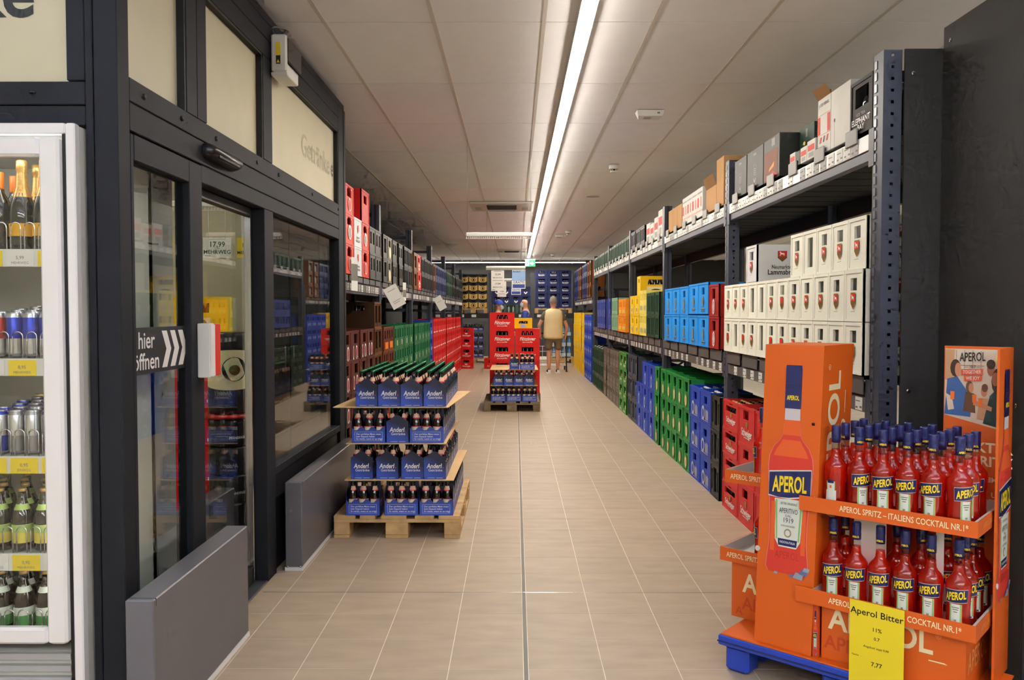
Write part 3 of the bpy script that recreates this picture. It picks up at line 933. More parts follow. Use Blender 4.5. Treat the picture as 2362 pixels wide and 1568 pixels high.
def lg_shield(l, W, H, dark=False):
    SHIELD(l, 0, H*0.40, 0.052, 0.078, 'ink_gold')
    SHIELD(l, 0, H*0.40, 0.046, 0.070, 'ink_brown', FY-0.0003)
    l.poly([(-0.023,0.0),(0.023,0.0),(0.023,0.033),(-0.023,0.033)], (0, FY-0.0006, H*0.40), XU, ZU, 'ink_red')
    if not dark:   # small white lamb
        l.poly([(-0.014,0.004),(-0.010,0.004),(-0.009,0.011),(0.006,0.011),(0.007,0.004),(0.011,0.004),(0.012,0.018),(0.004,0.021),(-0.006,0.021),(-0.010,0.030),(-0.016,0.026),(-0.012,0.018)], (0, FY-0.0009, H*0.40), XU, ZU, 'ink_white')
    RECT(l, -0.024, 0.024, H*0.19, H*0.197, 'ink_grey')
def sd_lamm(l, W, H, D):
    x = W/2 + 0.0008
    SD = lambda pts, z, m, k=0: l.poly(pts, (x+k, D*0.5, z), YU, ZU, m)
    SD([(-0.03,0.035),(-0.03,-0.01),(0,-0.035),(0.03,-0.01),(0.03,0.035)][::-1], H*0.68, 'ink_brown')
    SD([(-0.028,0.0),(0.028,0.0),(0.028,0.033),(-0.028,0.033)], H*0.68, 'ink_red', 0.0003)
    SD([(-0.016,0.004),(-0.012,0.004),(-0.010,0.012),(0.008,0.012),(0.009,0.004),(0.013,0.004),(0.014,0.02),(-0.006,0.022),(-0.012,0.031),(-0.018,0.026),(-0.013,0.02)], H*0.68, 'ink_white', 0.0006)
    l.text('Neumarkter', 0.036, (x, D*0.5, H*0.39), YU, ZU, 'ink_dark', bold=0.01, width=0.135)
    l.text('Lammsbräu', 0.046, (x, D*0.5, H*0.25), YU, ZU, 'ink_dark', bold=0.016, width=0.185)
crate_type('white_a', 'white_beer_crate', 0.2, 0.33, 0.24, 'p_white', [(0.30,0.66,0.60,0.84)], lg_shield, shole=False, side=sd_lamm, bottles=None)
crate_type('white_b', 'white_beer_crate', 0.2, 0.33, 0.24, 'p_white', [(0.30,0.68,0.18,0.84)], None, shole=False, side=sd_lamm, bottles=('brown', 1))
crate_type('white_c', 'white_beer_crate', 0.2, 0.33, 0.24, 'p_white', [(0.30,0.66,0.60,0.84)], lambda l, W, H: lg_shield(l, W, H, True), shole=False, side=sd_lamm, bottles=None)
crate_type('white_turned', 'white_beer_crate', 0.23, 0.33, 0.24, 'p_whitecool', [(0.30,0.66,0.60,0.84)], lg_shield, shole=False, side=sd_lamm, bottles=None)
def lg_sky(l, W, H):
    OVAL(l, 0, H*0.40, 0.03, 0.045, 'ink_grey'); OVAL(l, 0, H*0.42, 0.014, 0.022, 'ink_gold', y=FY-0.0004)
    RECT(l, -W*0.17, W*0.17, H*0.14, H*0.19, 'ink_grey'); RECT(l, -W*0.13, W*0.13, H*0.08, H*0.11, 'ink_grey')
crate_type('sky', 'sky_blue_crate', 0.385, 0.30, 0.26, 'p_sky', [(0.36,0.62,0.62,0.85)], lg_sky, bottles=('dark', 1))
def lg_rm(l, W, H):
    OVAL(l, 0, H*0.30, 0.04, 0.062, 'ink_white', 8); OVAL(l, 0, H*0.30, 0.028, 0.048, 'ink_darkred', 8, FY-0.0004); OVAL(l, 0, H*0.3, 0.012, 0.04, 'ink_white', 6, FY-0.0008)
crate_type('red_mid', 'red_beer_crate', 0.31, 0.30, 0.252, 'ink_darkred', [(0.26,0.62,0.56,0.86)], lg_rm, bottles=('dark', 1))
def lg_ym(l, W, H): RECT(l, -W*0.14, W*0.14, H*0.1, H*0.42, 'ink_cream'); OVAL(l, 0, H*0.26, 0.03, 0.03, 'ink_gold', y=FY-0.0004)
crate_type('yellow_mid', 'yellow_beer_crate', 0.39, 0.30, 0.25, 'p_yellow', [(0.34,0.62,0.56,0.82)], lg_ym, bottles=('brown', 1))
def lg_yend(l, W, H):
    RECT(l, -W*0.3, W*0.3, H*0.06, H*0.46, 'ink_cream'); OVAL(l, 0, H*0.2, W*0.2, H*0.14, 'ink_dark', y=FY-0.0004); OVAL(l, 0, H*0.17, W*0.14, H*0.08, 'ink_cream', y=FY-0.0008)
crate_type('yellow_turned', 'yellow_beer_crate', 0.40, 0.30, 0.25, 'p_yellow', [(0.24,0.76,0.56,0.82)], lg_yend, bottles=('brown', 3))
crate_type('pale_yellow', 'pale_yellow_beer_crate', 0.27, 0.30, 0.275, 'p_paleyellow', [(0.14,0.42,0.56,0.86),(0.58,0.86,0.56,0.86)], lg_dots('ink_palegreen'), bottles=('brown', 2))
crate_type('dkgreen_mid', 'dark_green_beer_crate', 0.285, 0.30, 0.255, 'p_dkgreen', [(0.2,0.46,0.14,0.86),(0.56,0.82,0.14,0.86)], None, bottles=('pale', 2))
crate_type('orange_mid', 'orange_beer_crate', 0.43, 0.30, 0.238, 'p_orange', [(0.18,0.4,0.5,0.82),(0.6,0.82,0.5,0.82)], lg_dots('p_paleyellow'), bottles=('brown', 2))
crate_type('violet', 'violet_crate', 0.345, 0.30, 0.255, 'p_violet', [(0.14,0.4,0.3,0.8),(0.58,0.84,0.3,0.8)], None, bottles=('clear', 2))
crate_type('mint', 'mint_green_crate', 0.40, 0.30, 0.255, 'p_mint', [(0.14,0.4,0.2,0.8),(0.58,0.84,0.2,0.8)], None, bottles=('clear', 2))
crate_type('dkgreen_top', 'dark_green_beer_crate', 0.30, 0.30, 0.25, 'p_dkgreen', [(0.16,0.42,0.12,0.86),(0.56,0.84,0.12,0.86)], None, bottles=('clear', 2))
crate_type('dark_top', 'black_beer_crate', 0.38, 0.30, 0.26, 'p_black', [(0.12,0.30,0.3,0.86),(0.41,0.59,0.3,0.86),(0.70,0.88,0.3,0.86)], None, bottles=('clear', 3))

def lg_tee(l, W, H):
    OVAL(l, 0, H*0.34, W*0.19, H*0.22, 'ink_white', 12); OVAL(l, 0, H*0.34, W*0.16, H*0.19, 'p_redorange', 12, FY-0.0004)
    T(l, 'T', 0.085, H*0.34, 'ink_white', bold=0.03)
crate_type('red_arch', 'red_water_crate', 0.34, 0.30, 0.245, 'p_redorange', [(0.24,0.76,0.60,0.86),(0.32,0.68,0.86,0.92)], lg_tee, bottles=('clear', 1))
def lg_tb(l, W, H):
    OVAL(l, 0, H*0.42, W*0.2, H*0.26, 'ink_white', 12); OVAL(l, 0, H*0.40, W*0.12, H*0.2, 'ink_grey', 12, FY-0.0004)
crate_type('red_archb', 'red_water_crate', 0.34, 0.30, 0.245, 'p_redorange', [(0.24,0.76,0.66,0.86),(0.32,0.68,0.86,0.92)], lg_tb, bottles=None)
def lg_wb(l, W, H):
    SHIELD(l, 0, H*0.62, 0.05, 0.07, 'ink_red'); RECT(l, -0.06, 0.06, H*0.3, H*0.36, 'ink_grey'); RECT(l, -0.08, 0.08, H*0.18, H*0.25, 'ink_grey')
crate_type('white_l', 'white_drinks_carton', 0.34, 0.30, 0.25, 'p_whitecool', [], lg_wb, shole=False)
def sd_red(l, W, H, D):
    l.text('cr', 0.07, (-W/2-0.001, D*0.3, H*0.3), (0,-1,0), ZU, 'ink_white', shear=0.3, bold=0.02)
crate_type('red_turned', 'red_water_crate', 0.37, 0.40, 0.30, 'p_red2', [(0.3,0.7,0.6,0.85)], None, side=sd_red)
crate_type('grey_double', 'grey_beer_crate', 0.335, 0.30, 0.25, 'p_grey', [(0.16,0.40,0.36,0.82),(0.60,0.84,0.36,0.82)], None, bottles=None)
crate_type('grey_slot', 'grey_beer_crate', 0.30, 0.30, 0.25, 'p_grey', [(0.3,0.74,0.25,0.86)], None, bottles=('brown', 1))
crate_type('grey_label', 'grey_beer_crate', 0.30, 0.30, 0.25, 'p_taupe', [(0.3,0.72,0.6,0.88)], lambda l, W, H: OVAL(l, 0, H*0.32, W*0.24, H*0.25, 'ink_cream'), bottles=None)
crate_type('black_four', 'black_beer_crate', 0.40, 0.30, 0.25, 'p_black', [(0.08,0.27,0.15,0.85),(0.31,0.48,0.15,0.85),(0.54,0.70,0.15,0.85),(0.75,0.92,0.15,0.85)], None, bottles=('clear', 4))
crate_type('red_slot', 'red_beer_crate', 0.42, 0.30, 0.25, 'p_red2', [(0.3,0.7,0.58,0.85)], lambda l, W, H: (OVAL(l, 0, H*0.3, W*0.22, H*0.2, 'ink_cream'), RECT(l, -0.06, 0.06, H*0.26, H*0.33, 'ink_red', FY-0.0004)))
crate_type('orange_slot', 'orange_beer_crate', 0.36, 0.30, 0.25, 'p_brownor', [(0.2,0.8,0.2,0.85)], None, bottles=('clear', 3))
crate_type('navy_slot', 'navy_beer_crate', 0.40, 0.30, 0.25, 'p_navy', [(0.14,0.42,0.3,0.85),(0.58,0.86,0.3,0.85)], None, bottles=None)
def lg_brown(l, W, H):
    for cx, sc in ((-W*0.22, 0.62), (W*0.14, 1.0)):
        OVAL(l, cx, H*0.26, 0.045*sc, 0.062, 'ink_white', 12); OVAL(l, cx, H*0.26, 0.033*sc, 0.047, 'ink_darkred', 12, FY-0.0004)
    RECT(l, W*0.02, W*0.28, H*0.06, H*0.11, 'ink_white')
crate_type('brown', 'brown_beer_crate', 0.372, 0.30, 0.257, 'p_brown', [(0.42,0.80,0.56,0.88)], lg_brown, bottles=('brown', 2))
crate_type('brown_slim', 'brown_beer_crate', 0.212, 0.30, 0.257, 'p_bronze', [(0.24,0.78,0.2,0.86)], None, rim='p_brownor', bottles=('brown', 1))
crate_type('brown_dot', 'brown_beer_crate', 0.36, 0.30, 0.257, 'p_brown', [(0.16,0.40,0.5,0.85),(0.6,0.84,0.5,0.85)], lambda l, W, H: RECT(l, -W*0.3, W*0.3, H*0.08, H*0.36, 'ink_orange'), rim='p_brownor', bottles=('brown', 2))
crate_type('forest', 'green_beer_crate', 0.412, 0.30, 0.257, 'p_forest', [(0.14,0.38,0.44,0.86),(0.62,0.86,0.44,0.86)], lambda l, W, H: RECT(l, -W*0.08, W*0.08, H*0.1, H*0.34, 'ink_palegreen'), bottles=None)
crate_type('blue_l', 'blue_beer_crate', 0.36, 0.30, 0.262, 'p_blue', [(0.2,0.8,0.55,0.82)], lg_dots('ink_paleblue'))
crate_type('red_l', 'red_beer_crate', 0.41, 0.30, 0.265, 'p_red2', [(0.14,0.40,0.52,0.84),(0.60,0.86,0.52,0.84)], lambda l, W, H: (RECT(l, -W*0.34, -W*0.06, H*0.12, H*0.2, 'ink_white'), RECT(l, W*0.06, W*0.34, H*0.12, H*0.2, 'ink_white')))
def lg_floe(l, W, H):
    T(l, 'Flötzinger', 0.078, H*0.36, 'ink_white', 0.25, 0.012, W*0.64); T(l, 'BRÄU ROSENHEIM', 0.022, H*0.16, 'ink_white', 0, 0.01, W*0.4)
crate_type('red_script', 'red_beer_crate', 0.396, 0.30, 0.2585, 'p_red2', [(0.26,0.74,0.60,0.86)], lg_floe, bottles=('brown', 3))
def lg_yp(l, W, H): OVAL(l, 0, H*0.22, W*0.15, H*0.17, 'ink_paleblue')
crate_type('yellow_pal', 'yellow_beer_crate', 0.30, 0.30, 0.168, 'p_yellow', [(0.24,0.76,0.42,0.72)], lg_yp, bottles=('brown', 2))
def lg_round(l, W, H):
    l.poly([(-W*0.46,H*0.12),(-W*0.2,H*0.03),(W*0.2,H*0.03),(W*0.46,H*0.12),(W*0.46,H*0.72),(W*0.25,H*0.62),(-W*0.25,H*0.62),(-W*0.46,H*0.72)], (0, FY, 0), XU, ZU, 'p_beige')
    OVAL(l, 0, H*0.33, H*0.25, H*0.25, 'ink_dark', 14, FY-0.0006); OVAL(l, 0, H*0.33, H*0.2, H*0.2, 'p_beige', 14, FY-0.0012); OVAL(l, H*0.02, H*0.32, H*0.1, H*0.15, 'ink_dark', 9, FY-0.0018)
crate_type('beige_round', 'black_and_beige_beer_crate', 0.262, 0.30, 0.24, 'p_black', [(0.25,0.75,0.78,0.9)], lg_round)
def lg_navy(l, W, H): T(l, 'Bayreuther', 0.06, H*0.34, 'ink_white', 0.1, 0.01, W*0.55); RECT(l, -W*0.2, W*0.2, H*0.18, H*0.21, 'ink_grey')
crate_type('navy_text', 'navy_beer_crate', 0.335, 0.30, 0.215, 'p_navy', [(0.22,0.78,0.58,0.84)], lg_navy, bottles=('brown', 4))
def lg_star(l, W, H): l.poly([(-W*0.2,0),(0,-0.05),(W*0.2,0),(W*0.14,0.03),(0,-0.015),(-W*0.14,0.03)], (0, FY, H*0.34), XU, ZU, 'ink_white')
crate_type('navy_star', 'navy_beer_crate', 0.27, 0.30, 0.25, 'p_navy', [(0.22,0.78,0.56,0.84)], lg_star, bottles=('brown', 3))
crate_type('red_end', 'red_beer_crate', 0.36, 0.30, 0.258, 'p_red2', [(0.3,0.7,0.62,0.86)], lambda l, W, H: (OVAL(l, 0, H*0.45, W*0.1, 0.014, 'ink_white'), T(l, 'Flötzinger', 0.05, H*0.26, 'ink_white', 0.25, 0.01, W*0.6)), bottles=('brown', 2))

def crate(key, x, y, z, rot, label, group=None, single=False, top=False, n_b=None, cat='crate'):
    """One crate with its lettering; the bottles seen through its openings are things of their own or join the far bottles."""
    t = CT[key]
    o = put(t['name'], t['me'], None, (x, y, z), rot)
    if t['logo']: put('logo', t['logo'], o)
    tag(o, label, cat, group)
    Mo = Matrix.Translation((x, y, z)) @ Matrix.Rotation(rot, 4, 'Z')
    if t['holes'] and not t['bottles']:
        w, s = t['w'], min(1.0, (t['h']-0.02)/0.24)
        for a_, b_, c_, d_ in t['holes']:
            if b_-a_ > 0.15:
                for yy, o_ in ((0.055, 0.0), (0.125, 0.03)):
                    stuff_bottle('dark', Mo @ Matrix.Translation((max(-w/2+0.05, min(w/2-0.05, ((a_+b_)/2-0.5)*w+o_)), yy, 0.0125)), s)
    if t['bottles']:
        kind, n = t['bottles']
        H = t['h']; s = min(1.0, (H-0.02)/0.24)
        w = t['w']
        hs = t['holes']
        if n == len(hs): xs = [((a+b)/2-0.5)*w for a, b, c, d in hs]
        elif n == 1: xs = [((hs[0][0]+hs[0][1])/2-0.5)*w]
        else:
            a, b = (hs[0][0]-0.5)*w, (hs[0][1]-0.5)*w
            xs = [a+(b-a)*(i+0.5)/n for i in range(n)]
        for bi_, bx_ in enumerate(xs):
            ml = Mo @ Matrix.Translation((bx_, 0.052, 0.0125))
            if single:
                b = put('crate_bottle', BK_ME[kind], None, ml.to_translation(), rot)
                b.scale = (1, 1, s)
                tag(b, ('bottle in ' if len(xs) == 1 else ORD[bi_+1] + ' bottle in ') + label, 'bottle', 'bottles seen in crate slots')
            else:
                stuff_bottle(kind, ml, s)
        if not top:      # the next rows fill the crate behind its openings
            for a_, b_, c_, d_ in hs:
                for yy in (0.125, 0.2):
                    for o_ in (-0.02, 0.05):
                        xq = max(-w/2+0.05, min(w/2-0.05, ((a_+b_)/2-0.5)*w+o_))
                        stuff_bottle('dark' if kind == 'clear' else kind, Mo @ Matrix.Translation((xq, yy, 0.0125)), s)
        if top:
            nx, ny = (4, 5) if t['w'] < t['dep'] else (5, 4)
            for i in range(nx):
                for j in range(1 if True else 0, ny):
                    stuff_bottle(kind, Mo @ Matrix.Translation((-w/2+0.03+(w-0.06)*(i+0.5)/nx, 0.121+(t['dep']-0.171)*(j-1)/(ny-2), 0.0125)), s)
    return o
RR, RL = -PI/2, PI/2
RF, LF = 1.555, -1.382

def cols(key, side, d0, d1, n, rows, z0, label, group, h=None, single=False, top=False, base='floor', start=1):
    """n columns of equal crates from depth d0 (near) to d1 (far), rows high; each label tells column and layer."""
    t = CT[key]
    h = h or t['h']
    sgn = RR if side > 0 else RL
    x = RF if side > 0 else LF
    if z0 > 2.2: x += 0.035     # goods on the top shelf stand behind the clip plates
    for c in range(n):
        y = d0 + (d1-d0)*(c+0.5)/n
        for r in range(rows):
            lay = 'lowest' if r == 0 else 'topmost' if r == rows-1 else ORD[r+1]+' layer'
            if rows == 1: lab = label + (', %s from the near end' % ORD[c+start] if n > 1 else '')
            elif n == 1: lab = label + ', ' + lay + ' of its stack'
            else: lab = label + ', %s, %s column back' % (lay, ORD[c+start])
            crate(key, x + R.uniform(-0.004, 0.004), y, z0 + r*h, sgn, lab, group, single, top and r == rows-1)

# ---- shelves by the orange display: floor level, near to far
cols('red_tall', 1, 4.90, 5.715, 2, 3, 0, 'red lettered crate by the orange display', 'red crates by the display', single=True)
cols('red_small', 1, 5.716, 6.116, 1, 4, 0, 'flat red lettered crate beside the black ones', 'flat red crates', single=True, top=True)
cols('black_slim', 1, 6.223, 6.497, 1, 3, 0, 'slim black crate with one open slot', 'slim black crates', single=True)
cols('blue_wide', 1, 6.50, 7.30, 2, 3, 0, 'blue crate beside the slim black stack', 'blue crates', single=True, top=True)
cols('green_one', 1, 7.305, 8.745, 5, 3, 0, 'green crate in the block between blue stacks', 'green crates', single=True, top=True)
cols('green_one', 1, 8.857, 9.145, 1, 3, 0, 'green crate beyond the rack post', 'green crates', single=True, top=True)
cols('blue_mid', 1, 9.15, 10.055, 2, 3, 0, 'blue crate with pale oval, tall stacks', 'blue crates with pale ovals', top=True)
cols('blue_mid', 1, 10.056, 10.51, 1, 2, 0, 'blue crate in the low stack by slate crates', 'blue crates with pale ovals', top=True)
cols('slate', 1, 10.512, 11.348, 2, 3, 0, 'dark slate crate on the floor', 'slate crates', top=True)
cols('green_low', 1, 11.452, 12.30, 2, 4, 0, 'light green flat crate on the floor', 'flat green crates', top=True)
cols('taupe', 1, 12.31, 13.94, 4, 3, 0, 'grey-brown crate on the floor', 'grey-brown crates')
cols('taupe', 1, 14.055, 14.465, 1, 3, 0, 'grey-brown crate next to dark green ones', 'grey-brown crates')
cols('dkgreen', 1, 14.50, 16.545, 5, 3, 0, 'dark green crate of pale bottles on the floor', 'dark green floor crates')
cols('blue_far', 1, 16.81, 18.50, 4, 5, 0, 'blue crate in high stacks by the yellow ones', 'far blue crates')
cols('yellow_far', 1, 18.52, 19.24, 2, 5, 0, 'yellow crate in high stacks by the blue ones', 'far yellow crates')
cols('yellow_far', 1, 19.36, 21.84, 7, 5, 0, 'yellow crate in the farthest high stacks', 'far yellow crates')
# ---- middle shelf
Z1 = 1.156
rr = random.Random(3)
for r in range(2):
    for c in range(12):
        y = 3.685 + 0.2025*(c+0.5)
        k = 'white_b' if (r, c) in ((0, 7), (1, 7), (1, 8), (0, 10)) else 'white_c' if rr.random() < 0.3 else 'white_a'
        crate(k, RF, y, Z1 + r*0.241, RR, 'white crate with small red shield, %s layer, %s from the near post' % (('lower','upper')[r], ORD[c+1]), 'white crates on the middle shelf', single=True)
for c in range(5):
    crate(('white_a','white_a','white_a','white_b','white_a')[c], RF+0.02, 3.70+0.2025*(c+0.5), Z1+0.482, RR, 'white crate on the third layer of white crates, %s from the near post' % ORD[c+1], 'white crates on the middle shelf', single=True)
crate('white_turned', RF, 5.43, Z1+0.482, RR, 'white crate alone on top showing its long lettered side', 'white crates on the middle shelf')
cols('red_mid', 1, 6.28, 6.59, 1, 2, Z1, 'dark red crate with white oval beside the sky-blue ones', 'dark red crates', single=True)
cols('sky', 1, 6.61, 7.39, 2, 2, Z1, 'sky-blue crate, tall pair next to dark red', 'sky-blue crates', h=0.27)
cols('sky', 1, 7.40, 8.56, 3, 2, Z1, 'sky-blue crate in the lower group by the post', 'sky-blue crates', h=0.262)
cols('dkgreen_mid', 1, 8.90, 9.76, 3, 2, Z1, 'dark green crate on the middle shelf', 'dark green shelf crates')
cols('pale_yellow', 1, 9.77, 10.31, 2, 2, Z1, 'pale yellow crate on the middle shelf', 'pale yellow crates')
cols('yellow_mid', 1, 10.33, 11.11, 2, 2, Z1, 'bright yellow crate on the middle shelf', 'yellow crates')
crate('yellow_turned', 1.80, 10.55, Z1+0.5, 0, 'bright yellow crate turned across on top of the yellow crates', 'yellow crates')
cols('orange_mid', 1, 11.55, 12.41, 2, 2, Z1, 'orange crate on the middle shelf', 'orange crates')
cols('mint', 1, 12.5, 13.3, 2, 2, Z1, 'pale green crate on the middle shelf', 'mint crates')
cols('violet', 1, 13.4, 13.75, 1, 2, Z1, 'violet-blue crate beside the pale green ones', 'violet crates')
cols('violet', 1, 14.2, 15.6, 4, 2, Z1, 'violet-blue crate in the far bay of the middle shelf', 'violet crates')
# ---- top shelf beyond the cartons
Z2 = 2.258
cols('dark_top', 1, 10.15, 11.3, 3, 1, Z2, 'black crate with silver bottles on the top shelf', 'black top shelf crates')
cols('dkgreen_top', 1, 11.5, 13.9, 8, 1, Z2, 'dark green crate on the top shelf', 'green top shelf crates')
cols('dkgreen_top', 1, 14.1, 16.5, 8, 1, Z2, 'dark green crate on the far top shelf', 'green top shelf crates')
ZU_ = 1.758
cols('orange_slot', 1, 16.9, 17.9, 2, 3, ZU_, 'orange-brown crate on the far rack', 'far orange crates')
cols('navy_slot', 1, 17.9, 19.2, 3, 3, ZU_, 'navy crate on the far rack', 'far navy crates')
cols('orange_slot', 1, 19.4, 20.2, 2, 3, ZU_, 'orange-brown crate on the farthest rack bay', 'far orange crates')
cols('navy_slot', 1, 20.2, 21.7, 3, 3, ZU_, 'navy crate on the farthest rack bay', 'far navy crates')

# ---- rack behind the lobby: top level
for r in range(3):
    crate('red_arch' if r != 1 else 'red_archb', LF, 6.86, ZU_+r*0.246, RL, 'orange-red water crate next to the lobby post, %s of three' % ('lowest','middle','topmost')[r], 'red water crates')
for r in range(2):
    crate('white_l', LF, 7.22, ZU_+r*0.251, RL, 'white printed carton between red crates, %s of two' % ('lower','upper')[r], 'white cartons')
for r in range(2):
    crate(('red_arch','red_archb')[r], LF, 7.58, ZU_+r*0.246, RL, 'orange-red water crate behind the white cartons, %s' % ('lower','upper')[r], 'red water crates')
crate('red_turned', LF, 7.585, ZU_+0.494, RL, 'large plain red crate on top of the orange-red ones', 'red water crates')
cols('grey_double', -1, 7.79, 8.462, 2, 2, ZU_, 'grey crate with two square openings', 'grey upper crates')
cols('grey_slot', -1, 8.585, 8.89, 1, 2, ZU_, 'grey crate with one open slot', 'grey upper crates')
cols('grey_label', -1, 8.895, 9.20, 1, 2, ZU_, 'grey crate with cream oval', 'grey upper crates')
cols('grey_double', -1, 9.21, 10.16, 2, 2, ZU_, 'grey crate beyond the oval ones', 'grey upper crates')
cols('black_four', -1, 10.2, 11.0, 2, 2, ZU_, 'black crate of silver bottles on the upper level', 'black upper crates')
cols('orange_slot', -1, 11.2, 11.56, 1, 2, ZU_, 'brown-orange crate on the upper level', 'upper crates')
cols('red_slot', -1, 11.6, 12.02, 1, 2, ZU_, 'red crate among black ones on the upper level', 'upper crates')
cols('black_four', -1, 12.1, 13.7, 4, 2, ZU_, 'black crate beyond the red one on the upper level', 'black upper crates')
cols('orange_slot', -1, 13.82, 14.18, 1, 2, ZU_, 'brown-orange crate by the third post', 'upper crates')
cols('navy_slot', -1, 14.2, 16.3, 5, 2, ZU_, 'navy crate on the upper level', 'navy upper crates')
cols('dkgreen_top', -1, 16.45, 18.0, 5, 2, ZU_, 'dark green crate on the upper level', 'green upper crates')
cols('black_four', -1, 18.05, 18.93, 2, 2, ZU_, 'black crate before the last posts', 'black upper crates')
cols('black_four', -1, 19.07, 21.5, 6, 2, ZU_, 'black crate on the farthest upper level', 'black upper crates')
# ---- floor stacks of that rack
cols('brown', -1, 6.52, 8.02, 4, 5, 0, 'dark brown crate with white ovals', 'brown crates')
cols('brown_slim', -1, 8.03, 8.46, 2, 6, 0, 'slim orange-brown crate in tall stacks', 'slim brown crates')
cols('brown_dot', -1, 8.58, 9.31, 2, 5, 0, 'brown crate with orange rim', 'brown rimmed crates')
cols('forest', -1, 9.33, 11.08, 4, 5, 0, 'forest green crate, near block', 'forest green crates')
cols('forest', -1, 11.20, 13.31, 5, 5, 0, 'forest green crate, far block', 'forest green crates')
cols('blue_l', -1, 13.325, 13.695, 1, 5, 0, 'blue crate between green and red blocks', 'blue crates between blocks')
cols('red_l', -1, 13.82, 16.32, 6, 5, 0, 'bright red crate, first long block', 'long red block')
cols('red_l', -1, 16.44, 18.94, 6, 5, 0, 'bright red crate, second long block', 'long red block')
cols('red_l', -1, 19.06, 20.75, 4, 5, 0, 'bright red crate, last block', 'long red block')
# dark crates set back on top of the brown stacks
for c in range(3):
    crate('black_four', LF-0.28, 6.78+c*0.42, 5*0.257+0.001, RL, 'black crate set back on the brown stacks, %s from the lobby' % ORD[c+1], 'black crates on the brown stacks')

# ================================================================== CARTONS ON THE TOP SHELF
M('box_dark', (46,50,46), 0.5, vary=0.05); M('box_darkgreen', (30,56,46), 0.55); M('box_white', (214,212,206), 0.6); M('box_blue', (176,196,220), 0.6); M('box_red', (208,52,38), 0.6, vary=0); M('box_rust', (120,74,52), 0.6); M('box_green', (34,86,60), 0.6)
def carton(name, w, dep, h, mat, x, y, z, label, art=None, flap=0.0, rot=RR, group='cartons on the top shelf', topmat=None):
    mb = MB()
    mb.cbox(-w/2, 0, 0, w/2, dep, h, mat, 0.002)
    o = mb.build(name, None, (x, y, z), rot)
    if art:
        a = MB(); art(a, w, h, dep); a.build('print', o)
    if flap:
        f = MB()
        f.add([(-w/2,0.001,h),(w/2,0.001,h),(w/2+0.0,-0.03,h+dep*flap),(-w/2,-0.03,h+dep*flap)], [(0,1,2,3),(3,2,1,0)], 'cardboard')
        f.box(-w/2, 0.002, h, w/2, 0.006, h+0.02, 'cardboard')
        f.build('flap', o)
    else:
        MB().box(-0.02, 0.01, h, 0.02, dep-0.01, h+0.0006, topmat or mat).build('tape', o)
    return tag(o, label, 'carton', group)
F2 = -0.0008
def AR(a, x0, x1, z0, z1, m, k=0): a.poly([(x0,z0),(x1,z0),(x1,z1),(x0,z1)], (0, F2-0.0003*k, 0), XU, ZU, m)
def AT(a, s, size, x, z, m, k=1, width=None, bold=0.01, shear=0): a.text(s, size, (x, F2-0.0003*k, z), XU, ZU, m, bold=bold, width=width, shear=shear)
def art_stripe(a, w, h, d):
    AT(a, 'JOSEF BRIGL', 0.022, 0, h*0.88, 'ink_dark', 1, w*0.8)
    AR(a, -w/2, w/2, h*0.70, h*0.706, 'box_red'); AR(a, -w/2, w/2, h*0.34, h*0.346, 'box_red')
    AR(a, -w*0.5, -w*0.28, h*0.36, h*0.68, 'box_red'); AR(a, w*0.26, w*0.46, h*0.36, h*0.68, 'box_red')
    for k in range(3): a.poly([(0,0),(0.022,0),(0.036,0.03),(0.014,0.03)], (-w*0.34+k*0.045, F2, h*0.20), XU, ZU, 'box_red' if k != 1 else 'ink_dark')
    for k in range(3): AR(a, -w*0.2, w*0.2, h*(0.10-0.03*k), h*(0.11-0.03*k), 'ink_grey')
def art_mark(a, w, h, d):
    AR(a, -0.03, 0.03, h*0.12, h*0.60, 'ink_grey'); AR(a, -0.027, 0.027, h*0.13, h*0.59, 'box_dark', 1); [AR(a, -0.018, 0.018, h*(0.34+0.05*k), h*(0.365+0.05*k), 'ink_grey', 2) for k in range(4)]
    a.poly([(-0.024,0.0),(0,-0.03),(0.024,0.0),(0.02,0.0),(0,-0.024),(-0.02,0)], (0, F2-0.0009, h*0.26), XU, ZU, 'ink_white'); AR(a, -0.03, 0.03, h*0.84, h*0.89, 'ink_grey', 2)
def art_rust(a, w, h, d):
    AR(a, -w*0.46, w*0.40, h*0.05, h*0.70, 'box_rust'); a.poly([(-w*0.46,0),(w*0.4,0),(w*0.1,h*0.16),(-w*0.1,h*0.08)], (0, F2-0.0003, h*0.05), XU, ZU, 'box_red'); a.poly([(-0.05,0),(0.05,0.02),(0.06,0.05),(0.02,0.035),(-0.03,0.02)], (0, F2-0.0006, h*0.22), XU, ZU, 'ink_orange'); AR(a, w*0.02, w*0.22, h*0.78, h*0.96, 'ink_grey')
def art_flower(a, w, h, d):
    AR(a, -w*0.34, w*0.34, h*0.10, h*0.68, 'ink_dark')
    rr = random.Random(5)
    for k in range(26):
        x, z = rr.uniform(-w*0.28, w*0.28), rr.uniform(h*0.14, h*0.66)
        n = 6; s = rr.uniform(0.008, 0.018)
        a.poly([(s*math.cos(2*PI*i/n), s*math.sin(2*PI*i/n)) for i in range(n)], (x, F2-0.0004-0.0001*k, z), XU, ZU, rr.choice(['ink_orange','spirit_yellow','ink_green','ink_cream','ink_orange']))
    AR(a, -0.015, 0.015, h*0.76, h*0.94, 'ink_grey')
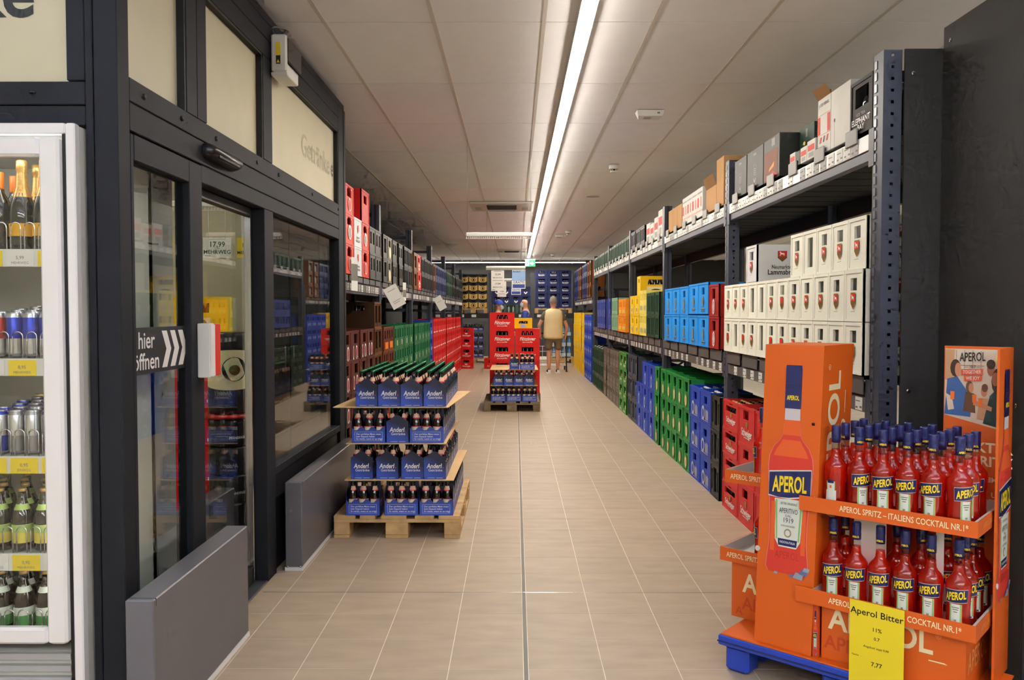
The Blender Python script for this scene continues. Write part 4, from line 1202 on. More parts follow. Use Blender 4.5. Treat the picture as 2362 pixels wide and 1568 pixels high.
def side_tag(a, w, h, d):
    a.poly([(0,0),(0.07,0),(0.07,0.07),(0,0.07)], (w/2+0.0008, d*0.72, h*0.66), YU, ZU, 'ink_grey'); a.text('3160', 0.028, (w/2+0.0012, d*0.72+0.035, h*0.66+0.05), YU, ZU, 'ink_white', bold=0.02); a.text('3166', 0.028, (w/2+0.0012, d*0.72+0.035, h*0.66+0.02), YU, ZU, 'ink_white', bold=0.02)
def art_dkgreen(a, w, h, d): art_flower(a, w, h, d); side_tag(a, w, h, d)
def art_blue(a, w, h, d): AR(a, -w*0.30, -w*0.29, 0.0, h*0.45, 'ink_dark'); a.poly([(0.01*math.cos(2*PI*i/8), 0.01*math.sin(2*PI*i/8)) for i in range(8)], (-w*0.29, F2, h*0.47), XU, ZU, 'ink_dark')
def art_small(a, w, h, d): AR(a, -w*0.4, w*0.4, h*0.45, h*0.75, 'box_red'); AR(a, -w*0.3, w*0.3, h*0.1, h*0.35, 'ink_grey')
def art_lines(a, w, h, d): AR(a, -w*0.45, w*0.45, h*0.8, h*0.86, 'ink_grey'); AR(a, -w*0.45, -w*0.15, h*0.35, h*0.68, 'box_red'); AR(a, w*0.15, w*0.3, h*0.35, h*0.68, 'box_red'); [AR(a, w*(-0.4+0.2*k), w*(-0.32+0.2*k), h*0.18, h*0.24, 'box_red') for k in range(5)]
def art_icetea(a, w, h, d):
    pass
XT = RF + 0.03
# dark crate of tea bottles next to the near post
def lg_tea(l, W, H):
    T(l, '· ICE TEA ·', 0.02, H*0.36, 'ink_grey', 0, 0.01, W*0.5); T(l, 'ELEPHANT', 0.04, H*0.24, 'ink_white', 0, 0.012, W*0.82); T(l, 'BAY', 0.036, H*0.12, 'ink_white', 0, 0.012, W*0.3)
M('crate_gloss', (40,38,36), 0.55, vary=0.1, spec=0.2)
crate_type('tea', 'dark_drinks_crate', 0.245, 0.33, 0.252, 'crate_gloss', [(0.2,0.8,0.50,0.86)], lg_tea, bottles=('black', 2))
crate('tea', XT, 3.80, Z2, RR, 'glossy dark crate of iced tea next to the near top post', 'top shelf crates', single=True)
carton('paper_sack', 0.24, 0.28, 0.285, 'box_white', XT, 4.05, Z2, 'plain white-blue carton between tea crate and red-striped box', art_blue, topmat='box_blue')
carton('wine_carton', 0.175, 0.30, 0.285, 'box_white', XT, 4.262, Z2, 'white carton with red stripes and raised brown flap', art_stripe, flap=0.16)
carton('small_carton', 0.12, 0.10, 0.10, 'box_white', XT-0.01, 4.415, Z2, 'small white box with red print beside the striped carton', art_small)
carton('small_carton', 0.10, 0.10, 0.085, 'box_white', XT-0.01, 4.53, Z2, 'small white and grey box second from the striped carton', art_small)
carton('small_carton', 0.07, 0.08, 0.08, 'box_dark', XT-0.01, 4.62, Z2, 'small dark box before the big dark green carton')
carton('small_carton', 0.09, 0.08, 0.085, 'box_white', XT-0.01, 4.71, Z2, 'small white box farthest from the striped carton', art_small)
carton('drinks_carton', 0.24, 0.30, 0.27, 'box_darkgreen', XT+0.115, 4.84, Z2, 'big dark green carton with flower picture', art_dkgreen)
carton('drinks_carton', 0.31, 0.30, 0.262, 'box_dark', XT, 5.13, Z2, 'dark carton with rust-red picture', art_rust)
carton('drinks_carton', 0.36, 0.30, 0.262, 'box_dark', XT, 5.48, Z2, 'dark carton with white outlined mark', art_mark)
carton('drinks_carton', 0.30, 0.30, 0.262, 'box_dark', XT, 5.83, Z2, 'dark carton with outlined mark next to the second post', art_mark)
carton('brown_carton', 0.22, 0.25, 0.375, 'cardboard', XT, 6.41, Z2, 'tall plain brown carton beyond the second post')
carton('brown_carton', 0.34, 0.16, 0.19, 'cardboard', XT, 6.70, Z2, 'open brown carton with its lid folded up', None, flap=0.55)
carton('drinks_carton', 0.30, 0.25, 0.33, 'box_green', XT+0.24, 6.78, Z2, 'green carton behind the open brown one')
for k in range(4):
    carton('wine_carton', 0.205, 0.28, 0.25, 'box_white', XT, 7.00+0.21*(k+0.5), Z2, 'white wine carton with red bars, %s in its row' % ORD[k+1], art_lines)
for k in range(3):
    carton('brown_carton', 0.215, 0.28, 0.22, 'cardboard', XT, 7.87+0.225*(k+0.5), Z2, 'low brown carton beyond the red-barred ones, %s in its row' % ORD[k+1])
for k, (w, h) in enumerate(((0.26, 0.30), (0.24, 0.25), (0.24, 0.21), (0.26, 0.24))):
    carton('drinks_carton', w, 0.28, h, 'box_white', XT, 9.03+0.275*k, Z2, 'white printed carton beyond the third post, %s in its row' % ORD[k+1], art_small)

# ================================================================== PALLETS
def pallet(x, y, w, l, wood, label, z=0.0):
    """Wooden pallet: deck boards, stringer boards, nine blocks, runners. Origin at its near left corner on the floor."""
    g = empty('wooden_pallet', (x, y, z))
    bd = [(0, 0.135), (0.165, 0.10), (0.3, 0.16), (0.515, 0.12), (0.665, 0.135)]
    sx = w/0.8
    for a, b in bd:
        MB().cbox(a*sx, 0.0, 0.122, (a+b)*sx, l, 0.144, wood, 0.002).build('deck_board', g)
    for yy in (0.0, l/2-0.05, l-0.1):
        MB().cbox(0, yy, 0.1, w, yy+0.1, 0.1215, wood, 0.002).build('stringer_board', g)
    for xx in (0, w/2-0.0725, w-0.1):
        for yy in (0.0, l/2-0.07, l-0.14):
            MB().cbox(xx, yy, 0.022, xx+(0.145 if 0 < xx < w-0.2 else 0.1), yy+0.14, 0.0995, wood, 0.003).build('block', g)
        MB().cbox(xx, 0, 0.0, xx+(0.145 if 0 < xx < w-0.2 else 0.1), l, 0.0215, wood, 0.002).build('runner', g)
    return tag(g, label, 'pallet')
PAL1 = (-1.158, 5.19)
pallet(-1.158, 5.19, 0.803, 1.15, 'wood', 'pale wooden pallet under the near stack of blue six-packs')
pallet(-0.46, 11.86, 0.815, 1.19, 'wood_old', 'grey weathered wooden pallet in the middle of the aisle')
pallet(-0.42, 13.08, 0.82, 1.2, 'wood_old', 'wooden pallet under the red lettered crates in the aisle')

# ================================================================== SIX-PACKS
BH, BR = 0.226, 0.0325
def pack_bottle_meshes():
    b = MB(); b.lathe([(0.85*BR,0),(BR,0.006),(BR,0.115),(0.96*BR,0.128),(0.70*BR,0.158),(0.45*BR,0.182),(0.40*BR,0.205),(0.45*BR,0.214)], 14, 'brown_glass', cap1=False)
    c = MB(); c.lathe([(0.47*BR,0.211),(0.47*BR,0.222),(0.40*BR,BH)], 14, 'cap_green', cap0=True)
    l = MB()
    # sloping neck label on the front and belly label all round
    def patch(z0, r0, z1, r1, a0, a1, mat, n=8):
        vs, fs = [], []
        for i in range(n+1):
            a = a0+(a1-a0)*i/n
            vs += [((r0+0.0006)*math.cos(a), (r0+0.0006)*math.sin(a), z0), ((r1+0.0006)*math.cos(a), (r1+0.0006)*math.sin(a), z1)]
        for i in range(n): fs.append((2*i, 2*i+2, 2*i+3, 2*i+1))
        l.add(vs, fs, mat, True)
    patch(0.158, 0.70*BR, 0.182, 0.45*BR, -PI*0.92, -PI*0.08, 'bottle_label_pink')
    patch(0.152, 0.765*BR, 0.1575, 0.705*BR, -PI*0.8, -PI*0.2, 'card_red_dot')
    nl = l.mesh('neck_label'); l = MB()
    patch(0.03, BR, 0.100, BR, -PI, PI*0.0, 'bottle_label_cream')
    patch(0.1002, BR, 0.104, BR, -PI*0.95, -PI*0.05, 'card_red_dot')
    return b.mesh('beer_bottle'), c.mesh('cap'), nl, l.mesh('belly_label')
PB, PC, PLB, PLB2 = pack_bottle_meshes()

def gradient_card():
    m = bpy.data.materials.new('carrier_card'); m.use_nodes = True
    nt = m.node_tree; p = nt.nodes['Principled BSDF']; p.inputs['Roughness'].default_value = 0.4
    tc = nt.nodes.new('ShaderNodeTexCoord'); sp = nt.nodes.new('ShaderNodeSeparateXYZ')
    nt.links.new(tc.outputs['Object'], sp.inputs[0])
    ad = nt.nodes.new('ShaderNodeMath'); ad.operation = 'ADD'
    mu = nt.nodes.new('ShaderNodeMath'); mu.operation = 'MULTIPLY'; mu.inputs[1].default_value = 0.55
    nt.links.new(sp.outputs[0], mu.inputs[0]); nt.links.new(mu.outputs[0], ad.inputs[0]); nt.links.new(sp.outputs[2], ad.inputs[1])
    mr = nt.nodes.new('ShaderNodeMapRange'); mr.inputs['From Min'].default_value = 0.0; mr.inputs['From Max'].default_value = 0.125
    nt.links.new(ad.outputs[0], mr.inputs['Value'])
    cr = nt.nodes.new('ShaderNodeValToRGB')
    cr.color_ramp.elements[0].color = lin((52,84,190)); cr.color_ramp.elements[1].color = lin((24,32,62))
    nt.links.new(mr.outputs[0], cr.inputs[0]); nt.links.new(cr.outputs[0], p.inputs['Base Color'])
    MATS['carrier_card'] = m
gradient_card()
PWX, PLX = 0.141, 0.214        # short and long side of a pack
def pack_mesh():
    """Carrier open at the top: gabled ends, low long sides cut in a wave, middle wall with a grip hole. Short ends at -Y and +Y, long along Y."""
    mb = MB(); t = 0.0018
    W, L = PWX, PLX
    end = [(-W/2,0),(W/2,0),(W/2,0.138),(W*0.30,0.150),(0.012,0.176),(-0.012,0.178),(-W*0.34,0.150),(-W/2,0.140)]
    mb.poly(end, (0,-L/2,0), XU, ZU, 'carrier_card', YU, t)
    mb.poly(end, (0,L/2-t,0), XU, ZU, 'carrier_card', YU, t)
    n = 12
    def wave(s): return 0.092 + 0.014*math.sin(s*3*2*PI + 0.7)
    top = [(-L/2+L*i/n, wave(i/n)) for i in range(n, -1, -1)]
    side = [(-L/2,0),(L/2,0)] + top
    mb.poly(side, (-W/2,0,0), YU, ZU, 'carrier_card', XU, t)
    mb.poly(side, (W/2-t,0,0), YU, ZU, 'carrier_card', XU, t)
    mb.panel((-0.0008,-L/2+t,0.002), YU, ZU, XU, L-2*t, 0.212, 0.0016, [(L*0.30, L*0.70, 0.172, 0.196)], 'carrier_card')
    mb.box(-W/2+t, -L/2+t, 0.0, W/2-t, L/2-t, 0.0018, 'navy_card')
    # folded pillar strips between the bottles
    for s_ in (-1, 1):
        for yy in (-L/6, L/6):
            mb.box(min(s_*0.001, s_*(W/2-t)), yy-0.0006, 0.002, max(s_*0.001, s_*(W/2-t)), yy+0.0006, 0.10, 'carrier_card')
    return mb.mesh('six_pack')
def pack_print():
    l = MB(); W, L = PWX, PLX
    for sg in (-1, 1):
        u = (1,0,0) if sg < 0 else (-1,0,0)
        y = sg*(L/2+0.0007)
        l.text('Anderl', 0.042, (-0.004 if sg < 0 else 0.004, y, 0.084), u, ZU, 'white_print', shear=0.18, bold=0.022, width=0.098)
        l.poly([(0,0),(0.006,0),(0.006,0.006),(0,0.006)], (0.050*u[0], y, 0.071), u, ZU, 'card_red_dot')
        l.text('Getränke', 0.024, (0.004*u[0], y, 0.058), u, ZU, 'white_print', bold=0.006, width=0.090)
        l.poly([(-0.045,0),(0.0,0),(0.0,0.002),(-0.045,0.002)], (0, y, 0.008), u, ZU, 'white_print'); l.poly([(0.01,0),(0.05,0),(0.05,0.002),(0.01,0.002)], (0, y, 0.008), u, ZU, 'white_print')
        x = sg*(W/2+0.0007)
        u = (0,-1,0) if sg < 0 else (0,1,0)
        for k, s_ in enumerate(('Der perfekte Mann muss', 'kein Sixpack haben', 'Es reicht, wenn er es trägt')):
            l.text(s_, 0.0155, (x, -0.078*u[1], 0.057-0.0155*k), u, ZU, 'white_print', align='LEFT', bold=0.012)
        for a, b, c, d in ((-0.088,0.088,0.070,0.0713),(-0.088,0.088,0.0137,0.015),(-0.088,-0.0867,0.015,0.07),(0.0867,0.088,0.015,0.07),(-0.094,-0.0875,0.055,0.056)):
            l.poly([(a,c),(b,c),(b,d),(a,d)], (x, 0, 0), u, ZU, 'white_print')
    return l.mesh('printed_slogan')
PK, PKP = pack_mesh(), pack_print()
def sixpack(x, y, z, rot, label, group, bl, bgroup, child=True, bottles=True, skip=()):
    o = put('six_pack', PK, None, (x, y, z), rot)
    if child: put('printed_slogan', PKP, o)
    tag(o, label, 'six-pack', group)
    if not bottles: return
    rt = Matrix.Rotation(rot, 4, 'Z')
    for i in (-1, 1):
        for j in (-1, 0, 1):
            p = rt @ Vector((i*0.0352, j*0.0695, 0.0025))
            b = put('beer_bottle', PB, None, (x+p.x, y+p.y, z+p.z), rr.choice([-0.5, 0.3, 0, 0.9, -0.2]) )
            put('cap', PC, b); put('neck_label', PLB, b)
            if bl[2]: put('belly_label', PLB2, b)
            nf = {-1: 'near', 0: 'middle', 1: 'far'}; lr = {-1: 'left', 0: 'middle', 1: 'right'}
            where = '%s %s' % ((nf[j], lr[i]) if abs(rot) < 0.1 else (nf[i], lr[-j]))
            tag(b, 'brown bottle, %s, six-pack %s' % (where, bl[1]), 'bottle', bgroup)
rr = random.Random(11)
def sheet(x0, y0, x1, y1, z, label, skew=0.0):
    mb = MB(); t = 0.004
    mb.poly([(x0, y0), (x1-skew, y0), (x1, y1), (x0+skew*0.5, y1)], (0, 0, z), XU, YU, 'cardboard_light', ZU, t)
    o = mb.build('cardboard_sheet'); return tag(o, label, 'cardboard')
LH = 0.232     # height of one layer with its sheet
z0 = 0.1445
GB = 'bottles in the near six-packs'
NB = 'brown beer bottle with green cap in the %s layer of six-packs, near pallet'
yf = 5.20
LAB = 'blue six-pack of beer, near pallet, %s layer, %s'
# layer 1: long sides to the front
def lbl(layer, pos): return LAB % (layer, pos)
xs1 = [-0.974, -0.728, -0.505]
for k, x in enumerate(xs1):
    sixpack(x, yf+PWX/2, z0, PI/2, lbl('lowest', '%s of the front row' % ORD[k+1]), 'near six-packs', (0, 'near pallet, lowest layer, ' + '%s of the front row' % ORD[k+1], True), GB)
for k in range(1, 7):
    sixpack(-0.505, yf+PWX/2+k*0.148, z0, PI/2, lbl('lowest', '%s along the aisle side' % ORD[k+1]), 'near six-packs', (0, 'near pallet, lowest layer, ' + '%s along the aisle side' % ORD[k+1], True), GB)
sheet(-1.085, 5.175, -0.372, 6.32, z0+LH-0.0045, 'cardboard sheet between lowest and second layer, near pallet', 0.02)
z = z0+LH
for k, x in enumerate((-0.979, -0.816, -0.656, -0.514)):
    sixpack(x, yf+PLX/2, z, 0, lbl('second', '%s of the front row' % ORD[k+1]), 'near six-packs', (0, 'near pallet, second layer, ' + '%s of the front row' % ORD[k+1], True), GB)
for k in range(1, 5):
    sixpack(-0.514, yf+PLX/2+k*0.221, z, 0, lbl('second', '%s along the aisle side' % ORD[k+1]), 'near six-packs', (0, 'near pallet, second layer, ' + '%s along the aisle side' % ORD[k+1], True), GB)
sheet(-1.075, 5.18, -0.43, 6.30, z0+2*LH-0.0045, 'cardboard sheet between second and third layer, near pallet', 0.01)
z = z0+2*LH
sixpack(-0.935, yf+PWX/2, z, PI/2, lbl('third', 'first of the front row'), 'near six-packs', (0, 'near pallet, third layer, ' + 'first of the front row', True), GB)
sixpack(-0.750, yf+PLX/2, z, 0, lbl('third', 'middle one showing its end'), 'near six-packs', (0, 'near pallet, third layer, ' + 'middle one showing its end', True), GB)
sixpack(-0.565, yf+PWX/2, z, PI/2, lbl('third', 'last of the front row'), 'near six-packs', (0, 'near pallet, third layer, ' + 'last of the front row', True), GB)
for k in range(1, 7):
    sixpack(-0.565, yf+PWX/2+k*0.148, z, PI/2, lbl('third', '%s along the aisle side' % ORD[k+1]), 'near six-packs', (0, 'near pallet, third layer, ' + '%s along the aisle side' % ORD[k+1], True), GB)
sheet(-1.155, 5.175, -0.34, 6.25, z0+3*LH-0.0045, 'wide cardboard sheet under the topmost layer, near pallet', 0.085)
z = z0+3*LH
for c in range(4):
    for k in range(5):
        sixpack((-0.945, -0.802, -0.659, -0.513)[c], yf+PLX/2+k*0.2165, z, 0, lbl('topmost', '%s column, %s back' % (ORD[c+1], ORD[k+1])), 'near six-packs', (0, 'near pallet, topmost layer, ' + '%s column, %s back' % (ORD[c+1], ORD[k+1]), False), GB)
# middle pallet
GB2 = 'bottles in the far six-packs'; NB2 = 'small brown beer bottle in the six-packs on the aisle pallet, %s layer'
LAB2 = 'blue six-pack on the weathered aisle pallet, %s layer, %s'
yf2 = 11.90
for k, x in enumerate((-0.250, -0.022, 0.206)):
    sixpack(x, yf2+PWX/2, z0, PI/2, LAB2 % ('lowest', ORD[k+1]), 'aisle six-packs', (0, 'aisle pallet, lowest layer, ' + ORD[k+1], True), GB2)
sheet(-0.36, 11.88, 0.32, 13.0, z0+LH-0.0045, 'cardboard sheet above the lowest six-packs, aisle pallet')
for k, x in enumerate((-0.243, -0.095, 0.052, 0.199)):
    sixpack(x, yf2+PLX/2, z0+LH, 0, LAB2 % ('middle', ORD[k+1]), 'aisle six-packs', (0, 'aisle pallet, middle layer, ' + ORD[k+1], True), GB2)
sheet(-0.37, 11.88, 0.33, 13.0, z0+2*LH-0.0045, 'cardboard sheet under the two topmost six-packs, aisle pallet')
sixpack(-0.015, yf2+PLX/2, z0+2*LH, 0, LAB2 % ('top', 'the narrow one'), 'aisle six-packs', (0, 'aisle pallet, top layer, ' + 'the narrow one', True), GB2)
sixpack(0.172, yf2+PWX/2, z0+2*LH, PI/2, LAB2 % ('top', 'the broad one'), 'aisle six-packs', (0, 'aisle pallet, top layer, ' + 'the broad one', True), GB2)
# red lettered crates behind them
FL = 'red script-lettered crate on the aisle pallet, %s'
for r in range(5):
    crate('red_script', -0.213, 13.10, 0.1445+r*0.2585, 0, FL % ('higher stack, ' + ('lowest' if r == 0 else 'topmost' if r == 4 else ORD[r+1]+' from below')), 'aisle red crates', single=True)
for r in range(4):
    crate('red_script', 0.191, 13.10, 0.1445+r*0.2585, 0, FL % ('lower stack, ' + ('lowest' if r == 0 else 'topmost' if r == 3 else ORD[r+1]+' from below')), 'aisle red crates', single=True, top=(r == 3))
for r in range(4):
    crate('red_script', 0.191, 13.42, 0.1445+r*0.2585, 0, FL % ('behind the lower stack, ' + ORD[r+1]), 'aisle red crates')
crate('yellow_pal', 0.125, 13.44, 0.1445+4*0.2585, 0, 'single yellow crate standing on the red lettered crates', None, single=True)

# ================================================================== ORANGE DISPLAY
AL = math.radians(42)
DO = Vector((1.098, 3.03, 0))
DR = -AL      # local X runs along the front to the near end, local Y runs back
def dloc(x, y, z=0.0):
    return Vector((DO.x + math.cos(AL)*x + math.sin(AL)*y, DO.y - math.sin(AL)*x + math.cos(AL)*y, z))
PT = 0.152
LEAN = 0.036
# blue plastic pallet
bp = empty('plastic_pallet', DO, DR)
MB().cbox(-0.37, -0.012, 0.105, 0.60, 0.30, 0.145, 'pallet_blue', 0.004).build('deck', bp)
MB().box(-0.372, -0.014, 0.118, 0.602, -0.0125, 0.124, 'spirit_blue').build('skirt_groove', bp)
for x in (-0.30, 0.09, 0.48):
    for y in (0.06, 0.22):
        MB().cbox(x-0.05, y-0.05, 0.0, x+0.05, y+0.05, 0.1045, 'pallet_blue', 0.012).build('foot', bp)
tag(bp, 'blue plastic pallet under the orange cardboard display', 'pallet')

dis = empty('cardboard_display', DO, DR)
def leanbox(mb, x0, y0, z0, x1, y1, z1, mat, lx=0.014, ly=0.0):
    vs = [(x0,y0,z0),(x1,y0,z0),(x1,y1,z0),(x0,y1,z0),(x0+lx,y0+ly,z1),(x1+lx,y0+ly,z1),(x1+lx,y1+ly,z1),(x0+lx,y1+ly,z1)]
    return mb.add(vs, [(3,2,1,0),(4,5,6,7),(0,1,5,4),(1,2,6,5),(2,3,7,6),(3,0,4,7)], mat)
MB().box(-0.2285, -0.005, 0.1455, 0.598, 0.34, 0.1515, 'orange_card').build('base_sheet', dis)
TW0, TW1 = -0.226, 0.0
tower = leanbox(MB(), TW0, 0.012, PT, TW1, 0.31, 1.317, 'orange_card', LEAN).build('tower', dis)
# the big printed bottle
def big_bottle(mb, o, u, v, H, wx=1.0):
    n = Vector(u).cross(Vector(v))
    def L(k): return Vector(o) + n*0.0006*k
    def prof(pts, mat, k):
        a = [(r*H*wx, z*H) for r, z in pts]
        mb.poly(a + [(-x, z) for x, z in reversed(a)], L(k), u, v, mat)
    body = [(0.105,0.0),(0.118,0.02),(0.115,0.06),(0.104,0.15),(0.104,0.25),(0.112,0.36),(0.121,0.46),(0.124,0.52),(0.119,0.56),(0.098,0.605),(0.066,0.635),(0.05,0.66),(0.045,0.72)]
    prof([(r*1.04, z) for r, z in body], 'print_pink', 1)
    prof(body, 'print_red', 2)
    prof([(0.05,0.663),(0.045,0.72),(0.043,0.735)], 'print_orange', 3)
    prof([(0.098,0.56),(0.085,0.59),(0.062,0.62),(0.05,0.64)], 'print_orange', 3)
    prof([(0.0435,0.735),(0.042,0.85)], 'print_clear', 2)
    prof([(0.0455,0.79),(0.0455,0.98),(0.043,0.995)], 'spirit_blue', 4)
    for z in (0.888, 0.898): prof([(0.0462,z),(0.0462,z+0.004)], 'print_navy', 5)
    mb.text('APEROL', 0.03*H, L(6) + Vector(v)*(0.84*H), u, v, 'spirit_yellow', bold=0.03, width=0.07*H*wx)
    for s_ in (1, -1):
        mb.poly([(s_*0.10*H*wx, 0.10*H), (s_*0.075*H*wx, 0.10*H), (s_*0.075*H*wx, 0.34*H), (s_*0.10*H*wx, 0.34*H)][::s_], L(3), u, v, 'print_orange')
    # blue band with the name
    lab = [(-0.118,0.37),(-0.06,0.362),(0.0,0.365),(0.06,0.376),(0.118,0.385),(0.118,0.505),(0.0,0.492),(-0.118,0.478)]
    mb.poly([(x*1.0*H*wx, z*H) for x, z in [(-0.12,0.363),(0,0.358),(0.12,0.38),(0.12,0.51),(0,0.498),(-0.12,0.484)]], L(4), u, v, 'spirit_white')
    mb.poly([(x*H*wx, z*H) for x, z in lab], L(5), u, v, 'spirit_blue')
    uu = Vector(u) + Vector(v)*0.07
    mb.text('APEROL', 0.105*H, L(6) + Vector(v)*(0.425*H) + Vector(u)*0.0, uu, v, 'spirit_yellow', bold=0.028, width=0.195*H*wx)
    # lower label
    w = [(-0.082,0.355),(-0.072,0.16),(-0.05,0.125),(0.05,0.125),(0.072,0.16),(0.082,0.36)]
    mb.poly([(x*H*wx, z*H) for x, z in w], L(3), u, v, 'spirit_white')
    for s_ in (-1, 1):
        mb.poly([(s_*x*H*wx, z*H) for x, z in ([(0.076,0.35),(0.066,0.16),(0.058,0.16),(0.066,0.35)] if s_ < 0 else [(0.066,0.35),(0.058,0.16),(0.066,0.16),(0.076,0.35)])], L(4), u, v, 'spirit_green')
    mb.poly([(x*H*wx, z*H) for x, z in [(-0.052,0.132),(0.052,0.132),(0.055,0.165),(-0.055,0.165)]], L(4), u, v, 'spirit_blue')
    mb.text('PADOVA-ITALIA', 0.016*H, L(5) + Vector(v)*(0.149*H), u, v, 'spirit_white', bold=0.02, width=0.088*H*wx)
    mb.text('BITTER ORIGINALE', 0.016*H, L(5) + Vector(v)*(0.335*H), u, v, 'print_navy', width=0.09*H*wx)
    mb.text('APERITIVO', 0.034*H, L(5) + Vector(v)*(0.30*H), u, v, 'print_navy', width=0.105*H*wx)
    mb.text('DAL', 0.016*H, L(5) + Vector(v)*(0.277*H), u, v, 'print_navy')
    mb.text('1919', 0.034*H, L(5) + Vector(v)*(0.255*H), u, v, 'print_navy', width=0.055*H*wx)
    mb.text('AI PADOVANI BARBIERI', 0.012*H, L(5) + Vector(v)*(0.228*H), u, v, 'print_navy', width=0.08*H*wx)
    k_ = 14
    mb.poly([(0.021*H*wx*math.cos(2*PI*i/k_), 0.021*H*math.sin(2*PI*i/k_)) for i in range(k_)], L(4) + Vector(v)*(0.195*H), u, v, 'print_medal')
    mb.poly([(0.014*H*wx*math.cos(2*PI*i/k_), 0.014*H*math.sin(2*PI*i/k_)) for i in range(k_)], L(5) + Vector(v)*(0.195*H), u, v, 'spirit_white')
    mb.text('APEROL', 0.05*H, L(3) + Vector(v)*(0.085*H), u, v, 'print_darkred', bold=0.0, width=0.14*H*wx)
    # ice at the foot
    for (x, z, s_, m) in ((0.07,0.0,0.03,'print_ice'),(0.098,0.02,0.026,'print_ice2'),(0.112,0.035,0.02,'print_ice'),(-0.06,-0.004,0.012,'print_ice'),(0.03,-0.004,0.014,'print_ice2')):
        mb.poly([((x-s_)*H*wx,(z-s_*0.4)*H),((x+s_*0.7)*H*wx,(z-s_*0.55)*H),((x+s_)*H*wx,(z+s_*0.4)*H),((x-s_*0.5)*H*wx,(z+s_*0.6)*H)], L(6), u, v, m)
for nme, c in (('print_pink',(224,120,120)),('print_red',(206,54,40)),('print_orange',(222,92,34)),('print_clear',(214,206,214)),('print_navy',(24,30,66)),('print_medal',(160,140,110)),('print_darkred',(176,40,28)),('print_ice',(150,158,180)),('print_ice2',(96,104,140))):
    M(nme, c, 0.5, vary=0)
def lean(z): return (z-PT)/(1.317-PT)*LEAN
bb = MB(); big_bottle(bb, (-0.108+lean(0.45), 0.0112, 0.445), Vector((1,0,0)), Vector((0.031,0,1)), 0.80, 0.86)
bb.build('bottle_picture', tower)
# lettering up the near side of the tower
sl = MB()
sx = TW1+0.0012
sl.text('APEROL', 0.155, (sx+lean(0.93), 0.135, 0.93), (0.031,0,1), (0,-1,0), 'ink_cream', bold=0.02, width=0.58)
sl.text('1919 —', 0.072, (sx+lean(1.0), 0.235, 1.00), (0.031,0,1), (0,-1,0), 'ink_cream', bold=0.01, width=0.26)
sl.text('®', 0.03, (sx+lean(1.22), 0.075, 1.235), (0.031,0,1), (0,-1,0), 'ink_cream')
sl.build('side_lettering', tower)
MB().box(-0.006, 0.0085, 1.02, 0.004, 0.0118, 1.03, 'ink_dark').build('rivet', tower)

def tray(parent, x0, x1, y0, y1, z0, z1, lip=0.0, front=True, text='APEROL SPRITZ – ITALIENS COCKTAIL NR.1*', tw=0.42, tx=None):
    t = 0.006
    m = MB()
    m.box(x0+t, y0+t, z0, x1-t, y1-t, z0+t, 'tray_inner')
    m.box(x0-lip, y0, z0-0.004, x1, y0+t*0.6, z1, 'orange_card'); m.box(x0+0.001, y0+t*0.6, z0+t, x1-0.001, y0+t, z1-0.001, 'tray_inner')
    m.box(x0, y1-t, z0, x1, y1, z1, 'tray_inner')
    m.box(x1-t*0.5, y0+t, z0-0.004, x1, y1-t, z1, 'orange_card'); m.box(x1-t-0.006, y0+t, z0+t, x1-t*0.5, y1-t, z1-0.001, 'tray_inner')
    m.box(x0, y0+t, z0-0.004, x0+t*0.5, y1-t, z1, 'orange_card'); m.box(x0+t*0.5, y0+t, z0+t, x0+t, y1-t, z1-0.001, 'tray_inner')
    o = m.build('tray', parent)
    l = MB()
    zc = (z0+z1)/2-0.002
    l.text(text, 0.030, (tx if tx is not None else (x0+x1)/2, y0-0.0008, zc), XU, ZU, 'ink_cream', bold=0.012, width=tw)
    l.text('APEROL SPRITZ –', 0.026, (x1+0.0008, (y0+y1)/2-0.04, zc), YU, ZU, 'ink_faint', bold=0.008, width=0.16)
    l.build('tray_lettering', o)
    return o
M('ink_faint', (236,150,80), 0.5, vary=0)
UP0, UP1, LO0, LO1 = 0.707, 0.757, 0.361, 0.414
tray(dis, 0.004, 0.552, -0.006, 0.375, UP0, UP1, lip=0.048, tx=0.315, tw=0.42)
tray(dis, 0.004, 0.552, -0.006, 0.375, LO0, LO1, lip=0.058, tx=0.29, tw=0.44)
base = MB().box(0.03, 0.035, 0.152, 0.515, 0.36, 0.356, 'orange_card').build('base_box', dis)
bl = MB()
bl.text('APEROL', 0.115, (0.235, 0.034, 0.305), XU, ZU, 'ink_cream', bold=0.022, width=0.36)
bl.text('®', 0.025, (0.43, 0.034, 0.335), XU, ZU, 'ink_faint')
bl.text('APEROL', 0.07, (0.16, 0.034, 0.215), XU, ZU, 'orange_deep', bold=0.02, width=0.24)
bl.text('APEROL', 0.10, (0.516, 0.19, 0.25), YU, ZU, 'ink_faint', bold=0.01, width=0.26)
bl.poly([(0,0),(0.06,0),(0.05,0.005),(0.0,0.004)], (0.40, 0.0338, 0.245), XU, ZU, 'ink_cream')
bl.build('base_lettering', base)
# lower part of the front: posts of the base, small printed bottle on the bevel beside the tower
leanbox(MB(), 0.004, 0.016, 0.152, 0.026, 0.03, 0.356, 'orange_deep', 0).build('corner_bevel', dis)
sb = MB(); big_bottle(sb, (0.015, 0.0152, 0.165), XU, ZU, 0.165, 0.4); sb.build('bevel_picture', dis)
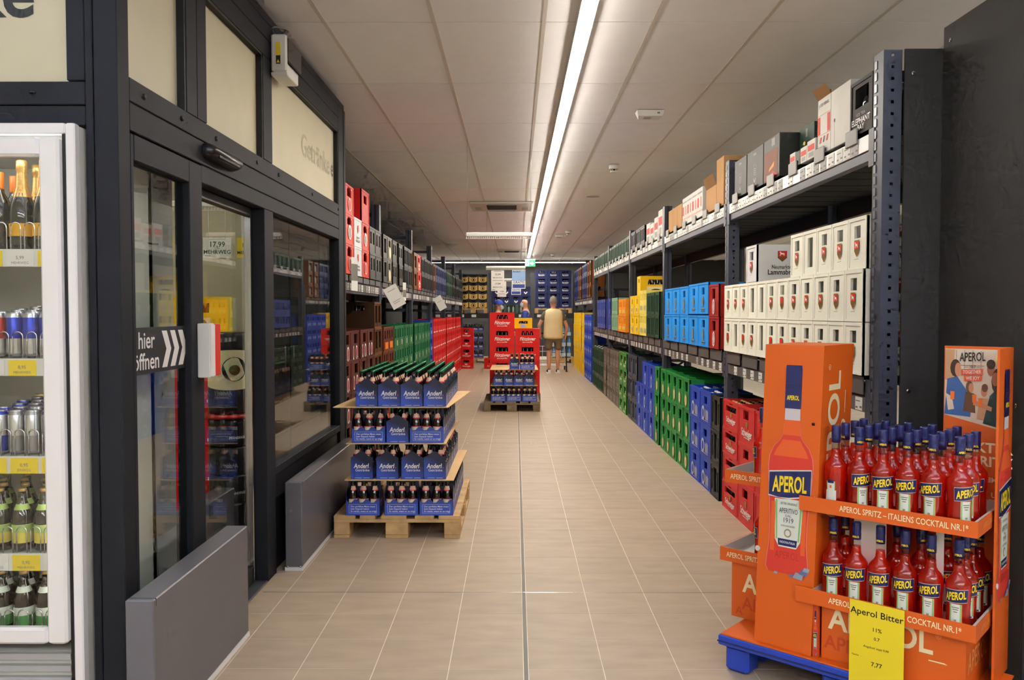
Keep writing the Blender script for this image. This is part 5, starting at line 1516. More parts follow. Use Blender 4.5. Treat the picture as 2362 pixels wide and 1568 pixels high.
# back board with the party poster and the near wing
back = MB().box(0.345, 0.378, 0.152, 0.560, 0.388, 1.315, 'orange_card').build('back_board', dis)
MB().box(0.004, 0.378, 0.42, 0.345, 0.382, 0.70, 'orange_deep').build('rear_wall', dis)
MB().box(0.11, 0.13, LO0+0.008, 0.225, 0.134, UP0-0.008, 'white').build('white_insert', dis)
MB().box(0.40, 0.10, LO0+0.008, 0.425, 0.104, UP0-0.008, 'white').build('white_insert', dis)
po = MB()
PZ = 0.3772
def PO(pts, m, k=1): po.poly([(0.348+a*0.208, 1.05+b*0.255) for a, b in pts], (0, PZ-0.0004*k, 0), XU, ZU, m)
for nme, c in (('ps_wall',(222,208,188)),('ps_beige',(196,150,110)),('ps_skin',(196,132,96)),('ps_skin2',(150,92,62)),('ps_hair',(52,32,24)),('ps_hair2',(96,60,36)),('ps_denim',(52,92,150)),('ps_teal',(28,60,58)),('ps_red',(214,84,44)),('ps_glow',(244,222,150)),('ps_leaf',(150,150,60)),('ps_drink',(230,110,30))):
    M(nme, c, 0.5, vary=0.04)
def ell(cx, cy, rx, ry, n=12): return [(cx+rx*math.cos(2*PI*i/n), cy+ry*math.sin(2*PI*i/n)) for i in range(n)]
PO([(0,0.03),(1,-0.16),(1,1),(0,1)], 'ps_wall', 1)
PO([(0,0.55),(0.0,0.99),(0.16,0.99),(0.12,0.5)], 'ps_beige', 2)
for k in range(4): PO([(0.18+0.13*k,0.55),(0.185+0.13*k,0.55),(0.185+0.13*k,0.98),(0.18+0.13*k,0.98)], 'ps_hair', 2)
PO([(0.18,0.76),(0.62,0.76),(0.62,0.765),(0.18,0.765)], 'ps_hair', 2)
PO(ell(0.9,0.85,0.12,0.13), 'ps_glow', 2); PO(ell(0.97,0.7,0.07,0.1), 'ps_leaf', 3)
PO([(0.0,0.04),(0.42,0.02),(0.44,0.2),(0.34,0.42),(0.2,0.6),(0.04,0.56)], 'ps_denim', 3); PO(ell(0.17,0.72,0.085,0.13), 'ps_hair', 4); PO(ell(0.21,0.70,0.05,0.10), 'ps_skin', 5); PO([(0.02,0.35),(0.12,0.3),(0.16,0.12),(0.06,0.1)], 'ps_wall', 5)
PO([(0.3,0.1),(0.5,0.08),(0.48,0.36),(0.34,0.38)], 'ps_hair2', 4); PO(ell(0.40,0.45,0.06,0.09), 'ps_hair2', 5); PO(ell(0.425,0.44,0.04,0.07), 'ps_skin', 6)
PO([(0.52,0.0),(0.72,-0.02),(0.7,0.3),(0.56,0.3)], 'ps_beige', 4); PO(ell(0.63,0.40,0.05,0.08), 'ps_skin', 5); PO(ell(0.64,0.45,0.05,0.06), 'ps_hair2', 6)
PO([(0.62,-0.06),(0.98,-0.13),(0.98,0.36),(0.86,0.48),(0.72,0.34)], 'ps_teal', 6); PO(ell(0.86,0.55,0.12,0.2), 'ps_hair', 7); PO(ell(0.80,0.58,0.055,0.1), 'ps_skin2', 8); PO(ell(0.73,0.72,0.06,0.1), 'ps_skin2', 6); PO(ell(0.73,0.79,0.07,0.07), 'ps_hair', 7)
PO([(0.46,0.2),(0.75,0.12),(0.76,0.18),(0.48,0.27)], 'ps_skin', 9)
for x, y in ((0.13,0.33),(0.48,0.30),(0.58,0.25)): PO([(x-0.03,y-0.07),(x+0.03,y-0.07),(x+0.035,y+0.05),(x-0.035,y+0.05)], 'ps_drink', 10)
po.text('APEROL', 0.046, (0.440, PZ-0.005, 1.275), (1,0,0.06), ZU, 'ink_dark', bold=0.012, width=0.085)
po.text('— 1919 —', 0.018, (0.440, PZ-0.005, 1.24), (1,0,0.06), ZU, 'ink_dark', width=0.05)
po.poly([(0,0),(0.072,0.0),(0.072,0.022),(0,0.022)], (0.403, PZ-0.005, 1.208), (1,0,0.06), ZU, 'ps_red'); po.poly([(0.01,0),(0.068,0.0),(0.068,0.02),(0.01,0.02)], (0.403, PZ-0.005, 1.186), (1,0,0.06), ZU, 'ps_red')
po.text('TOGETHER', 0.018, (0.439, PZ-0.0055, 1.221), (1,0,0.06), ZU, 'white_print', bold=0.02, width=0.06); po.text('WE JOY', 0.018, (0.442, PZ-0.0055, 1.198), (1,0,0.06), ZU, 'white_print', bold=0.02, width=0.045)
po.build('party_poster', back)
tx = MB()
for s_, sz, z in (('PERFEKTER', 0.050, 0.945), ('SPRITZ', 0.050, 0.895), ('DAS GEHEIMNIS', 0.026, 0.83), ('UND', 0.026, 0.775), ('BEZUG', 0.026, 0.75), ('FÜR', 0.026, 0.70), ('FÜLLE', 0.026, 0.675)):
    tx.text(s_, sz, (0.572 if sz > 0.03 else 0.565, PZ-0.0004, z), XU, ZU, 'ink_cream', align='RIGHT', bold=0.03)
tx.build('board_lettering', back)
wing = MB().box(0.5605, 0.178, 0.152, 0.568, 0.388, 1.315, 'orange_card').build('wing', dis)
wb = MB(); big_bottle(wb, (0.5686, 0.285, 0.445), YU, ZU, 0.80, 0.95); wb.build('bottle_picture', wing)
b = MB(); b.X = Matrix.Translation((0.5682, 0.195, 0.50)) @ Matrix.Rotation(PI/2, 4, 'Y'); b.lathe([(0.011,0),(0.009,0.004)], 12, 'tray_inner'); b.build('clip_button', wing)
b = MB(); b.X = Matrix.Translation((-0.215, 0.0112, 0.52)) @ Matrix.Rotation(PI/2, 4, 'X'); b.lathe([(0.011,0),(0.009,0.004)], 12, 'tray_inner'); b.build('clip_button', tower)
tag(dis, 'orange cardboard display with printed bottle tower and two trays', 'display stand')

dis2 = empty('cardboard_display', DO, DR)
tray(dis2, -0.445, -0.232, 0.18, 0.50, UP0+0.02, UP1+0.02, text='APEROL SPRITZ', tw=0.15, tx=-0.345)
tray(dis2, -0.465, -0.232, 0.18, 0.50, LO0+0.03, LO1+0.03, text='APEROL SPRITZ', tw=0.15, tx=-0.36)
bx2 = MB().box(-0.42, 0.20, 0.152, -0.235, 0.48, LO0+0.024, 'orange_card').build('base_box', dis2)
l2 = MB(); l2.text('APEROL', 0.11, (-0.22, 0.199, 0.30), XU, ZU, 'ink_cream', bold=0.022, width=0.34) if False else None
l2.text('AP', 0.11, (-0.315, 0.199, 0.30), XU, ZU, 'ink_cream', bold=0.022, width=0.11); l2.text('AP', 0.075, (-0.33, 0.199, 0.215), XU, ZU, 'orange_deep', bold=0.02, width=0.085); l2.text('A', 0.05, (-0.385, 0.199, 0.18), XU, ZU, 'orange_deep')
l2.build('base_lettering', bx2)
leanbox(MB(), -0.26, 0.47, LO1, -0.24, 0.49, UP0+0.02, 'orange_card', 0).build('corner_post', dis2)
MB().box(-0.36, -0.005, 0.1455, -0.2295, 0.5, 0.1515, 'orange_card').build('base_sheet', dis2)
MB().box(-0.43, 0.36, 0.0, -0.231, 0.49, 0.145, 'pallet_blue').build('pallet_block', dis2)
tag(dis2, 'smaller orange tray stand half hidden behind the printed bottle tower', 'display stand')

# ---- red aperitif bottles
K = 1.04
AP = [(0.033,0),(0.0375,0.004),(0.0375,0.016),(0.0352,0.045),(0.0345,0.07),(0.0357,0.10),(0.038,0.135),(0.0386,0.15),(0.0372,0.160),(0.030,0.172),(0.0215,0.181),(0.0165,0.190),(0.015,0.205),(0.0145,0.215)]
def rad(z):
    z /= K
    for (r0, a), (r1, b) in zip(AP, AP[1:]):
        if a <= z <= b: return K*(r0+(r1-r0)*(z-a)/(b-a))
    return K*AP[-1][0]
bo = MB(); bo.lathe([(r*K, z*K) for r, z in AP], 24, 'red_liquor'); AB = bo.mesh('aperitif_bottle')
ne = MB(); ne.lathe([(0.0150*K,0.2155*K),(0.0140*K,0.236*K),(0.0140*K,0.25*K)], 16, 'bottle_clear_glass', cap0=False, cap1=False); AN = ne.mesh('neck')
ca = MB(); ca.lathe([(0.0150*K,0.238*K),(0.0152*K,0.262*K),(0.0146*K,0.264*K),(0.0152*K,0.267*K),(0.0152*K,0.294*K),(0.0142*K,0.298*K)], 18, 'spirit_blue')
ca.text('APEROL', 0.010, 0, 0, 0, 'spirit_yellow', bold=0.03, width=0.027, bend=(0, 0, 0.0156*K, -PI/2, 0.248*K)); ACAP = ca.mesh('cap')
def curved(mb, a0, a1, zs, mat, off, n=8, edge=None):
    vs, fs = [], []
    m_ = len(zs)
    for i in range(n+1):
        a = a0+(a1-a0)*i/n
        for z in zs:
            zz = z + (edge(i/n) if edge else 0)
            r = rad(zz)+off
            vs.append((r*math.cos(a), r*math.sin(a), zz))
    for i in range(n):
        for j in range(m_-1):
            fs.append((i*m_+j, (i+1)*m_+j, (i+1)*m_+j+1, i*m_+j+1))
    mb.add(vs, fs, mat, True)
la = MB(); c_ = -PI/2
ris = lambda t: 0.006*t
curved(la, c_-1.02, c_+1.02, [0.0985, 0.115, 0.130, 0.1445], 'spirit_white', 0.0006, 12, ris)
curved(la, c_-1.0, c_+1.0, [0.100, 0.115, 0.130, 0.143], 'spirit_blue', 0.0010, 12, ris)
vs_, fs_, w_ = text_geo('APEROL', 0.036, 'CENTER', 0.0, 0.03)
k_ = 0.066/w_
la.add([((rad(0.125)+0.0022)*math.cos(c_+x*k_/0.039), (rad(0.125)+0.0022)*math.sin(c_+x*k_/0.039), 0.1245+y+0.003*x/0.03) for x, y in vs_], fs_, 'spirit_yellow')
lw = [0.028, 0.036, 0.055, 0.075, 0.0985]
curved(la, c_-0.50, c_+0.50, lw, 'spirit_white', 0.0006, 8)
curved(la, c_-0.48, c_-0.36, lw[1:], 'spirit_green', 0.0010, 2); curved(la, c_+0.36, c_+0.48, lw[1:], 'spirit_green', 0.0010, 2)
curved(la, c_+0.50, c_+0.56, lw[1:], 'spirit_orange', 0.0010, 2)
curved(la, c_-0.32, c_+0.32, [0.030, 0.0355], 'spirit_blue', 0.0012, 4)
curved(la, c_-0.10, c_+0.10, [0.0395, 0.046], 'print_medal', 0.0012, 3)
for z, w2 in ((0.085, 0.30), (0.078, 0.24), (0.070, 0.16)): curved(la, c_-w2, c_+w2, [z, z+0.0028], 'frost_print', 0.0012, 4)
ALB = la.mesh('front_label'); la = MB()
# back label
b_ = PI/2
curved(la, b_-0.52, b_+0.52, [0.030, 0.05, 0.075], 'spirit_white', 0.0008, 8); curved(la, b_-0.42, b_+0.42, [0.075, 0.09, 0.108], 'spirit_green', 0.0008, 8); curved(la, b_-0.34, b_+0.34, [0.075, 0.09, 0.105], 'spirit_white', 0.0011, 6); curved(la, b_-0.3, b_+0.3, [0.101, 0.113], 'spirit_blue', 0.0014, 5); curved(la, b_-0.09, b_+0.09, [0.083, 0.093], 'spirit_orange', 0.0014, 3)
for q in range(7): curved(la, b_+0.18+0.035*q, b_+0.195+0.035*q, [0.032, 0.040], 'ink_dark', 0.0012, 1)
ALK = la.mesh('back_label')
def apero(x, y, z, yaw, label, group):
    p = dloc(x, y, z)
    o = put('aperitif_bottle', AB, None, p, DR+yaw)
    put('neck', AN, o); put('cap', ACAP, o); put('front_label', ALB, o); put('back_label', ALK, o)
    return tag(o, label, 'bottle', group)
ZT, ZL = UP0+0.0065, LO0+0.0065
rr = random.Random(21)
xs_ = [0.068, 0.151, 0.234, 0.317, 0.400, 0.482]
yaw0 = [PI*0.97, 0.75, 0.35, 0.05, -0.05, 0.85]
for c in range(6):
    for r in range(4):
        if c == 5 and r == 3: continue
        yaw = yaw0[c] if r == 0 else rr.uniform(-0.9, 0.9) + (PI if rr.random() < 0.25 else 0)
        if c == 5 and r > 0: yaw = 0.55 - 0.3*r
        apero(xs_[c]+0.002*r + (0.001*r if c == 5 else 0), 0.052+0.0895*r, ZT, yaw, 'red aperitif bottle, upper tray, %s row, %s from the tower' % (('front','second','third','back')[r], ORD[c+1]), 'aperitif bottles in the upper tray')
low = [(0.062,0.055,0.25),(0.146,0.055,0.12),(0.230,0.055,0.08),(0.314,0.055,0.05),(0.398,0.055,0.02),(0.484,0.055,0.0)]
for c, (x, y, a) in enumerate(low):
    apero(x, y, ZL, a, 'red aperitif bottle, lower tray front row, %s from the tower' % ORD[c+1], 'aperitif bottles in the lower tray')
for c, (x, y, a) in enumerate([(0.482,0.145,0.5),(0.484,0.232,0.5),(0.486,0.32,0.5),(0.335,0.16,1.0),(0.315,0.26,2.0),(0.398,0.25,0.4),(0.245,0.19,2.8),(0.066,0.16,0.5)]):
    apero(x, y, ZL, a, 'red aperitif bottle behind the lower front row, %s' % ('second in the near end row','third in the near end row','last in the near end row','behind the fourth bottle','far behind the fourth bottle','behind the fifth bottle','beside the white insert','behind the first bottle')[c], 'aperitif bottles in the lower tray')
for c, (x, y, z, a) in enumerate([(-0.302,0.235,UP0+0.0265,-1.3),(-0.302,0.32,UP0+0.0265,0.4),(-0.295,0.235,LO0+0.0365,-1.3)]):
    apero(x, y, z, a, 'red aperitif bottle on the half-hidden tray stand, %s' % ('upper tray front','upper tray back','lower tray')[c], 'aperitif bottles on the small stand')
# yellow price sheet
ps = MB(); ps.box(0, -0.0008, 0, 0.185, 0, 0.30, 'sheet_yellow')
for s_, sz, x, z in (('Aperol Bitter', 0.033, 0.0925, 0.262), ('11%', 0.020, 0.0945, 0.207), ('0.7', 0.016, 0.0945, 0.175), ('Angebot! statt 9,99', 0.011, 0.0925, 0.142), ('Flasche', 0.008, 0.022, 0.103), ('7,77', 0.022, 0.095, 0.083)):
    ps.text(s_, sz, (x, -0.0012, z), XU, ZU, 'ink_dark', bold=0.01)
p = dloc(0.150, -0.0145, 0.115); o = ps.build('price_sheet', None, p, DR)
tag(o, 'yellow paper price sheet hanging on the lower orange tray', 'price sheet')

# ================================================================== DRINKS COOLER
M('cooler_inner', (205,205,198), 0.5); M('gold_foil', (206,162,96), 0.28, metal=0.6, vary=0.25, vscale=120); M('orange_foil', (238,124,20), 0.35); M('pink_foil', (206,126,168), 0.4); M('label_gold', (226,166,24), 0.5); M('can_silver', (196,198,204), 0.22, metal=0.8, vary=0.05); M('can_blue', (28,52,170), 0.25, metal=0.5); M('can_red', (190,40,50), 0.3, metal=0.4); M('can_purple', (80,62,110), 0.3, metal=0.4); M('can_yellow', (228,190,30), 0.3, metal=0.3); M('can_grey', (150,150,158), 0.25, metal=0.6); M('label_lime', (176,200,110), 0.5); M('label_lemon', (222,206,80), 0.5); M('label_greenw', (226,234,220), 0.5); M('label_greenb', (64,140,70), 0.5)
CY = 2.70
CXR = -1.435
cl = empty('drinks_cooler', (CXR-0.33, CY, 0))
X0, X1 = -0.33, 0.33
for nme, a in (('side_wall', (X0,0.02,0.1,X0+0.03,0.55,2.05)), ('side_wall', (X1-0.03,0.02,0.1,X1,0.55,2.05)), ('back_wall', (X0,0.52,0.1,X1,0.55,2.05)), ('roof', (X0+0.03,0.02,2.0,X1-0.03,0.52,2.05)), ('plinth', (X0,0.03,0.0,X1,0.55,0.1)), ('floor_pan', (X0+0.03,0.02,0.1,X1-0.03,0.52,0.30))):
    MB().box(*a, 'cooler_inner').build(nme, cl)
# outer frame and glass door
fr = MB()
for a in ((X1-0.032,-0.012,0.08,X1,0.02,2.056),(X0,-0.012,0.08,X0+0.032,0.02,2.056),(X0+0.032,-0.012,2.02,X1-0.032,0.02,2.056)): fr.cbox(*a, 'alu', 0.004)
fr.build('outer_frame', cl)
dr = MB()
for a in ((X1-0.108,-0.035,0.345,X1-0.042,-0.002,2.008),(X0+0.042,-0.035,0.345,X0+0.108,-0.002,2.008),(X0+0.108,-0.035,1.945,X1-0.108,-0.002,2.008),(X0+0.108,-0.035,0.345,X1-0.108,-0.002,0.40)): dr.cbox(*a, 'alu', 0.008)
door = dr.build('door', cl)
MB().box(X0+0.108, -0.022, 0.40, X1-0.108, -0.016, 1.945, 'fridge_glass').build('glass', door)
MB().box(X1-0.042, -0.01, 0.10, X1-0.032, 0.0, 2.02, 'rubber').build('gasket', cl)
MB().box(X0+0.05, 0.03, 1.975, X1-0.05, 0.05, 1.985, 'fridge_led').build('light_strip', cl)
MB().box(X1-0.045, 0.022, 0.45, X1-0.035, 0.034, 1.9, 'fridge_led').build('light_strip', cl)
M('grille_grey', (170,172,174), 0.4)
gr = MB()
for k in range(5): gr.box(X0+0.05, 0.0, 0.12+k*0.04, X1-0.05, 0.018, 0.14+k*0.04, 'grille_grey')
gr.build('grille', cl)
tag(cl, 'tall glass-door drinks cooler with silver frame beside the lobby corner', 'cooler')
SH = [(1.646, 0.0), (1.283, 0.10), (0.956, 0.10), (0.628, 0.04), (0.345, 0.04)]   # shelf front heights and slopes
def shelf_z(i, y): return SH[i][0] + SH[i][1]*(y-0.03)
for i, (z, sl_) in enumerate(SH):
    m = MB()
    zb = shelf_z(i, 0.5)
    m.add([(X0+0.032,0.03,z-0.006),(X1-0.032,0.03,z-0.006),(X1-0.032,0.5,zb-0.006),(X0+0.032,0.5,zb-0.006),(X0+0.032,0.03,z),(X1-0.032,0.03,z),(X1-0.032,0.5,zb),(X0+0.032,0.5,zb)], [(3,2,1,0),(4,5,6,7),(0,1,5,4),(1,2,6,5),(2,3,7,6),(3,0,4,7)], 'cooler_inner')
    s_ = m.build('shelf', cl)
    if i < 4:
        MB().box(X0+0.034, 0.022, z-0.055, X1-0.034, 0.0295, z+0.003, 'label_white').build('price_rail', s_)
        for q in range(5):
            yel = (q + i) % 2 == 0 or i == 2
            xx = X1-0.10-q*0.105
            MB().box(xx-0.046, 0.0195, z-0.054, xx+0.046, 0.0215, z-0.002, 'price_yellow' if yel else 'paper').text('5,99' if i == 0 else '0,95', 0.016, (xx, 0.019, z-0.026), XU, ZU, 'ink_grey', bold=0.01).text('MEHRWEG' if i != 2 else 'EINWEG', 0.012, (xx, 0.019, z-0.043), XU, ZU, 'ink_grey').build('price_tag', s_)
    w = MB()
    n = 12
    for q in range(n):
        xx = X0+0.06+q*(X1-X0-0.10)/n
        pts = [(xx-0.017,0.034,z)] + [(xx+0.017*math.cos(a), 0.034, z+0.075+0.017*math.sin(a)) for a in [PI-PI*k/6 for k in range(7)]] + [(xx+0.017,0.034,z)]
        w.tube(pts, 0.0022, 'chrome', 5)
    w.build('wire_fence', s_)
def cool_item(name, me_parts, i, x, y, label, cat, group, yaw=0.0):
    z = shelf_z(i, y+0.02) + 0.004
    o = put(name, me_parts[0][1], None, (cl.location.x+x, CY+y, z), yaw)
    for nm, me in me_parts[1:]: put(nm, me, o)
    return tag(o, label, cat, group)
def sparkling(foil):
    b = MB().lathe([(0.036,0),(0.041,0.006),(0.041,0.12),(0.038,0.15),(0.026,0.19),(0.019,0.205)], 18, 'black_glass')
    f = MB().lathe([(0.030,0.178),(0.020,0.21),(0.0165,0.255),(0.016,0.268),(0.0185,0.272),(0.0175,0.30),(0.013,0.304)], 16, foil, cap0=False)
    l = MB(); l.lathe([(0.0415,0.045),(0.0415,0.088)], 18, 'label_gold', cap0=False, cap1=False)
    return [('b', b.mesh('sparkling_wine_bottle')), ('foil', f.mesh('foil')), ('label', l.mesh('label'))]
def wine(foil):
    b = MB().lathe([(0.034,0),(0.038,0.006),(0.038,0.14),(0.034,0.165),(0.017,0.195),(0.0145,0.23)], 18, 'black_glass')
    f = MB().lathe([(0.0162,0.205),(0.0162,0.262),(0.015,0.265)], 14, foil, cap0=False)
    l = MB(); l.lathe([(0.0165,0.06),(0.0165,0.062)], 6, foil); l = MB(); 
    vs = [((0.0385)*math.cos(a), 0.0385*math.sin(a)) for a in (-2.2,-1.9,-1.6,-1.3,-1.0)]
    l.add([(x,y,0.06) for x,y in vs]+[(x,y,0.10) for x,y in vs], [(k,k+1,k+6,k+5) for k in range(4)], 'orange_foil', True)
    return [('b', b.mesh('wine_bottle')), ('foil', f.mesh('foil')), ('label', l.mesh('label'))]
SW, WO, WP = sparkling('gold_foil'), wine('orange_foil'), wine('pink_foil')
for k, (x, y) in enumerate(((0.092,0.095),(0.095,0.182),(0.176,0.085))):
    cool_item('sparkling_wine_bottle', SW, 0, x, y, 'sparkling wine bottle with gold foil, %s' % ('tallest in front','behind at the door edge','small one touching the door frame')[k], 'bottle', 'sparkling wine')
for k, (x, y) in enumerate(((0.010,0.10),(0.012,0.185),(0.176,0.172),(-0.07,0.10))):
    cool_item('wine_bottle', WO, 0, x, y, 'dark bottle with orange cap on the top cooler shelf, %s from the frame' % ('second','third','first','fourth')[k], 'bottle', 'wine in the cooler')
cool_item('wine_bottle', WP, 0, -0.03, 0.268, 'dark bottle with pink cap on the top cooler shelf', 'bottle', 'wine in the cooler')
def can(mat, mat2):
    return [('b', MB().lathe([(0.020,0),(0.0255,0.008),(0.0262,0.012),(0.0262,0.06),(0.0262,0.13),(0.021,0.142),(0.0215,0.145)], 14, ['can_silver', mat, mat, mat2, mat, 'can_silver'], cap1=True).mesh('drinks_can')), ('lid', MB().lathe([(0.0185,0.1452),(0.0185,0.1460),(0.006,0.1462)], 12, 'chrome').mesh('lid'))]
CAN = [can('can_silver','can_blue'), can('can_blue','can_silver'), can('can_silver','can_red'), can('can_yellow','can_silver'), can('can_purple','can_grey'), can('can_grey','can_silver')]
rr = random.Random(4)
CN = ['silver and blue', 'blue and silver', 'silver and red', 'yellow and silver', 'purple and grey', 'grey and silver']
for sh, palette in ((1, (0,1,2,0,2)), (2, (3,4,5,4,1))):
    for r in range(6):
        for c in range(5):
            q = palette[c] if r else (palette[(c*2+1) % 5])
            if rr.random() < 0.2: q = rr.choice(palette)
            cool_item('drinks_can', CAN[q], sh, 0.245-c*0.056-(0.02 if r % 2 else 0), 0.062+r*0.056, '%s drinks can, cooler shelf with %s, %s row, %s from the frame' % (CN[q], ('energy cans','mixed cans')[sh-1], ORD[r+1], ORD[c+1]), 'can', 'cans in the cooler')
def bbot(l1, l2):
    b = MB().lathe([(0.030,0),(0.033,0.006),(0.033,0.105),(0.031,0.12),(0.018,0.155),(0.0125,0.172),(0.0125,0.20)], 16, 'brown_glass')
    c = MB().lathe([(0.0138,0.196),(0.0138,0.205),(0.011,0.208)], 14, 'cap_gold')
    l = MB()
    l.lathe([(0.0335,0.025),(0.0335,0.06)], 16, l2, cap0=False, cap1=False); l.lathe([(0.0335,0.06),(0.0335,0.088)], 16, l1, cap0=False, cap1=False)
    l_ = MB(); l_.lathe([(0.0255,0.136),(0.0185,0.155)], 16, l1, cap0=False, cap1=False)
    return [('b', b.mesh('small_beer_bottle')), ('cap', c.mesh('cap')), ('belly_label', l.mesh('belly_label')), ('neck_label', l_.mesh('neck_label'))]
B1, B2 = bbot('label_lime', 'label_lemon'), bbot('label_greenw', 'label_greenb')
for sh, B_, nm in ((3, B1, 'lime-labelled'), (4, B2, 'green and white labelled')):
    for r in range(4):
        for c in range(5):
            cool_item('small_beer_bottle', B_, sh, 0.235-c*0.076-(0.03 if r % 2 else 0), 0.075+r*0.07, 'small %s beer bottle in the cooler, %s row, %s from the frame' % (nm, ORD[r+1], ORD[c+1]), 'bottle', 'beer bottles in the cooler')

# ================================================================== LOBBY CONTENTS
TX, TY, TR = -1.67, 4.78, 0.12
tw = empty('drum_tower', (TX, TY, 0))
for k in range(5):
    MB().lathe([(TR-0.01,0),(TR,0.01),(TR,0.15),(TR-0.008,0.161)], 26, 'black_plastic').build('drum', tw, (0, 0, 0.015+k*0.163))
MB().lathe([(TR-0.02,0),(TR-0.02,0.0148)], 24, 'rubber').build('foot_ring', tw)
for z in (0.40, 0.72):
    MB().text('PFANDFASS', 0.02, 0, 0, 0, 'ink_white', bold=0.02, width=0.09, bend=(0, 0, TR+0.001, -0.9, z)).build('plate_lettering', tw)
tag(tw, 'tower of black round drums inside the lobby', 'display tower')
M('disc_red', (190,24,30), 0.35)
dk = MB().lathe([(0.15,0),(0.15,0.018),(0.135,0.022),(0.07,0.018)], 28, 'disc_red').build('round_tray', None, (TX, TY, 0.832))
tag(dk, 'round red tray lying on the tower of black drums', 'tray')
tu = empty('drum_tower', (TX, TY, 0.855))
for k in range(3):
    MB().lathe([(TR-0.01,0),(TR,0.01),(TR,0.145),(TR-0.008,0.155)], 26, 'black_plastic').build('drum', tu, (0, 0, k*0.157))
lt = MB(); lt.arc(TR+0.001, -2.6, 0.3, 0.0, 0.0, 'ink_cream', 16, lambda t: (0.14+0.02*(2*t-1)**2, 0.37-0.02*(2*t-1)**2))
lt.build('cream_sleeve', tu)
lt = MB()
def onc(cx, cz, r, mat, off):
    lt.add([((TR+0.001+off)*math.cos(cx+r*math.cos(a)/TR), (TR+0.001+off)*math.sin(cx+r*math.cos(a)/TR), cz+r*math.sin(a)) for a in [2*PI*i/16 for i in range(16)]], [tuple(range(16))], mat)
onc(-1.0, 0.26, 0.07, 'ink_dark', 0.002); onc(-1.0, 0.26, 0.047, 'ink_cream', 0.004); onc(-1.0, 0.255, 0.03, 'ink_brown', 0.006)
lt.build('round_logo', tu)
tag(tu, 'upper black drums with cream sleeve and round logo in the lobby', 'display tower')
cbd = empty('added_dark_cupboard', (-1.63, 5.95, 0))  # added cupboard, dark so the fixed pane shows reflections over a dim lobby
MB().cbox(-0.215, 0, 0.03, 0.215, 0.24, 2.2, 'anthracite_dark', 0.003).build('cupboard_body', cbd)
for s_ in (-1, 1):
    dd = MB().cbox(min(s_*0.003, s_*0.21), -0.018, 0.05, max(s_*0.003, s_*0.21), -0.001, 2.18, 'anthracite_dark', 0.003).build('cupboard_door', cbd)
    MB().tube([(s_*0.03, -0.03, 1.0), (s_*0.03, -0.03, 1.2)], 0.006, 'alu_dark', 6).build('handle', dd)
MB().box(-0.2, 0.02, 0.0, 0.2, 0.22, 0.03, 'rubber').build('plinth', cbd)
tag(cbd, 'added dark cupboard that dims the view through the fixed lobby pane', 'cupboard')
for k, ky in enumerate(('red_l', 'red_l', 'red_l', 'red_l', 'orange_mid', 'yellow_mid')):
    hh = [0.265, 0.265, 0.265, 0.265, 0.238, 0.25][k]; zz = sum([0.265, 0.265, 0.265, 0.265, 0.238][:k])
    crate(ky, -2.12, 5.55, zz, RL*0.2, 'crate in the stack inside the glazed lobby, %s from the floor' % ORD[k+1], 'stack in the lobby')
for k in range(5):
    crate('red_script', -2.58, 5.88, k*0.2585, 0, 'red crate behind the mixed stack in the lobby, %s from the floor' % ORD[k+1], 'red stack in the lobby')
def hang_rail(x, y, z, w, label, ceil=CEIL_Z, rot=0):
    g = empty('sign_rail', (x, y, z), rot)
    MB().cbox(-w/2, -0.012, 0.0, w/2, 0.012, 0.042, 'white_plastic', 0.008).build('rail', g)
    m = MB()
    n = int(w/0.02)
    for k in range(n): m.box(-w/2+0.004+k*w/n, -0.006, -0.016, -w/2+0.010+k*w/n, 0.006, 0.0, 'white_plastic')
    m.box(-w/2, -0.004, -0.02, w/2, 0.004, -0.016, 'white_plastic')
    m.build('slot_strip', g)
    for s_ in (-1, 1):
        MB().tube([(s_*(w/2-0.015), 0, 0.04), (s_*(w/2-0.015), 0, ceil-z)], 0.0012, 'alu_dark', 5).build('hanger_chain', g)
    return tag(g, label, 'sign rail')
hang_rail(-1.95, 5.2, 2.10, 0.95, 'white sign rail hanging inside the glazed lobby', 2.985)
def card(x, y, ztop, w, h, mat, lines, label, rot=0.0, tilt=0.0, cat='price card', hooks=True, hl=0.014):
    g = empty('price_card', (x, y, ztop), rot)
    m = MB().box(-w/2, -0.0008, -h, w/2, 0.0008, 0, mat).build('card_sheet', g)
    if lines:
        l = MB()
        for s_, sz, fx, fz, mm in lines:
            if s_ == '-': l.poly([(0,0),(sz*w,0),(sz*w,0.006*h/0.3),(0,0.006*h/0.3)], (-w/2+fx*w, -0.0013, -h*(1-fz)), XU, ZU, mm)
            elif s_ == '#': l.poly([(0,0),(fx*w,0),(fx*w,sz*h),(0,sz*h)], (-fx*w/2, -0.0011, -h*(1-fz)), XU, ZU, mm)
            else: l.text(s_, sz*w, (-w/2+fx*w, -0.0013, -h*(1-fz)), XU, ZU, mm, bold=0.012)
        l.build('lettering', m)
    if hooks:
        for s_ in (-0.6, 0.6): MB().tube([(s_*w/2, 0, -0.012), (s_*w/2, 0, hl)], 0.0018, 'alu', 5).build('hook', g)
    if tilt: g.rotation_euler = (0, tilt, rot)
    return tag(g, label, cat)
PRICE = [('-', 0.6, 0.2, 0.93, 'ink_grey'), ('17,99', 0.26, 0.5, 0.66, 'ink_dark'), ('1,80', 0.10, 0.5, 0.47, 'ink_grey'), ('MEHRWEG', 0.2, 0.5, 0.28, 'ink_dark'), ('-', 0.2, 0.06, 0.09, 'ink_dark')]
YC = [('10,99', 0.26, 0.5, 0.62, 'ink_dark'), ('MEHRWEG', 0.2, 0.5, 0.25, 'ink_dark')]
card(-1.885, 5.2, 1.91, 0.178, 0.126, 'paper', PRICE, 'white price card reading 17,99 inside the lobby', hl=0.19)
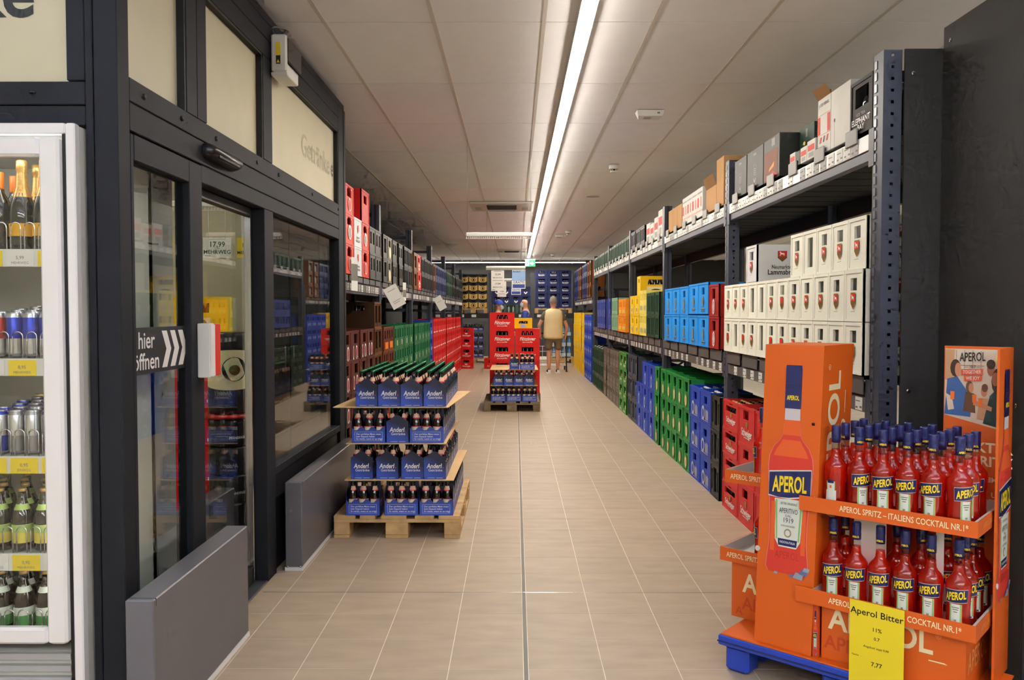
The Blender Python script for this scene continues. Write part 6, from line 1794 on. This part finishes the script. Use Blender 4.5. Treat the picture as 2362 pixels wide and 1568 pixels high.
card(-1.69, 5.2, 1.91, 0.14, 0.126, 'price_yellow', YC, 'yellow price card beside the white one in the lobby', hl=0.19)
card(-2.23, 5.2, 1.91, 0.14, 0.126, 'price_yellow', YC, 'yellow price card nearest the slotted upright in the lobby', hl=0.19)

# ================================================================== HANGING SIGNS, CEILING FITTINGS
hang_rail(-0.157, 7.92, 2.165, 0.64, 'white sign rail hanging empty from the ceiling, nearest in the aisle')
hang_rail(-0.157, 13.3, 2.145, 0.64, 'white sign rail with big price sign and blue poster')
hang_rail(-0.157, 18.7, 2.165, 0.64, 'farthest white sign rail in the aisle')
P2 = [('-', 0.6, 0.2, 0.95, 'ink_grey'), ('15,99', 0.2, 0.5, 0.80, 'ink_dark'), ('MEHRWEG', 0.15, 0.5, 0.64, 'ink_grey'), ('-', 0.8, 0.1, 0.50, 'ink_grey'), ('17,99', 0.2, 0.5, 0.34, 'ink_dark'), ('MEHRWEG', 0.15, 0.5, 0.18, 'ink_grey'), ('-', 0.2, 0.08, 0.05, 'ink_dark')]
PG = [('#', 0.55, 1.0, 0.42, 'poster_sky'), ('#', 0.2, 0.9, 0.04, 'poster_blue'), ('Anderl', 0.2, 0.34, 0.92, 'ink_dark'), ('GRATIS', 0.25, 0.5, 0.34, 'poster_blue')]
card(-0.287, 13.3, 2.115, 0.21, 0.33, 'paper', P2, 'large white double price sign hanging in the aisle')
card(0.053, 13.3, 2.12, 0.216, 0.30, 'paper', PG, 'blue and white poster reading GRATIS on the middle sign rail', cat='poster')
card(-0.31, 18.7, 2.14, 0.20, 0.35, 'paper', P2, 'white price sign on the farthest rail')
card(0.015, 18.7, 2.14, 0.215, 0.30, 'paper', PG, 'second blue GRATIS poster, on the farthest rail', cat='poster')
# paper cards on the rack behind the lobby
card(-1.33, 8.66, 1.71, 0.15, 0.24, 'paper', [('-', 0.6, 0.2, 0.8, 'ink_grey'), ('-', 0.6, 0.2, 0.3, 'ink_grey'), ('-', 0.5, 0.2, 0.22, 'ink_grey')], 'tilted white paper card hanging at the second rack post', 0.35, -0.5, hooks=False)
card(-1.33, 13.9, 1.70, 0.14, 0.24, 'paper', [('-', 0.6, 0.2, 0.6, 'ink_grey')], 'tilted white paper card hanging farther along the same rack', 0.3, -0.5, hooks=False)
card(-1.350, 6.9, 1.90, 0.12, 0.28, 'paper', [('#', 0.5, 1.0, 0.3, 'ink_grey')], 'price card standing upright before the lowest red water crate', PI/2-0.25, hooks=False)
card(-1.350, 10.0, 1.80, 0.10, 0.22, 'paper', [('#', 0.4, 1.0, 0.2, 'ink_grey')], 'narrow upright price card before the grey crates', PI/2-0.25, hooks=False)

ex = empty('exit_sign', (0.39, 22.0, 2.66))
MB().cbox(-0.14, 0.0, 0.0, 0.14, 0.03, 0.175, 'exit_green', 0.003).build('sign_box', ex)
m = MB(); m.poly([(-0.125,0.015),(-0.03,0.015),(-0.03,0.16),(-0.125,0.16)], (0,-0.001,0), XU, ZU, 'exit_white')
m.poly([(0.0,0.065),(0.05,0.065),(0.05,0.03),(0.115,0.0875),(0.05,0.145),(0.05,0.11),(0.0,0.11)], (0,-0.001,0), XU, ZU, 'exit_white')
m.poly([(-0.09,0.03),(-0.08,0.03),(-0.07,0.07),(-0.05,0.06),(-0.055,0.09),(-0.07,0.12),(-0.085,0.12),(-0.10,0.09),(-0.085,0.075)], (0,-0.002,0), XU, ZU, 'exit_green')
m.build('pictogram', ex)
MB().box(-0.14, 0.005, 0.175, 0.14, 0.025, 0.2, 'white_plastic').build('mount', ex)
for s_ in (-0.1, 0.1): MB().tube([(s_, 0.015, 0.2), (s_, 0.015, CEIL_Z-2.66)], 0.003, 'alu', 5).build('hanger', ex)
tag(ex, 'green and white emergency exit sign hanging near the far wall', 'exit sign')

def cassette(x, y, w, d, label):
    g = empty('air_conditioner', (x, y, CEIL_Z-0.035))
    M('ac_white', (208,204,196), 0.5)
    MB().cbox(-w/2, -d/2, 0.0, w/2, d/2, 0.031, 'ac_white', 0.008).build('panel', g)
    m = MB()
    for k in range(6): m.box(-w*0.24, -d*0.30+k*d*0.1, -0.006, w*0.24, -d*0.30+k*d*0.1+d*0.045, -0.0005, 'rack_black')
    m.build('grille', g)
    for yy in (-0.42, 0.36): MB().cbox(-w*0.22, yy*d, -0.012, w*0.22, yy*d+0.05, -0.0005, 'label_grey', 0.003).build('vane', g)
    for s_ in (-1, 1): MB().cbox(s_*w*0.38-0.05, -d*0.05, -0.010, s_*w*0.38+0.05, d*0.3, -0.0005, 'label_grey', 0.004).build('corner_cap', g)
    return tag(g, label, 'air conditioner')
cassette(-0.21, 12.75, 0.95, 0.95, 'square ceiling air-conditioner with dark grille above the aisle')
cassette(-0.10, 21.9, 0.80, 0.80, 'farther square ceiling air-conditioner near the far wall')
def ceil_dev(kind, x, y, label):
    if kind == 'em':
        g = empty('emergency_lamp', (x, y, CEIL_Z-0.062))
        vs = [(-0.10,-0.045,0.012),(0.10,-0.045,0.012),(0.085,0.05,0.0),(-0.085,0.05,0.0),(-0.11,-0.06,0.056),(0.11,-0.06,0.056),(0.11,0.065,0.056),(-0.11,0.065,0.056)]
        MB().add(vs, [(3,2,1,0),(4,5,6,7),(0,1,5,4),(1,2,6,5),(2,3,7,6),(3,0,4,7)], 'white_plastic').build('lamp_shell', g)
        MB().box(-0.05, -0.02, 0.001, 0.01, 0.03, 0.006, 'label_grey').build('lens', g)
        MB().box(0.055, -0.0545, 0.028, 0.075, -0.0515, 0.046, 'ink_grey').build('test_window', g)
        return tag(g, label, 'emergency lamp')
    if kind == 'smoke':
        g = empty('smoke_detector', (x, y, CEIL_Z-0.09))
        MB().lathe([(0.052,0.035),(0.057,0.05),(0.057,0.084)], 20, 'white_plastic').build('detector_base', g)
        MB().lathe([(0.030,0.0),(0.045,0.006),(0.045,0.016)], 18, 'white_plastic').build('detector_cap', g)
        m = MB()
        for k in range(6): m.box(0.034*math.cos(k*PI/3)-0.004, 0.034*math.sin(k*PI/3)-0.004, 0.012, 0.034*math.cos(k*PI/3)+0.004, 0.034*math.sin(k*PI/3)+0.004, 0.036, 'white_plastic')
        m.lathe([(0.026,0.014),(0.026,0.036)], 12, 'rubber').build('smoke_inlet', g)
        return tag(g, label, 'smoke detector')
    g = empty('ceiling_speaker', (x, y, CEIL_Z-0.008))
    MB().lathe([(0.085,0.0),(0.10,0.004),(0.10,0.006)], 24, 'label_grey').build('speaker_grille', g)
    MB().lathe([(0.10,0.0),(0.106,0.002),(0.106,0.007)], 24, 'white_plastic', cap0=False).build('speaker_ring', g)
    return tag(g, label, 'speaker')
ceil_dev('em', 1.10, 6.80, 'flat white emergency lamp on the ceiling above the near rack')
ceil_dev('smoke', 1.10, 9.25, 'white smoke detector nearest of the three on the ceiling')
ceil_dev('spk', 1.10, 11.75, 'round flush speaker in the ceiling')
ceil_dev('smoke', 1.07, 16.7, 'white smoke detector in the middle of the aisle ceiling')
ceil_dev('em', 0.96, 17.6, 'second flat emergency lamp farther along the ceiling')
ceil_dev('smoke', 1.06, 23.4, 'farthest white smoke detector near the far wall')

# ================================================================== FAR END
def back_rack(xs, y, label):
    g = empty('pallet_rack', (0, 0, 0))
    for x in xs:
        for yy in (y, y+0.95):
            MB().box(x-0.05, yy, 0, x+0.05, yy+0.08, 2.55, 'rack_blue').build('upright', g)
        MB().box(x-0.02, y+0.08, 1.0, x+0.02, y+0.95, 1.04, 'rack_blue').build('brace', g)
    for a, b in zip(xs, xs[1:]):
        for yy in (y, y+0.95):
            MB().cbox(a+0.052, yy, 1.27, b-0.052, yy+0.05, 1.41, 'rack_black', 0.004).build('beam', g)
        k = a+0.2
        while k < b-0.2:
            put('price_label', MB().box(-0.065, -0.003, 0, 0.065, -0.0005, 0.075, 'label_white').mesh('price_label'), g, (k, y, 1.30)); k += 0.34
        for q in range(8):
            xx = a+0.1+(b-a-0.2)*q/8
            MB().box(xx, y+0.051, 1.40, xx+0.1, y+0.949, 1.412, 'rack_black').build('deck_plank', g)
    return tag(g, label, 'rack')
BY = 23.3
back_rack([-2.4, -0.72, 0.48, 1.75], BY, 'dark pallet rack across the far end of the aisle')
pallet(-1.60, BY+0.02, 0.80, 0.95, 'wood', 'wooden pallet under the beige and black crates', 1.4125)
pallet(0.55, BY+0.02, 1.05, 0.95, 'wood', 'wooden pallet under the navy crates at the far wall', 1.4125)
Zp = 1.4125+0.1445
for c in range(3):
    for r in range(4):
        crate('beige_round', -1.46+c*0.264, BY+0.05, Zp+r*0.241, 0, 'black crate with beige round-logo front, %s row, %s column' % (('lowest','second','third','topmost')[r], ORD[c+1]), 'beige crates at the far wall')
        crate('navy_text', 0.74+c*0.338, BY+0.05, Zp+r*0.216, 0, 'navy crate with white lettering, %s row, %s column' % (('lowest','second','third','fourth')[r], ORD[c+1]), 'navy crates at the far wall')
    crate('navy_text', 0.74+c*0.338, BY+0.05, Zp+4*0.216, 0, 'navy crate with white lettering, topmost row, %s column' % ORD[c+1], 'navy crates at the far wall')
for c in range(4):
    for r in range(1, 3):
        crate('navy_star', -0.528+c*0.272, BY+0.06, 1.4125+r*0.252, 0, 'navy crate with white emblem, %s row, %s column' % (('','middle','top')[r], ORD[c+1]), 'crates in the middle bay')
for c in range(3):
    crate('dkgreen_top', -0.47+c*0.345, BY+0.06, 1.4125, 0, 'dark green crate of bottles under the navy emblems, %s' % ORD[c+1], 'crates in the middle bay')
# floor level of the far rack: blue six-packs, water packs
for c in range(4):
    for r in range(4):
        sixpack(-1.42+c*0.146, BY+0.14, 0.15+r*0.246, 0, 'far blue six-pack under the beige crates, %s layer, %s column' % (('lowest','second','third','topmost')[r], ORD[c+1]), 'far six-packs', None, '', True, False)
        for q in (-1, 1): stuff_bottle('brown', Matrix.Translation((-1.42+c*0.146+q*0.0352, BY+0.0705, 0.153+r*0.246)) @ Matrix.Diagonal((0.93, 0.93, 1, 1)), 0.93)
pallet(-1.60, BY+0.02, 0.80, 0.95, 'wood', 'wooden pallet on the floor under the far blue six-packs', 0.0)
M('water_blue', (96,150,200), 0.15, vary=0.1); M('water_cap', (60,120,190), 0.4); M('wrap', (190,205,215), 0.2)
wb_ = MB().lathe([(0.034,0),(0.04,0.01),(0.04,0.19),(0.036,0.21),(0.016,0.255),(0.014,0.275),(0.016,0.278),(0.016,0.295)], 10, ['water_blue']*6+['water_cap'])
def waterpack():
    m = MB()
    for i in range(3):
        for j in range(2):
            m.X = Matrix.Translation(((i-1)*0.083, 0.042+j*0.083, 0)); m.v and None
            m.lathe([(0.034,0),(0.04,0.01),(0.04,0.19),(0.036,0.21),(0.016,0.255),(0.014,0.275),(0.016,0.278),(0.016,0.295)], 10, ['water_blue']*6+['water_cap'])
    m.X = None
    return m.mesh('bottles')
WPK = waterpack(); WPW = MB().box(-0.128, -0.002, 0.03, 0.128, 0.0, 0.13, 'wrap').box(-0.128, 0.165, 0.03, 0.128, 0.167, 0.13, 'wrap').mesh('wrap_band')
for c in range(2):
    for r in range(3):
        o = empty('water_pack', (1.18+c*0.27, BY+0.08, 0.15+r*0.298)); put('bottle_block', WPK, o); put('wrap_band', WPW, o)
        tag(o, 'shrink-wrapped pack of blue water bottles at the far end, %s layer, %s stack' % (('lowest','middle','top')[r], ORD[c+1]), 'water pack', 'far water packs')
pallet(1.02, BY+0.02, 0.66, 0.9, 'wood', 'wooden pallet under the blue water packs', 0.0)
RS = 'red crate of the short stack before the far rack, %s'
for r in range(4):
    crate('red_end', -1.255, 20.9 if r == 0 else 21.0, r*0.259, 0, RS % ('lowest','second','third','topmost')[r], 'short red stack')
crate('red_end', -0.62, 20.9, 0.0, 0, 'single red crate on the floor before the far rack', None)
M('navy_pal', (30,50,130), 0.5)

# ================================================================== PEOPLE
SKINS = []
def skin_obj(name, nodes, edges, mat, parent, sub=2, root=0):
    """Grow one continuous surface over a skeleton: nodes (x,y,z,rx,ry), edges index pairs."""
    me = bpy.data.meshes.new(name)
    bm = bmesh.new()
    lay = bm.verts.layers.skin.verify()
    vs = []
    for i, (x, y, z, rx, ry) in enumerate(nodes):
        v = bm.verts.new((x, y, z)); v[lay].radius = (rx, ry); v[lay].use_root = (i == root); vs.append(v)
    for a, b in edges: bm.edges.new((vs[a], vs[b]))
    bm.to_mesh(me); bm.free()
    o = put(name, me, parent)
    s = o.modifiers.new('skin', 'SKIN'); s.use_smooth_shade = True
    d = o.modifiers.new('sub', 'SUBSURF'); d.levels = sub; d.render_levels = sub
    SKINS.append((o, MATS[mat]))
    return o
def chain(*idx): return list(zip(idx, idx[1:]))
def person(x, y, face, label, h, shirt, pants, hair, short=False, cap=False, mask=False, vest=False, bald=False, arms=None):
    """face: heading the chest turns to, 0 = away from the camera (+Y). Local +Y is forward."""
    g = empty('person', (x, y, 0), face)
    s = h/1.80
    S = lambda v: tuple(a*s for a in v)
    A = arms or {-1: [(0.33,0.02,1.12),(0.30,0.20,0.98)], 1: [(0.33,0.02,1.12),(0.30,0.20,0.98)]}
    nodes = [(0,0,0.96,0.15,0.11),(0,0.0,1.12,0.145,0.10),(0,0.0,1.30,0.165,0.11),(0,0.0,1.44,0.14,0.09),(0,0.01,1.53,0.058,0.058),(0,0.02,1.60,0.066,0.075),(0,0.025,1.68,0.075,0.095),(0,0.015,1.755,0.06,0.075)]
    E = chain(0,1,2,3,4,5,6,7)
    def add(n, to=None):
        nodes.append(n); k = len(nodes)-1
        if to is not None: E.append((to, k))
        return k
    hands = []
    for sd in (-1, 1):
        sh = add((sd*0.19,0,1.42,0.058,0.06), 3)
        el = A[sd][0]; wr = A[sd][1]
        e = add((sd*el[0],el[1],el[2],0.042,0.045), sh)
        mid = add((sd*(el[0]*0.6+wr[0]*0.4),el[1]*0.6+wr[1]*0.4,el[2]*0.6+wr[2]*0.4,0.042,0.042), e)
        w = add((sd*wr[0],wr[1],wr[2],0.026,0.03), mid)
        dv = (Vector((sd*wr[0],wr[1],wr[2]))-Vector((sd*el[0],el[1],el[2]))).normalized()
        pw = Vector((sd*wr[0],wr[1],wr[2]))
        pa = pw + dv*0.07
        p = add((*pa,0.022,0.040), w)
        side = dv.cross(Vector((sd,0,0))).normalized()
        for f in range(4):
            off = side*(0.026-0.0175*f)
            ln = (0.030,0.034,0.032,0.025)[f]
            k1 = add((*(pa+off+dv*0.028),0.0095,0.0095), p)
            k2 = add((*(pa+off+dv*(0.028+ln)-Vector((sd,0,0))*0.010),0.0085,0.0085), k1)
            add((*(pa+off+dv*(0.026+ln*1.6)-Vector((sd,0,0))*0.026),0.0075,0.0075), k2)
        t1 = add((*(pw+dv*0.035+side*0.040-Vector((sd,0,0))*0.01),0.0105,0.0105), p)
        add((*(pw+dv*0.075+side*0.052-Vector((sd,0,0))*0.02),0.009,0.009), t1)
        hp = add((sd*0.095,0,0.90,0.088,0.095), 0)
        kn = add((sd*0.105,0.02,0.50,0.056,0.06), hp)
        cf = add((sd*0.105,-0.012,0.36,0.056,0.060), kn)
        an = add((sd*0.105,-0.01,0.09,0.034,0.038), cf)
        ft = add((sd*0.11,0.06,0.045,0.040,0.030), an)
        add((sd*0.115,0.15,0.035,0.036,0.022), ft)
    # nose, ears
    add((0,0.128,1.665,0.011,0.014), 6)
    for sd in (-1, 1): add((sd*0.083,0.01,1.665,0.010,0.024), 6)
    skin_obj('body', [S(n) for n in nodes], E, 'skin', g)
    # clothing
    tn = [(0,0,0.93,0.178,0.135),(0,0,1.12,0.172,0.128),(0,0,1.30,0.188,0.132),(0,0,1.445,0.135,0.105),(0,0.005,1.495,0.075,0.075)]
    te = chain(0,1,2,3,4)
    for sd in (-1, 1):
        el = A[sd][0]
        k = len(tn); tn.append((sd*0.195,0,1.415,0.075,0.078)); te.append((3,k))
        tn.append((sd*(0.195*0.4+el[0]*0.6),el[1]*0.6,1.415*0.4+el[2]*0.6,0.066,0.07)); te.append((k,k+1))
    skin_obj('shirt', [S(n) for n in tn], te, shirt, g)
    if vest:
        vn = [(0,0.0,0.79,0.262,0.18),(0,0,0.86,0.262,0.18),(0,0,1.0,0.25,0.17),(0,0,1.15,0.243,0.165),(0,0,1.30,0.25,0.166),(0,0,1.43,0.262,0.15),(0,0,1.49,0.20,0.11),(0,0.0,1.53,0.10,0.085)]
        skin_obj('vest', [S(n) for n in vn], chain(0,1,2,3,4,5,6,7), 'vest', g)
    pn = [(0,0,1.0,0.155,0.12),(0,0,0.90,0.17,0.13)]
    pe = [(0,1)]
    for sd in (-1, 1):
        k = len(pn)
        lo = 0.52 if short else 0.12
        pn.append((sd*0.105,0,0.80,0.112,0.118)); pe.append((1,k))
        pn.append((sd*0.115,0.01,(0.80+lo)/2,0.098 if short else 0.08,0.10 if short else 0.085)); pe.append((k,k+1))
        pn.append((sd*0.118,0.01 if short else 0.0,lo,0.10 if short else 0.062,0.10 if short else 0.066)); pe.append((k+1,k+2))
    skin_obj('trousers', [S(n) for n in pn], pe, pants, g)
    for sd in (-1, 1):
        skin_obj('shoe', [S(n) for n in ((sd*0.108,-0.045,0.05,0.046,0.048),(sd*0.11,0.05,0.05,0.046,0.046),(sd*0.115,0.16,0.035,0.044,0.032))], chain(0,1,2), 'shoe', g)
        MB().box(s*(sd*0.112-0.047), -s*0.092, 0, s*(sd*0.112+0.047), s*0.20, s*0.014, 'shoe_white').build('sole', g)
        MB().cbox(s*(sd*0.108-0.03), -s*0.096, s*0.014, s*(sd*0.108+0.03), -s*0.08, s*0.075, 'shoe_white', 0.004).build('heel_patch', g)
    for sd in (-1, 1):
        b = MB(); b.X = Matrix.Translation(S((sd*0.030,0.108,1.685))) @ Matrix.Scale(s, 4); b.lathe([(0.004,-0.009),(0.010,-0.005),(0.010,0.005),(0.004,0.009)], 8, 'white_plastic'); b.build('eye', g)
        b = MB(); b.X = Matrix.Translation(S((sd*0.030,0.1165,1.685))) @ Matrix.Scale(s, 4); b.lathe([(0.002,-0.004),(0.0045,0),(0.002,0.004)], 6, 'ink_dark'); b.build('iris', g)
    MB().box(-0.022*s, 0.108*s, 1.612*s, 0.022*s, 0.112*s, 1.618*s, 'ink_darkred').build('mouth', g)
    hb = MB()
    if hair:
        # hair shell: upper and back of the head
        vs, fs = [], []
        n, mr = 18, 8
        for i in range(mr+1):
            th = PI*0.62*i/mr
            for k in range(n):
                a = 2*PI*k/n
                front = max(0.0, math.sin(a))
                t2 = th*(1-0.30*front)
                w = 1.0 + 0.035*math.sin(7*a+3*i)
                vs.append(S((0.094*w*math.sin(t2)*math.cos(a), 0.012+0.112*w*math.sin(t2)*math.sin(a), 1.695+0.125*w*math.cos(t2))))
        for i in range(mr):
            for k in range(n):
                fs.append((i*n+k, i*n+(k+1)%n, (i+1)*n+(k+1)%n, (i+1)*n+k))
        hb.add(vs, fs, hair, True); hb.build('hair', g)
    if cap:
        vs, fs = [], []
        n, mr = 18, 5
        for i in range(mr+1):
            th = PI*0.5*i/mr
            for k in range(n):
                a = 2*PI*k/n
                vs.append(S((0.100*math.sin(th)*math.cos(a), 0.014+0.120*math.sin(th)*math.sin(a), 1.705+0.112*math.cos(th))))
        for i in range(mr):
            for k in range(n): fs.append((i*n+k, i*n+(k+1)%n, (i+1)*n+(k+1)%n, (i+1)*n+k))
        c = MB().add(vs, fs, 'cap_blue', True).build('cap', g)
        MB().poly([(s*0.085*math.cos(PI*k/8), s*(0.10+0.10*math.sin(PI*k/8))) for k in range(9)], (0, 0, s*1.70), XU, YU, 'cap_blue', ZU, 0.006).build('cap_brim', c)
    if mask:
        vs, fs = [], []
        for i in range(5):
            for k in range(7):
                a = PI*(0.12+0.76*k/6)
                r = (0.088, 0.098, 0.10, 0.095, 0.08)[i]
                vs.append(S((r*0.90*math.cos(a), 0.02+r*1.16*math.sin(a)+0.012*math.sin(PI*k/6), 1.57+0.026*i)))
        for i in range(4):
            for k in range(6): fs.append((i*7+k, i*7+k+1, (i+1)*7+k+1, (i+1)*7+k))
        MB().add(vs, fs, 'mask', True).build('face_mask', g)
    return tag(g, label, 'person')
person(0.90, 19.5, 0.08, 'person in beige vest and shorts walking away with a cart', 1.80, 'shirt_grey', 'shorts', 'hair_grey', short=True, vest=True, arms={-1: [(0.34,0.03,1.12),(0.30,0.16,0.92)], 1: [(0.33,0.03,1.10),(0.31,0.14,0.88)]})
person(-0.42, 19.9, -PI/2+0.15, 'person in blue polo, blue cap and face mask behind the red crates', 1.73, 'polo_blue', 'navy_pal', 'hair_grey', cap=True, mask=True)
person(0.25, 19.8, PI/2-0.1, 'bald person in blue polo with face mask beside the yellow crate', 1.79, 'polo_blue', 'navy_pal', None, mask=True, bald=True)

# hand cart pushed by the person in the vest
ct = empty('hand_cart', (0.90, 20.05, 0))
f_ = MB()
for s_ in (-1, 1):
    f_.tube([(s_*0.33,-0.25,0.10),(s_*0.33,-0.22,0.55),(s_*0.33,-0.26,0.93)], 0.016, 'rack_black', 6)
    f_.tube([(s_*0.33,-0.25,0.14),(s_*0.33,0.55,0.14)], 0.014, 'rack_black', 6)
f_.build('frame', ct)
MB().tube([(-0.33,-0.26,0.93),(0.33,-0.26,0.93)], 0.016, 'black_plastic', 8).build('handle', ct)
m = MB()
for k in range(7): m.tube([(-0.33+0.11*k,-0.24,0.15),(-0.33+0.11*k,0.55,0.15)], 0.005, 'alu', 5)
for k in range(8): m.tube([(-0.33,-0.24+0.113*k,0.152),(0.33,-0.24+0.113*k,0.152)], 0.005, 'alu', 5)
m.build('wire_deck', ct)
m = MB()
for k in range(7): m.tube([(-0.33+0.11*k,0.55,0.15),(-0.33+0.11*k,0.55,0.60)], 0.005, 'alu', 5)
for k in range(4): m.tube([(-0.33,0.55,0.2+0.13*k),(0.33,0.55,0.2+0.13*k)], 0.005, 'alu', 5)
m.build('wire_front', ct)
for sx_ in (-0.33, 0.33):
    for sy_ in (-0.22, 0.50):
        w = MB(); w.X = Matrix.Translation((sx_, sy_, 0.062)) @ Matrix.Rotation(PI/2, 4, 'Y'); w.lathe([(0.03,-0.014),(0.062,-0.014),(0.062,0.014),(0.03,0.014)], 16, 'rubber'); w.build('wheel', ct)
        MB().box(sx_-0.02, sy_-0.01, 0.062, sx_+0.02, sy_+0.01, 0.14, 'alu_dark').build('fork', ct)
tag(ct, 'wire hand cart in front of the person in the vest', 'cart')

# ---- the remaining far bottles behind the crate openings
ob = STUFF_B.build('crate_bottles')
stuff(ob, 'beer and water bottles standing inside the stacked crates', 'bottles')

# ---- turn the grown bodies and clothes into plain meshes
bpy.context.view_layer.update()
dg = bpy.context.evaluated_depsgraph_get()
for o, mat in SKINS:
    me = bpy.data.meshes.new_from_object(o.evaluated_get(dg))
    for p in me.polygons: p.use_smooth = True
    o.modifiers.clear()
    o.data = me
    me.materials.clear(); me.materials.append(mat)
